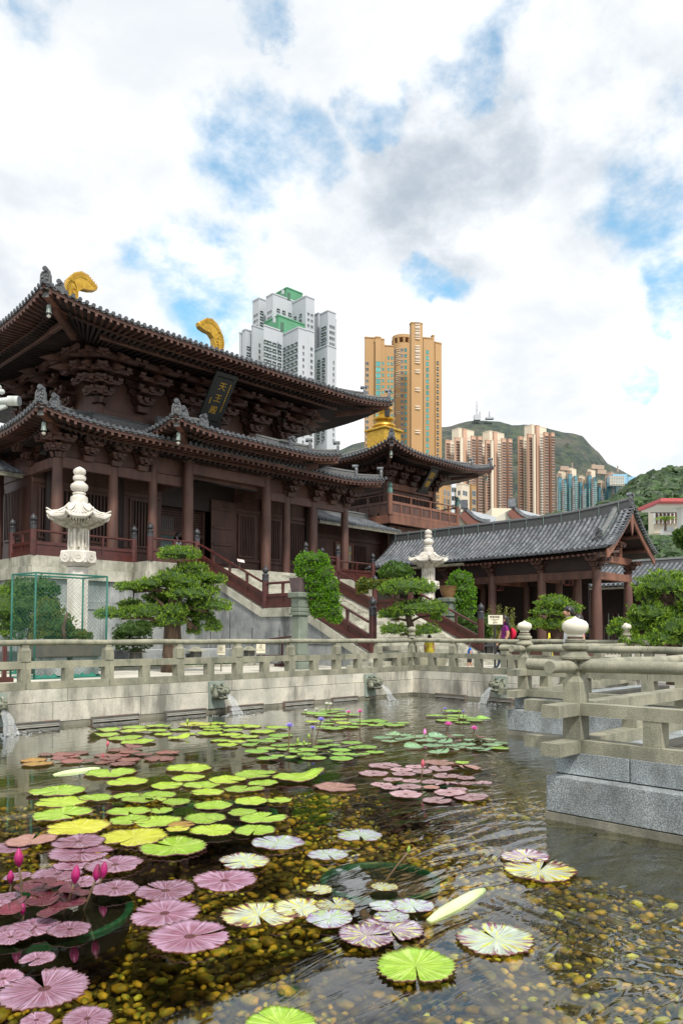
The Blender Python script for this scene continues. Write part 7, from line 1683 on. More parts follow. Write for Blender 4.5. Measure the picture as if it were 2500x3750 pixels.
for px_, py_, s, lb in ((810, 2381, 1.0, 'smaller cream no admittance sign standing by the wall'), (955, 2372, 1.15, 'larger cream no admittance sign hanging on a brown rail near the stairs')):
    d_ = 23.2; p = at(px_, py_, d=d_); sg = thing('stop_sign', lb, 'sign', tuple(p)); k = d_/FPX
    b = MB(); b.obox(p, fx, (0, 0, 1), ny, 14.3*s*k, 18*s*k, .012); part('face', b, CREAM, sg); b = MB(); b.beam(p*[1, 1, 0]+[0, 0, GZ], p*[1, 1, 0]-ny*.03+[0, 0, p[2]], .03, .03, up=(1, 0, 0)); part('stake', b, GUT, sg)
    lettering('止', .13*s, INK, p+ny*.014+[0, 0, .03], fx, (0, 0, 1), sg, .002); lettering('No admittance', .036*s, INK, p+ny*.014+[0, 0, -.075], fx, (0, 0, 1), sg, .002)
bar = thing('barrier_stand', 'brown timber barrier stand left of the stair foot', 'barrier', tuple(at(1030, 2440, z=GZ))); q0 = at(1032, 2442, z=GZ)
b = MB(); b.tube([q0, q0+[0, 0, 1.05]], .04, 8); part('post', b, PAINT, bar); b = MB(); b.beam(q0-[.25, 0, 0]+[0, 0, .06], q0+[.25, 0, 0]+[0, 0, .06], .3, .12); part('foot', b, PAINT, bar)
d0 = (q0-EYE)@FW; b = MB(); b.tube([at(985, 2341, d=d0+.4), at(1068, 2332, d=d0-.3)], .035, 8); b.tube([at(940, 2401, d=d0+.6), at(1032, 2401, d=d0)], .02, 6); part('arm', b, PAINT, bar)
bar = thing('barrier_stand', 'brown timber barrier stand cut by the left edge of the frame', 'barrier', tuple(at(14, 2500, z=GZ))); q0 = at(14, 2500, z=GZ)
b = MB(); b.beam(q0, q0+[0, 0, 1.0], .09, .09, up=(1, 0, 0)); part('post', b, PAINT, bar); b = MB(); b.beam(q0-[.3, 0, 0]+[0, 0, .06], q0+[.18, 0, 0]+[0, 0, .06], .25, .13); part('foot', b, PAINT, bar); b = MB(); b.box(q0[0]-.4, q0[0]-.12, q0[1], q0[1]+.03, 1.0, 1.35); part('white_board', b, WHITE, bar)
YW = mat('yellow plastic', (.75, .62, .03), (.7, .56, .03), 2, .5); p = at(2010, 2330, d=20); cn = thing('caution_sign', 'small yellow folding caution sign behind the railing', 'sign', (p[0], p[1], GZ))
for s in (-1, 1):
    b = MB(); tp = p*[1, 1, 0]+[0, 0, at(2010, 2318, d=20)[2]]; w_ = 9*20/FPX; bt = p*[1, 1, 0]+[0, 0, GZ]+ny*.18*s; b.prism([tp-fx*w_*.3, tp+fx*w_*.3, bt+fx*w_*2.0, bt-fx*w_*2.0], ny*.012); part('panel', b, YW, cn)
b = MB(); c = p*[1, 1, 0]+[0, 0, at(2010, 2340, d=20)[2]]+ny*.055; b.prism([c+[0, 0, .05], c+fx*.05-[0, 0, .04], c-fx*.05-[0, 0, .04]], ny*.004); part('warning_triangle', b, INK, cn)
p = at(882, 2054, y=28.6); hs = thing('notice_plate', 'tilted white notice with red marks on the porch floor by the stairs', 'sign', tuple(p))
b = MB(); b.obox(p, (1, .0, -.08), (.1, .5, .75), (0, .75, -.5), .20, .09, .008); part('plate', b, mat('notice white', (.72, .66, .64)), hs); b = MB(); b.beam(p+[0, .1, -.1], (p[0], p[1]+.1, FZ), .03, .03, up=(1, 0, 0)); part('stem', b, GUT, hs)
b = MB(); c = p+np.array([-.1, -.02, .0]); b.tube([c+np.array([.05*math.cos(a), -.015, .05*math.sin(a)]) for a in np.linspace(0, 6.2, 10)], .009, 5); part('red_mark', b, mat('red print', (.6, .05, .06)), hs)

# ================================================================ people
SKIN = mat('skin', (.52, .30, .20), (.47, .26, .17), 3, .5); HAIR = mat('black hair', (.016, .014, .015), (.01, .01, .012), 8, .4, .3, 50)
def person(label, foot, head_h, face, joints, mats_, hair='short', bulk=1.15):
    """joints in units of body height: x right (of walker), y forward, z up. One skinned body; materials by nearest bone."""
    H = head_h; t = thing('person', label, 'person', tuple(foot)); f = np.array([*face, 0.]); f /= np.linalg.norm(f); rt_ = np.cross(f, (0, 0, 1)); L = np.array(foot)
    J = dict(pelvis=(0, 0, .52), waist=(0, 0, .60), chest=(0, .005, .71), neck=(0, .005, .825), neck2=(0, .015, .865), head=(0, .02, .925), top=(0, .012, .965), chin=(0, .05, .885), nose=(0, .085, .915),
             sl=(-.095, 0, .79), sr=(.095, 0, .79), el=(-.13, -.02, .63), er=(.13, -.02, .63), wl=(-.13, .04, .49), wr=(.13, .04, .49), hl=(-.13, .06, .445), hr=(.13, .06, .445),
             pl=(-.05, 0, .50), pr=(.05, 0, .50), kl=(-.05, .06, .28), kr=(.05, -.02, .28), al=(-.05, .10, .05), ar=(.05, -.10, .06), tl=(-.055, .17, .015), tr=(.055, -.02, .015))
    J.update(joints)
    R = dict(pelvis=.075, waist=.068, chest=.078, neck=.032, neck2=.03, head=.056, top=.045, chin=.030, nose=.009, sl=.036, sr=.036, el=.026, er=.026, wl=.017, wr=.017, hl=.022, hr=.022, pl=.058, pr=.058, kl=.038, kr=.038, al=.024, ar=.024, tl=.022, tr=.022)
    E = [('pelvis', 'waist', 'top'), ('waist', 'chest', 'top'), ('chest', 'neck', 'top'), ('neck', 'neck2', 'skin'), ('neck2', 'head', 'skin'), ('head', 'top', 'skin'), ('head', 'chin', 'skin'), ('head', 'nose', 'skin'),
         ('chest', 'sl', 'top'), ('chest', 'sr', 'top'), ('sl', 'el', 'sleeve'), ('sr', 'er', 'sleeve'), ('el', 'wl', 'skin'), ('er', 'wr', 'skin'), ('wl', 'hl', 'skin'), ('wr', 'hr', 'skin'),
         ('pelvis', 'pl', 'legs'), ('pelvis', 'pr', 'legs'), ('pl', 'kl', 'legs'), ('pr', 'kr', 'legs'), ('kl', 'al', 'shin'), ('kr', 'ar', 'shin'), ('al', 'tl', 'shoe'), ('ar', 'tr', 'shoe')]
    for s in ('l', 'r'):                                       # five fingers
        w_, h_ = np.array(J['w'+s]), np.array(J['h'+s]); d = (h_-w_)/np.linalg.norm(h_-w_); sd = np.array([0, 1., 0]); sgn = -1 if s == 'l' else 1
        for i, (o_, ln) in enumerate(((-.014, .038), (-.005, .045), (.004, .046), (.013, .040))):
            J[f'f{i}{s}'] = tuple(h_+sd*o_+d*ln+np.array([-sgn*.006, 0, 0])); R[f'f{i}{s}'] = .0055; E.append(('h'+s, f'f{i}{s}', 'skin'))
        J['th'+s] = tuple(h_+sd*.032+d*.012); R['th'+s] = .006; E.append(('h'+s, 'th'+s, 'skin'))
    ks = list(J); idx = {k: i for i, k in enumerate(ks)}; W = [np.array(J[k]) for k in ks]; V = [rt_*(p[0]*H)+f*(p[1]*H)+np.array([0, 0, p[2]*H]) for p in W]
    me = bpy.data.meshes.new('body'); me.from_pydata([tuple(v) for v in V], [(idx[a], idx[b_]) for a, b_, _ in E], []); o = bpy.data.objects.new('body', me); col.objects.link(o)
    md = o.modifiers.new('skin', 'SKIN'); 
    if not me.skin_vertices: me.attributes
    sv = me.skin_vertices[0].data if len(me.skin_vertices) else None
    if sv is None:
        bpy.context.view_layer.objects.active = o; bpy.ops.mesh.customdata_skin_add(); sv = me.skin_vertices[0].data
    for k in ('pelvis', 'waist', 'chest', 'pl', 'pr', 'sl', 'sr', 'el', 'er', 'kl', 'kr'): R[k] *= bulk
    for k in ks: sv[idx[k]].radius = (R[k]*H*1.0, R[k]*H*(1.0 if k not in ('chest', 'waist', 'pelvis') else 1.0)); sv[idx[k]].use_root = (k == 'pelvis')
    md.branch_smoothing = .6; sb = o.modifiers.new('sub', 'SUBSURF'); sb.levels = 1; sb.render_levels = 1
    dg = bpy.context.evaluated_depsgraph_get(); m2 = bpy.data.meshes.new_from_object(o.evaluated_get(dg)); bpy.data.objects.remove(o); m2.name = 'body'
    keys = ['top', 'sleeve', 'skin', 'legs', 'shin', 'shoe']; m2.materials.clear()
    for k in keys: m2.materials.append(mats_[k])
    A = np.array([V[idx[a]] for a, _, _ in E]); B = np.array([V[idx[b_]] for _, b_, _ in E]); n = len(m2.polygons); C = np.empty(n*3); m2.polygons.foreach_get('center', C); C = C.reshape(-1, 3)
    AB = B-A; tt = np.clip(((C[:, None]-A)*AB).sum(2)/((AB**2).sum(1)+1e-9), 0, 1); dd = np.linalg.norm(C[:, None]-(A+tt[..., None]*AB), axis=2)-np.array([R[a]*H*.8 for a, _, _ in E]); e = dd.argmin(1)
    mi = [keys.index(E[i][2]) for i in e]; sl_ = mats_.get('sleeve_len', .55)
    for j, i in enumerate(e):
        if E[i][2] == 'sleeve' and tt[j, i] > sl_: mi[j] = 2
    m2.polygons.foreach_set('material_index', mi); m2.polygons.foreach_set('use_smooth', [True]*n)
    body = link_obj('body', m2, t); 
    hc = V[idx['head']]; up = np.array([0, 0, 1.])
    W2 = lambda x, y, z: hc+rt_*x*H+f*y*H+up*z*H
    b = MB(); v = []; nn, qq = 14, 9
    for i in range(qq+1):
        a = PI*.64*i/qq
        for k in range(nn):
            q = 2*PI*k/nn; r = .067; yy = math.sin(q); front = max(0, yy); zc = math.cos(a); 
            if front > .25 and zc < .35: zc = max(zc, .35); 
            v.append(W2(r*math.sin(a)*math.cos(q)*.95, r*math.sin(a)*yy*1.08-.012-(.012 if front > .3 and i > 4 else 0), .012+r*1.05*zc))
    ff = [(i*nn+k, i*nn+(k+1) % nn, (i+1)*nn+(k+1) % nn, (i+1)*nn+k) for i in range(qq) for k in range(nn)]; b.add(v, ff)
    if hair == 'long':
        rows = []
        for i in range(9):
            q = i/8; rows.append([W2(.066*math.sin(th)*(1+.25*q-.45*q*q), -.012-.066*math.cos(th)*(1+.1*q)-.05*q, .01-.235*q+.01*math.sin(k*2+i)) for k, th in enumerate(np.linspace(-1.75, 1.75, 13))])
        b.grid(rows); rows = [[W2(.050*math.sin(th)*(1+.2*(i/8)), -.02-.03*math.cos(th)-.05*i/8, .01-.22*i/8) for th in np.linspace(-1.75, 1.75, 13)] for i in range(9)]; b.grid(rows)
    part('hair', MBshift(b, L), HAIR, t, smooth=True)
    b = MB()
    for s in (-1, 1): b.obox(W2(s*.056, -.002, -.01), f, rt_, up, .008*H, .004*H, .014*H)
    part('ear', MBshift(b, L), SKIN, t)
    b = MB()
    for s in (-1, 1): b.obox(W2(s*.021, .056, .0), rt_, f, up, .006*H, .003*H, .004*H)
    part('eye', MBshift(b, L), BLACK, t)
    return t, lambda x, y, z: L+rt_*x*H+f*y*H+up*z*H, (rt_, f)
def MBshift(b, L): b.v = [(x+L[0], y+L[1], z+L[2]) for x, y, z in b.v]; return b
cl_ = lambda n, c: mat(n, c, tuple(v*.8 for v in c), 12, .85, .2, 60)
NAVY = cl_('navy trousers', (.02, .035, .075)); PURP = cl_('purple tee', (.22, .012, .20)); RED = cl_('red rucksack', (.70, .01, .06)); BLUE = cl_('blue tee', (.01, .13, .52)); BLK = cl_('black shorts', (.02, .02, .022)); YELT = cl_('yellow shirt', (.75, .62, .06)); WHT = cl_('white tee', (.75, .77, .80)); OLV = cl_('olive scarf', (.22, .28, .03)); PNK = cl_('pink top', (.72, .25, .27)); SHOE = cl_('teal shoe', (.02, .12, .20)); GREYT = cl_('grey shirt', (.35, .33, .33))
left = -fx
w0 = at(1850, 2449, d=(at(1819, 2449, z=GZ)-EYE)@FW*1.0); w0 = at(1850, 2447, z=GZ); hw = (at(1845, 2254, d=(w0-EYE)@FW)[2]-GZ)
wt, WP, (wr_, wf_) = person('woman in purple top and jeans with long black hair striding left', w0, hw, left[:2],
    dict(el=(-.12, -.03, .63), wl=(-.12, .03, .50), hl=(-.12, .05, .45), er=(.12, .06, .64), wr=(.10, .10, .50), hr=(.10, .12, .46), kl=(-.05, .09, .28), al=(-.05, .15, .04), tl=(-.05, .21, .02), kr=(.05, -.03, .28), ar=(.05, -.15, .06), tr=(.05, -.10, .015)),
    dict(top=PURP, sleeve=PURP, skin=SKIN, legs=NAVY, shin=NAVY, shoe=SHOE), 'long')
bp_ = thing('backpack', 'red drawstring backpack on the back of the woman in purple', 'bag', tuple(WP(0, -.12, .62))); b = MB()
rows = []
for i in range(9):
    a = i/8; r = (.10*math.sin(PI*(a*.85+.12))**.5); rows.append([WP(r*1.0*math.cos(q), -.125+r*.55*math.sin(q)-.03*math.sin(PI*a), .76-.23*a) for q in np.linspace(0, 2*PI, 15)])
b.grid(rows); part('sack', b, RED, bp_, smooth=True)
b = MB()
for s in (-1, 1): b.tube([WP(s*.07, -.09, .75), WP(s*.075, -.02, .83), WP(s*.075, .06, .80), WP(s*.085, .05, .66), WP(s*.085, -.06, .55)], .008, 5)
part('strap', b, BLACK, bp_)
q0 = at(1720, 2446, z=GZ); h_ = at(1718, 2357, d=(q0-EYE)@FW)[2]-GZ
person('small boy in bright blue tee and black shorts walking behind the railing', q0, h_, left[:2], dict(kl=(-.05, .07, .27), al=(-.05, .06, .05), tl=(-.05, .13, .02), kr=(.05, -.02, .27), ar=(.05, -.10, .06), tr=(.05, -.05, .02)), dict(top=BLUE, sleeve=BLUE, skin=SKIN, legs=BLK, shin=SKIN, shoe=WHT), bulk=1.8)
q0 = at(1572, 2450, z=GZ); h_ = at(1572, 2325, d=(q0-EYE)@FW)[2]-GZ
person('child in yellow shirt stepping up behind the railing post', q0, h_, (.75, .66), {}, dict(top=YELT, sleeve=YELT, skin=SKIN, legs=YELT, shin=SKIN, shoe=WHT), bulk=1.75)
d_ = 17.0; p = at(2083, 2226, d=d_); q0 = np.array([p[0], p[1], GZ])
mt, MP, _ = person('young man in white tee with an olive scarf behind the largest globe', q0, (p[2]-GZ)/.985, left[:2], {}, dict(top=WHT, sleeve=WHT, skin=SKIN, legs=NAVY, shin=NAVY, shoe=BLK))
b = MB(); b.tube([MP(-.05, .05, .83), MP(-.07, .0, .845), MP(-.02, -.04, .85), MP(.05, -.03, .845), MP(.06, .03, .83), MP(.02, .07, .80), MP(.03, .06, .70)], .035*1.5, 8); sf = part('scarf', b, OLV, mt, smooth=True)
p = at(2118, 2256, d=16.6); q0 = np.array([p[0], p[1], GZ])
person('woman with dark shoulder length hair in pink behind the largest globe', q0, (p[2]-GZ)/.985, left[:2], {}, dict(top=PNK, sleeve=PNK, skin=SKIN, legs=NAVY, shin=NAVY, shoe=BLK), 'long')
p = at(650, 1953, y=31.6); q0 = np.array([p[0], p[1], FZ]); PLAID = mat('checked shirt', (.55, .52, .56), (.55, .52, .56), 3, .8)
nt2 = PLAID.node_tree; ck = nt2.nodes.new('ShaderNodeTexChecker'); ck.inputs['Scale'].default_value = 11; ck.inputs[1].default_value = (.08, .06, .14, 1); ck.inputs[2].default_value = (.62, .58, .62, 1); gp_ = nt2.nodes.new('ShaderNodeNewGeometry'); nt2.links.new(gp_.outputs['Position'], ck.inputs[0]); nt2.links.new(ck.outputs[0], nt2.nodes['Principled BSDF'].inputs['Base Color'])
person('visitor in a checked shirt seen from behind in the hall porch', q0, (p[2]-FZ)/.985, (.2, 1), {}, dict(top=PLAID, sleeve=PLAID, skin=SKIN, legs=NAVY, shin=NAVY, shoe=BLK), bulk=1.4)
# ================================================================ far buildings
WPANE = mat('far window glass', (.05, .065, .075), (.11, .12, .13), .02, .25, var=.5); WGR = mat('green window ledge', (.02, .10, .07)); TEALG = mat('teal glass', (.06, .24, .24), (.11, .34, .33), .05, .15, var=.3)
def win_mesh(kind):
    b = MB(); b.cur = 0; b.box(-.5, .5, -.02, .06, -.5, .5)
    b.cur = 1; b.box(-.56, .56, -.10, .0, .5, .58); b.box(-.56, .56, -.10, .0, -.58, -.5); b.box(-.03, .03, -.05, .0, -.5, .5)
    if kind == 'ledge': b.cur = 2; b.box(-.62, .62, -.45, .0, -.72, -.60); b.box(-.55, .55, -.40, 0, .60, .66); b.cur = 1; b.box(-.35, .15, -.40, 0, -.58, -.25)
    return b
CONC = mat('white painted concrete', (.44, .47, .51), (.38, .41, .45), .06, .8, 0, 1, 0, (1, 1, .2), (.45, .47, .47), .35, .08)
GREENP = mat('green painted plant room', (.10, .30, .17), (.08, .25, .14), .1, .8)
FRAMEW = mat('window frame grey', (.45, .47, .47))
WIN_L = win_mesh('ledge').mesh('window', [WPANE, FRAMEW, WGR]); WIN_P = win_mesh('plain').mesh('window', [WPANE, FRAMEW, WGR])
WIN_T = win_mesh('plain').mesh('window', [TEALG, mat('teal frame', (.10, .30, .27)), WGR])
def slabbox(parent, m, d, xl, xc, xr, yt, yb=2330, a=45.0, name='block', wins=(), zbot=0.0):
    """box whose near vertical edge stands at pixel xc, d metres away; left and right silhouettes at xl, xr"""
    c = at(xc, yt, d=d); z1 = c[2]; c2 = c[:2]
    f2 = VF[:2]; r2 = fx[:2]
    dl = f2*math.cos(math.radians(a))-r2*math.sin(math.radians(a)); dr2 = f2*math.sin(math.radians(a))+r2*math.cos(math.radians(a))
    def length(dv, px_):
        if abs(px_-xc) < .5: return .5
        tx = (px_-PCX)/FPX; A = c2@r2; Bf = c2@f2
        return max(.4, (tx*Bf-A)/(dv@r2-tx*(dv@f2)))
    ll = length(dl, xl); lr = length(dr2, xr); q = [c2, c2+dr2*lr, c2+dr2*lr+dl*ll, c2+dl*ll]
    b = MB(); b.prism([(x, y, zbot) for x, y in q], (0, 0, z1-zbot)); o = part(name, b, m, parent)
    # parapet lip
    b = MB(); k = 1.0
    for (pa_, pb2) in ((q[0], q[1]), (q[3], q[0])): b.beam((*pa_, z1+.3), (*pb2, z1+.3), .5, .6)
    part('parapet', b, m, o)
    ms = {}
    for (face_, us, z_first, step, n, ww, wh, me) in wins:
        base_, dv, ln, nrm_ = (c2, dr2, lr, -dl) if face_ == 'R' else (c2, dl, ll, -dr2)
        for u in us:
            for k in range(n):
                z = z1-z_first-k*step
                if z < 2: break
                p = base_+dv*ln*u; ms.setdefault(me.name, (me, []))[1].append(mat4((p[0], p[1], z), (*(dv if face_ == 'R' else -dv), 0), (*(-nrm_), 0), (0, 0, 1), (ww, 1.0, wh)))
    for me, l in ms.values(): pieces('window', me, l, o, key=parent.name)
    return o, z1
ZW = (850, 1030, .2551); X_ = lambda v: ZW[0]+v*ZW[2]; Y_ = lambda v: ZW[1]+v*ZW[2]
wt_ = thing('apartment_tower', 'tall white apartment tower stepping up with green rooftop plant rooms', 'tower block', tuple(at(1050, 2320, d=335)*[1, 1, 0]))
fl = 2.78
def wb(d, xl, xc, xr, yt, wins=(), m=CONC, zb=0.0): return slabbox(wt_, m, d, X_(xl), X_(xc), X_(xr), Y_(yt), a=42, wins=wins, zbot=zb)
two = (.30, .66)
wb(360, 255, 385, 520, 245, [('L', two, 7.5, fl, 24, 1.5, 1.2, WIN_P), ('R', (.22,), 6.5, fl, 24, 1.7, 1.0, WIN_L)])
wb(353, 450, 585, 900, 178, [('L', (.3, .65), 8, fl, 24, 1.5, 1.2, WIN_P), ('R', (.22, .45, .70), 7, fl, 26, 1.7, 1.0, WIN_L)])
wb(353, 700, 1057, 1160, 215, [('L', (.22, .45, .66), 8, fl, 26, 1.7, 1.0, WIN_L), ('R', (.3, .7), 8, fl, 26, 1.3, 1.2, WIN_P)])
wb(361, 1100, 1235, 1480, 460, [('R', (.4,), 8, fl, 20, 1.6, 1.0, WIN_L)])
wb(353, 1235, 1375, 1472, 425, [('L', (.35, .65), 7.5, fl, 24, 1.7, 1.0, WIN_L), ('R', (.35, .7), 7, fl, 24, 1.6, 1.5, WIN_P)])
wb(339, 105, 190, 300, 695, [('R', (.30,), 8, fl, 14, 1.7, 1.0, WIN_L)])
wb(341, 62, 110, 190, 745)
wb(338, 240, 300, 440, 640, [('R', (.55,), 8, fl, 16, 1.0, 1.8, WIN_P)])
wb(330, 440, 455, 700, 635, [('R', (.1, .3, .55, .82), 7, fl*1.02, 18, 2.0, 1.1, WIN_L)])
wb(330, 680, 950, 1050, 665, [('L', (.12, .35, .58, .82), 7, fl*1.02, 18, 2.0, 1.1, WIN_L), ('R', (.6,), 8, fl*1.02, 18, 1.0, 1.4, WIN_P)])
wb(336, 980, 1045, 1160, 690, [('R', (.7,), 8, fl, 18, 1.4, 1.5, WIN_P)])
wb(340, 1150, 1365, 1480, 920, [('L', (.25, .6), 6, fl, 14, 1.7, 1.1, WIN_L), ('R', (.7,), 7, fl, 14, .8, 1.6, WIN_P)])
wb(368, 585, 785, 985, 95, m=GREENP, zb=95)
o, _ = wb(339.5, 430, 665, 1020, 495, m=GREENP, zb=60)
b = MB()
for xx, y0_, y1_ in ((725, 125, 180), (602, 515, 590)): b.beam(at(X_(xx), Y_(y0_), d=335), at(X_(xx), Y_(y1_), d=335), .9, .9, up=(1, 0, 0))
part('vent_pipe', b, CONC, wt_)
b = MB()
for xx, y0_, y1_, ww in ((812, 165, 270, 40), (717, 590, 715, 48)):
    p, q = at(X_(xx), Y_(y0_), d=330), at(X_(xx), Y_(y1_), d=330); b.obox((p+q)/2, fx, VF, (0, 0, 1), ww*ZW[2]*330/FPX/2, .4, (p[2]-q[2])/2)
part('louvre', b, mat('dark louvre', (.05, .12, .08)), wt_)
# ochre tower
OCH = mat('ochre tower cladding', (.43, .265, .12), (.38, .23, .10), .05, .7, 0, 1, 0, (1, 1, .3), (.40, .21, .08), .4, .06)
WSTR = mat('white band', (.75, .72, .66)); ZB = (1200, 1100, .4464); BX_ = lambda v: ZB[0]+v*ZB[2]; BY_ = lambda v: ZB[1]+v*ZB[2]
bt = thing('apartment_tower', 'ochre apartment tower with curved crown and teal windows', 'tower block', tuple(at(1480, 2320, d=370)*[1, 1, 0]))
sf_ = 22*365/FPX
def bb(d, xl, xc, xr, yt, wins=(), a=60, m=OCH, parent=None): return slabbox(parent or bt, m, d, BX_(xl), BX_(xc), BX_(xr), BY_(yt), a=a, wins=wins)
bb(372, 296, 306, 390, 305, [('R', (.2,), 13, sf_, 34, 1.4, 1.6, WIN_P)], 10)
bb(371, 385, 390, 433, 303, [('R', (.5,), 13.2, sf_, 34, 2.4, 2.0, WIN_T)], 10)
bb(373, 430, 434, 462, 320, [('R', (.6,), 12, sf_, 34, 1.2, 1.2, WIN_T)], 10)
bb(376, 455, 462, 540, 372, [('R', (.45, .8), 6, sf_, 34, 1.1, 1.3, WIN_T)], 10)
bb(360, 670, 685, 780, 184, [], 12)
bb(372, 770, 785, 865, 308, [('R', (.40,), 7, sf_, 40, 1.5, 1.7, WIN_T)], 12); bb(374, 850, 857, 877, 290, [], 12)
bb(374, 872, 880, 937, 345, [('R', (.35,), 10, sf_, 36, 1.2, .9, WIN_L)], 30)
# curved bay with open crown
cc_ = at(BX_(612), 2320, d=377)[:2]; R_ = 88*ZB[2]*370/FPX; zt2 = at(BX_(600), BY_(265), d=366)[2]; zc2 = at(BX_(600), BY_(192), d=366)[2]
b = MB(); b.lathe([(R_, 0), (R_, zt2)], 40, (cc_[0], cc_[1], 0)); part('curved_bay', b, OCH, bt, smooth='auto')
b = MB(); b.lathe([(R_*.90, zc2-1.6), (R_*1.02, zc2-1.6), (R_*1.02, zc2), (R_*.90, zc2)], 40, (cc_[0], cc_[1], 0)); 
for k in range(11): a = 2*PI*k/11; b.beam((cc_[0]+R_*.95*math.cos(a), cc_[1]+R_*.95*math.sin(a), zt2), (cc_[0]+R_*.95*math.cos(a), cc_[1]+R_*.95*math.sin(a), zc2-1.5), .8, .8, up=(1, 0, 0))
part('crown_ring', b, OCH, bt)
va = math.atan2(-VF[1], -VF[0]); ms = []; mt2 = []; WS_ = []
for k in range(38):
    z = zt2-4-k*sf_
    if z < 3: break
    for off, tl, w_ in ((.95, 0, 1.2), (.12, 0, 1.2), (-.22, 1, 1.3)):
        a = va-off if True else 0; p = (cc_[0]+R_*math.cos(a), cc_[1]+R_*math.sin(a), z); n_ = (math.cos(a), math.sin(a), 0); t_ = (-math.sin(a), math.cos(a), 0)
        (mt2 if tl else ms).append(mat4(p, t_, (-n_[0], -n_[1], 0), (0, 0, 1), (w_, 1, 1.5)))
    if k % 4 != 3 and k < 9 or k in (11, 14, 18, 24):
        for j in range(3 if k < 8 else 2):
            pts_ = [(cc_[0]+(R_+.15)*math.cos(va-q), cc_[1]+(R_+.15)*math.sin(va-q), z+.9-j*1.1) for q in np.linspace(.75, .25, 6)]; st3 = MB(); st3.tube(pts_, .12, 4); part('white_stripe', st3, WSTR, bt)
            p = at(BX_(716), 1300, d=359.4); q = at(BX_(757), 1300, d=359.6); st3 = MB(); st3.beam((p[0], p[1], z+6.9-j*1.1), (q[0], q[1], z+6.9-j*1.1), .3, .3); part('white_stripe', st3, WSTR, bt)
pieces('window', WIN_P, ms, bt); pieces('window', WIN_T, mt2, bt)
# peach towers
PEACH = mat('peach tower cladding', (.55, .36, .26), (.50, .32, .23), .03, .75, stretch=(1, 1, .3)); CRM = mat('cream tower cladding', (.70, .62, .50), (.64, .56, .44), .03, .75, stretch=(1, 1, .3)); PEACHD = mat('brown pink recess', (.25, .15, .12), (.22, .13, .105), .03, .8)
ZP = (1600, 1520, .3189); PX_ = lambda v: ZP[0]+v*ZP[2]; PY_ = lambda v: ZP[1]+v*ZP[2]
WIN_B = MB(); WIN_B.cur = 0; WIN_B.box(-.5, .5, -.05, .05, -.35, .35); WIN_B.cur = 1; WIN_B.box(-.6, .6, -.5, .0, -.55, -.38); WIN_B.box(-.58, .58, -.2, 0, .36, .46)
WIN_B = WIN_B.mesh('window', [WPANE, mat('peach sill', (.14, .07, .05)), WGR])
def peach(label, x0, top, sc_=1.0, dd=760):
    t = thing('apartment_tower', label, 'tower block', tuple(at(PX_(x0), 2320, d=dd)*[1, 1, 0]), 'peach and cream apartment towers')
    f = 31.5*ZP[2]*dd/FPX
    def pb_(d, xl, xc, xr, yt, m, wins=(), a=25): return slabbox(t, m, d, PX_(x0+xl*sc_), PX_(x0+xc*sc_), PX_(x0+xr*sc_), PY_(top+yt*sc_), a=a, wins=wins)
    W = 6.0
    pb_(dd+16, 0, 10, 60, 135, PEACH, [('R', (.5,), 4, f, 46, 4.2, 1.5, WIN_B)]); pb_(dd+18, 50, 55, 110, 145, CRM, [('R', (.35, .7), 4, f, 46, 1.2, 1.5, WIN_P)])
    pb_(dd+6, 105, 112, 180, 108, PEACH, [('R', (.5,), 4, f, 46, 4.2, 1.5, WIN_B)]); pb_(dd+2, 170, 175, 208, 110, CRM)
    pb_(dd+12, 200, 204, 300, 102, CRM, [('R', (.18, .42, .66, .88), 4, f, 46, 1.6, 1.5, WIN_P)])
    pb_(dd, 296, 300, 358, 90, PEACH, [('R', (.5,), 4, f, 46, 4.4, 1.5, WIN_B)]); pb_(dd+14, 350, 356, 385, 108, PEACHD); pb_(dd+3, 372, 378, 430, 95, PEACH, [('R', (.5,), 4, f, 46, 4.4, 1.5, WIN_B)])
    pb_(dd+20, 80, 150, 335, 0, CRM, a=35); pb_(dd+10, 195, 205, 255, 10, PEACH, a=20)
    for yy in (88, ): 
        pass
peach('peach and cream tower standing leftmost, half behind the ochre tower', 95, 150); peach('peach and cream tower in the middle, joined to the leftmost one', 452, 182, .98); peach('peach and cream tower standing apart at the right, beside the blue glass blocks', 935, 110)
# lower pale and ochre blocks
lowt = thing('apartment_block', 'lower pale blue and cream apartment block between the balcony and the peach towers', 'building', tuple(at(1690, 2320, d=520)*[1, 1, 0]))
PALEB = mat('pale blue render', (.62, .68, .74), (.58, .63, .68), .05, .8)
slabbox(lowt, PALEB, 520, PX_(160), PX_(168), PX_(225), PY_(775), a=15, wins=[('R', (.55,), 5, 6.0, 20, 4, 3, WIN_P)])
slabbox(lowt, CRM, 515, PX_(222), PX_(285), PX_(375), PY_(790), a=50, wins=[('R', (.4,), 6, 6.3, 20, 6, 3, WIN_P), ('L', (.5,), 6, 6.3, 20, 2, 3, WIN_P)]); slabbox(lowt, OCH, 525, PX_(370), PX_(395), PX_(455), PY_(800), a=40, wins=[('R', (.3, .7), 6, 6, 20, 2, 4, WIN_P)])
slabbox(lowt, OCH, 540, PX_(-10), PX_(60), PX_(160), PY_(790), a=50, wins=[('R', (.3, .7), 6, 6, 20, 3, 4, WIN_P)])
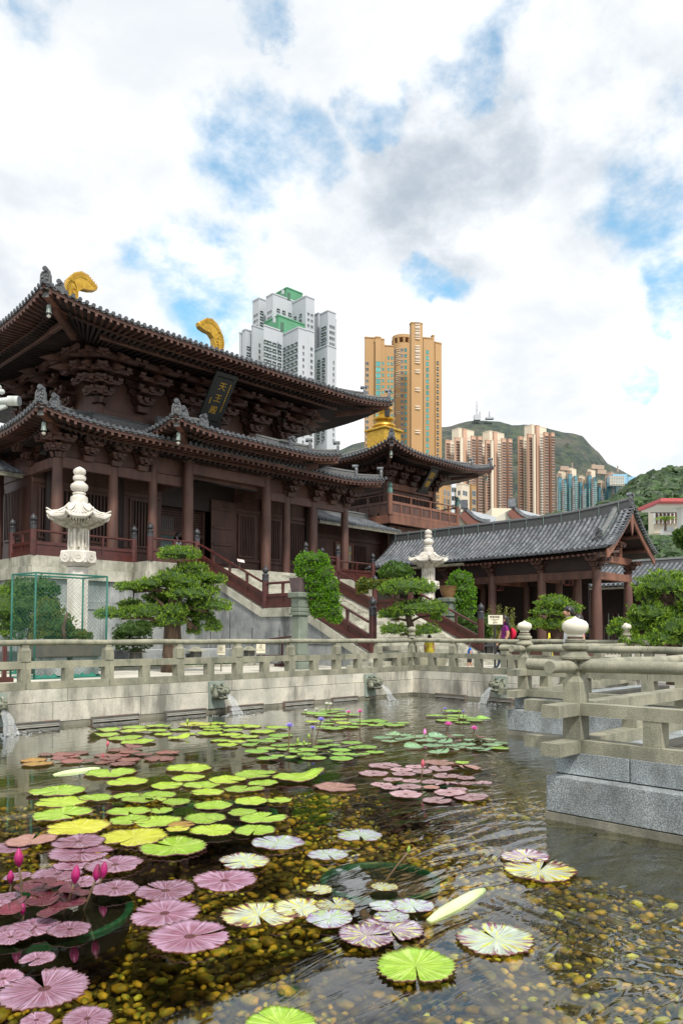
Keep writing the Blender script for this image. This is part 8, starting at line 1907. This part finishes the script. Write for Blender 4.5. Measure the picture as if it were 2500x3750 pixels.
# blue glass blocks
ZG = (2000, 1650, .3189); GX_ = lambda v: ZG[0]+v*ZG[2]; GY_ = lambda v: ZG[1]+v*ZG[2]
BEIGE = mat('beige cladding', (.42, .32, .25), (.36, .27, .21), .03, .8); BLUEG = mat('blue curtain glass', (.05, .16, .21), (.12, .26, .32), .025, .15, stretch=(1, 1, 3)); BLUEL = mat('light blue glass', (.28, .50, .66), (.20, .42, .60), .02, .15)
BALC = MB(); BALC.cur = 0; BALC.box(-.5, .5, -.8, 0, -.5, .5); BALC.cur = 1; BALC.box(-.52, .52, -.9, -.8, -.5, .0); BALC = BALC.mesh('bay_window', [TEALG, mat('pale balcony front', (.32, .38, .40)), WGR])
for (x0, xs, top, lb) in ((130, 120, 235, 'blue glass apartment block nearest the peach tower'), (245, 125, 200, 'blue glass apartment block second from the peach tower'), (370, 105, 290, 'blue glass apartment block third from the peach tower'), (470, 120, 215, 'blue glass apartment block fourth from the peach tower'), (590, 100, 345, 'blue glass apartment block fifth from the peach tower'), (690, 150, 245, 'blue glass apartment block with a pale blue cube on top')):
    t = thing('glass_apartment_block', lb, 'tower block', tuple(at(GX_(x0+50), 2320, d=880)*[1, 1, 0]), 'blue glass and beige apartment blocks below the mountain')
    kf = 22*ZG[2]*880/FPX
    slabbox(t, BEIGE, 890, GX_(x0), GX_(x0+25), GX_(x0+60), GY_(top+30), a=50); slabbox(t, BLUEG, 880, GX_(x0+10), GX_(x0+14), GX_(x0+xs*.55), GY_(top+75), a=15, wins=[('R', (.3, .75), 16, kf, 26, 3.0, 2.0, BALC)])
    slabbox(t, BEIGE, 876, GX_(x0+xs*.5), GX_(x0+xs*.53), GX_(x0+xs*.66), GY_(top+110), a=15, wins=[('R', (.5,), 6, kf, 26, 3, 2.5, WIN_P)]); slabbox(t, BLUEG, 884, GX_(x0+xs*.62), GX_(x0+xs*.64), GX_(x0+xs), GY_(top+95), a=15, wins=[('R', (.5,), 6, kf, 26, 3.5, 2, BALC)])
    slabbox(t, CRM if xs < 130 else BEIGE, 895, GX_(x0+xs*.15), GX_(x0+xs*.35), GX_(x0+xs*.9), GY_(top), a=50)
    if xs > 130: slabbox(t, BLUEL, 872, GX_(725), GX_(728), GX_(895), GY_(290), a=12, wins=[]) if False else None
    if xs > 130:
        c = at(GX_(810), GY_(345), d=870); k = ZG[2]*870/FPX; b = MB(); b.obox(c, fx, VF, (0, 0, 1), 82*k, 10, 55*k); part('glass_cube', b, BLUEL, t)
        c = at(GX_(960), GY_(350), d=905); b = MB(); b.obox(c, fx, VF, (0, 0, 1), 60*k, 10, 32*k); part('glass_wing', b, BLUEL, t)
        b = MB()
        for i in range(9): p = at(GX_(730+i*20), GY_(345), d=869.7-10); b.obox(p, fx, VF, (0, 0, 1), .25, .25, 55*k)
        for i in range(7): p = at(GX_(810), GY_(295+i*17), d=869.7-10); b.obox(p, fx, VF, (0, 0, 1), 82*k, .25, .25)
        part('mullion', b, CRM, t)
cr = thing('skybridge_beams', 'beige roof beams linking the glass apartment blocks', 'beam', tuple(at(GX_(250), GY_(215), d=882)))
b = MB()
for a_, c_ in (((160, 205), (250, 210)), ((580, 245), (680, 252)), ((515, 188), (655, 200))): b.beam(at(GX_(a_[0]), GY_(a_[1]), d=882), at(GX_(c_[0]), GY_(c_[1]), d=882), 5, 5)
for xx, y0_, y1_ in ((297, 140, 200), (546, 150, 215), (818, 175, 250)): b.beam(at(GX_(xx), GY_(y0_), d=882), at(GX_(xx), GY_(y1_), d=882), 1.2, 1.2, up=(1, 0, 0))
part('beam', b, BEIGE, cr)
# white school like building at the right
ws = thing('white_building', 'white building with red roof edge and balconies behind the right gable', 'building', tuple(at(2450, 2320, d=110)*[1, 1, 0])); k = ZG[2]*110/FPX; WHB = mat('white render', (.68, .70, .70), (.60, .62, .62), .3, .7)
def wq(px_, py_, w_, h_, m, e=0, nm='panel', dp=1.0): c = at(GX_(px_), GY_(py_), d=110+e); b = MB(); b.obox(c, fx, VF, (0, 0, 1), w_*k/2, dp, h_*k/2); return part(nm, b, m, ws)
wq(1400, 622, 440, 34, mat('red roof edge', (.50, .09, .10), (.42, .08, .09), 1, .6), -2, 'roof_edge', 4); wq(1400, 655, 430, 36, WHB, -1, 'cornice', 3); wq(1345, 602, 180, 28, WHB, 5, 'roof_drum', 3)
wq(1400, 800, 420, 330, mat('cream wall', (.62, .58, .48), (.56, .52, .43), .5, .8), 6, 'wall'); wq(1545, 790, 38, 250, WHB, -2, 'column', .8); wq(1450, 935, 250, 60, WHB, -1, 'parapet', .5); wq(1400, 900, 110, 50, mat('pale railing', (.45, .50, .52)), -1.5, 'balcony_front', .2)
for i in range(7): wq(1240+i*44, 770, 9, 150, WHB, 4.5, 'mullion', .3); wq(1256+i*44, 770, 5, 150, mat('red brown trim', (.28, .09, .06)), 4.6, 'trim', .2)
for i in range(6): wq(1262+i*44, 745, 24, 60, WPANE, 5.0, 'window_pane', .2)
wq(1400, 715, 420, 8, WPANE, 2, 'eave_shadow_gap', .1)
pt = thing('palm_tree', 'small palm on the white building terrace', 'palm', tuple(at(GX_(1370), GY_(900), d=104)))
b = MB(); b.tube([at(GX_(1365), GY_(920), d=104), at(GX_(1368), GY_(820), d=104)], [.18, .14], 8); part('trunk', b, BARK, pt)
for i in range(16):
    a = 2*PI*i/16+random.uniform(-.1, .1); c = at(GX_(1368), GY_(818), d=104); o = np.array([math.cos(a), math.sin(a), 0]); sd = np.array([-math.sin(a), math.cos(a), 0]); b = MB()
    rows = [[c+o*2.0*q+np.array([0, 0, .8*math.sin(q*2.6)-.3*q])+sd*s*.22*math.sin(PI*min(q+.1, 1)) for s in (-1, 1)] for q in np.linspace(0, 1, 6)]; b.grid(rows); part('frond', b, PINE, pt)
# pale houses with grey roofs beyond the gallery ridge
for (xs, lb) in ((((1010, 1060), (1090, 1140), (1350, 1290), (1568, 1290), (1568, 1230), (1100, 1118)), 'pale house gable with grey tiled roof right of the tower balcony'),):
    pass
Z4_ = (1350, 1500, .3189); 
def house(label, xl, yapex, xr, ylow, d):
    t = thing('tiled_house', label, 'house', tuple(at(xl, 2320, d=d)*[1, 1, 0])); k = d/FPX
    a = at(xl, yapex, d=d); e = at(xr, ylow, d=d); back = VF*9+fx*1.5
    CRW = mat('cream plaster', (.58, .56, .46), (.50, .49, .41), .6, .8, 0, 1, 0, (1, 1, .3), (.36, .36, .32), .4, .5)
    b = MB(); b.prism([a+[0, 0, -.3], e+[0, 0, -.3], e*[1, 1, 0]+[0, 0, 1], a*[1, 1, 0]-fx*4+[0, 0, 1], a-fx*4+[0, 0, -2.5]], back); part('wall', b, CRW, t)
    n = 10; rows = []
    for i in range(n+1):
        q = i/n; z = -.6*math.sin(PI*q)*.8; p = a+(e-a)*q+np.array([0, 0, z]); rows.append([p, p+back*1.0+fx*7+np.array([0, 0, -.2])])
    b = MB(); b.grid(rows); rf = part('roof', b, mat('pale worn tiles', (.38, .41, .44), (.28, .31, .34), 3, .7, .3, 20, 0, (1, 1, 1)), t)
    b = MB()
    for i in range(n): p = np.array(rows[i][0]); q = np.array(rows[i+1][0]); b.beam(p+[0, 0, .25]-VF*.3, q+[0, 0, .25]-VF*.3, .5, .3)
    part('verge_ridge', b, TILE, rf)
    b = MB()
    for i in range(n): p = np.array(rows[i][0]); q = np.array(rows[i+1][0]); b.beam(p+[0, 0, -.45]-VF*.35, q+[0, 0, -.45]-VF*.35, .2, .9)
    part('red_barge_board', b, mat('red brown board', (.17, .065, .048)), t)
    b = MB(); q = a+fx*.1-VF*.4; b.obox(q+[0, 0, .3], fx, VF, (0, 0, 1), .3, .3, .4); part('ridge_end', b, TILE, t)
house('pale house with red barge board just right of the tower balcony', 1692, 1862, 1790, 1920, 70); house('pale house with red barge board nearer the gallery ridge middle', 1866, 1856, 1960, 1905, 74)
b = MB(); b.prism([at(1800, 1860, d=80), at(1870, 1862, d=80), at(1870, 2000, d=80), at(1800, 2000, d=80)], VF*6); tag(part('plaster_block', b, CRM, None), 'cream plaster block between the two pale houses', 'building')

# ================================================================ hills
def hill(name, prof, d, m, depth=900, rough=12, nx=170, ny=60, x0=None, near_drop=1.0, seed=0, freq=7):
    """terrain whose crest follows prof [(px, py)...] at distance d and falls towards the viewer"""
    pr = np.array(prof, float); X = np.linspace(pr[0, 0], pr[-1, 0], nx); Yc = np.interp(X, pr[:, 0], pr[:, 1])
    from mathutils import noise as mn
    rows = []
    for j in range(ny):
        q = j/(ny-1); dist = d-depth*(1-q) if q <= 1 else d; row = []
        for i in range(nx):
            crest = at(X[i], Yc[i], d=d); base = at(X[i], 2322, d=d-depth*(1-q)); z = GZ+(crest[2]-GZ)*(q**1.25)
            v = Vector((base[0]/depth*freq, base[1]/depth*freq, seed)); n = mn.fractal(v, 1.0, 2.0, 7)*rough*min(1, (1-q)*3+.08); rid = abs(mn.noise(v*1.7))*rough*1.3*min(1, (1-q)*3)
            row.append((base[0], base[1], z+n-rid))
        rows.append(row)
    # back slope
    rows.append([(p[0]+VF[0]*depth*.5, p[1]+VF[1]*depth*.5, 0) for p in rows[-1]])
    b = MB(); b.grid(rows); return struct(name, b, m, True)
HILLM = mat('mountain scrub', (.062, .084, .052), (.020, .038, .038), .03, .9, 1.0, .035, 0, (1, 1, 1.2), (.12, .10, .09), .6, .006, bdist=22)  # bluish cast of distant haze mixed into the scrub colours
HILLG = mat('wooded slope', (.04, .08, .022), (.022, .05, .015), .06, .9)
hill('mountain', [(1150, 1760), (1240, 1640), (1290, 1620), (1350, 1608), (1500, 1600), (1615, 1557), (1650, 1552), (1680, 1542), (1740, 1530), (1780, 1530), (1830, 1532), (1880, 1548), (1920, 1545), (1960, 1552), (2040, 1568), (2100, 1578), (2140, 1590), (2170, 1625), (2200, 1650), (2230, 1690), (2280, 1715), (2330, 1745), (2400, 1800), (2700, 1950)], 2600, HILLM, 1500, 48, 340, 150, seed=4, freq=17)
hill('wooded_hill', [(1980, 2030), (2040, 1990), (2150, 1920), (2220, 1860), (2300, 1800), (2340, 1765), (2390, 1735), (2440, 1725), (2500, 1722), (2700, 1690), (2900, 1690)], 620, HILLG, 330, 10, 120, 50, seed=9)
# tree crowns on the wooded hill
pr = np.array([(1990, 2025), (2040, 1990), (2150, 1920), (2220, 1860), (2300, 1800), (2340, 1765), (2390, 1735), (2440, 1725), (2500, 1722), (2640, 1700)], float)
crown = ico(2); crown.name = 'tree_crowns'; CROWN = leafm('distant tree crowns', (.055, .11, .024), (.022, .055, .018), .45, .12); crown.materials.clear(); crown.materials.append(CROWN)
nv = len(crown.vertices); co = np.empty(nv*3); crown.vertices.foreach_get('co', co); co = co.reshape(-1, 3); FC = np.array([tuple(p.vertices) for p in crown.polygons])
from mathutils import noise as mn
VV = []; FF = []; cnt = 0
for _ in range(3200):
    q = random.random()**.8; px_ = random.uniform(1985, 2640); yc = np.interp(px_, pr[:, 0], pr[:, 1]); d_ = 620-330*(1-q); cr_ = at(px_, yc, d=620); ba = at(px_, 2322, d=d_); z = GZ+(cr_[2]-GZ)*(q**1.25)
    s = random.uniform(2.4, 5.2)*(1.15 if q > .8 else 1)*(.75+.25*q); off = random.random()*99
    w_ = co*(1+.22*np.sin(co[:, [1, 2, 0]]*5+off)+.12*rng.normal(size=co.shape)); VV.append(w_*[s, s, s*.85]+[ba[0], ba[1], z+s*.15]); FF.append(FC+cnt); cnt += nv
me = bpy.data.meshes.new('tree_crowns'); me.from_pydata(np.concatenate(VV).tolist(), [], np.concatenate(FF).tolist()); me.materials.append(CROWN)
stuff(link_obj('tree_crowns', me, None))
# band of trees in front of the glass blocks
VV = []; FF = []; cnt = 0
pr2 = np.array([(1990, 1905), (2040, 1890), (2100, 1900), (2170, 1870), (2230, 1840), (2300, 1830)], float)
for _ in range(500):
    px_ = random.uniform(1960, 2360); yc = np.interp(px_, pr2[:, 0], pr2[:, 1])+random.uniform(0, 90); p = at(px_, yc+8, d=400+random.uniform(-20, 20)); s = random.uniform(2.5, 5); off = random.random()*99
    w_ = co*(1+.22*np.sin(co[:, [1, 2, 0]]*5+off)+.12*rng.normal(size=co.shape)); VV.append(w_*[s, s, s*.85]+p); FF.append(FC+cnt); cnt += nv
me = bpy.data.meshes.new('wood_edge'); me.from_pydata(np.concatenate(VV).tolist(), [], np.concatenate(FF).tolist()); me.materials.append(CROWN); stuff(link_obj('wood_edge', me, None))
# masts on the summit
for (px_, y0_, y1_, w_, lb, kind) in ((1745, 1532, 1470, 3.2, 'tallest red and white lattice mast on the mountain summit', 1), (1756, 1534, 1508, 5, 'short thick mast beside the tallest one', 0), (1791, 1530, 1507, 4, 'small mast right of the summit station', 0)):
    p, q = at(px_, y0_, d=2600), at(px_, y1_, d=2600); t = thing('radio_mast', lb, 'mast', tuple(p)); b = MB(); n = 8
    for i in range(n):
        a, c = p+(q-p)*i/n, p+(q-p)*(i+1)/n; r0, r1 = w_*(1-.7*i/n)/1.5, w_*(1-.7*(i+1)/n)/1.5
        for s in (-1, 1): b.beam(a+fx*s*r0, c+fx*s*r1, .9, .9, up=(1, 0, 0)); b.beam(a+fx*s*r0, c-fx*s*r1, .6, .6, up=(1, 0, 0))
        if i % 2: b.obox(c, fx, VF, (0, 0, 1), r1*1.6, 1.2, 1.4)
    part('lattice', b, mat('mast steel', (.40, .40, .44)), t)
p = at(1746, 1530, d=2598); o = MB(); o.obox(p, fx, VF, (0, 0, 1), 11, 9, 9); tag(part('summit_station', o, mat('grey concrete', (.42, .44, .47)), None), 'square grey radio station building on the mountain summit', 'building')
p = at(1792, 1532, d=2598); o = MB(); o.obox(p, fx, VF, (0, 0, 1), 14, 9, 3); tag(part('summit_hut', o, MATS['grey concrete'], None), 'long low hut under the small mast on the summit', 'building')
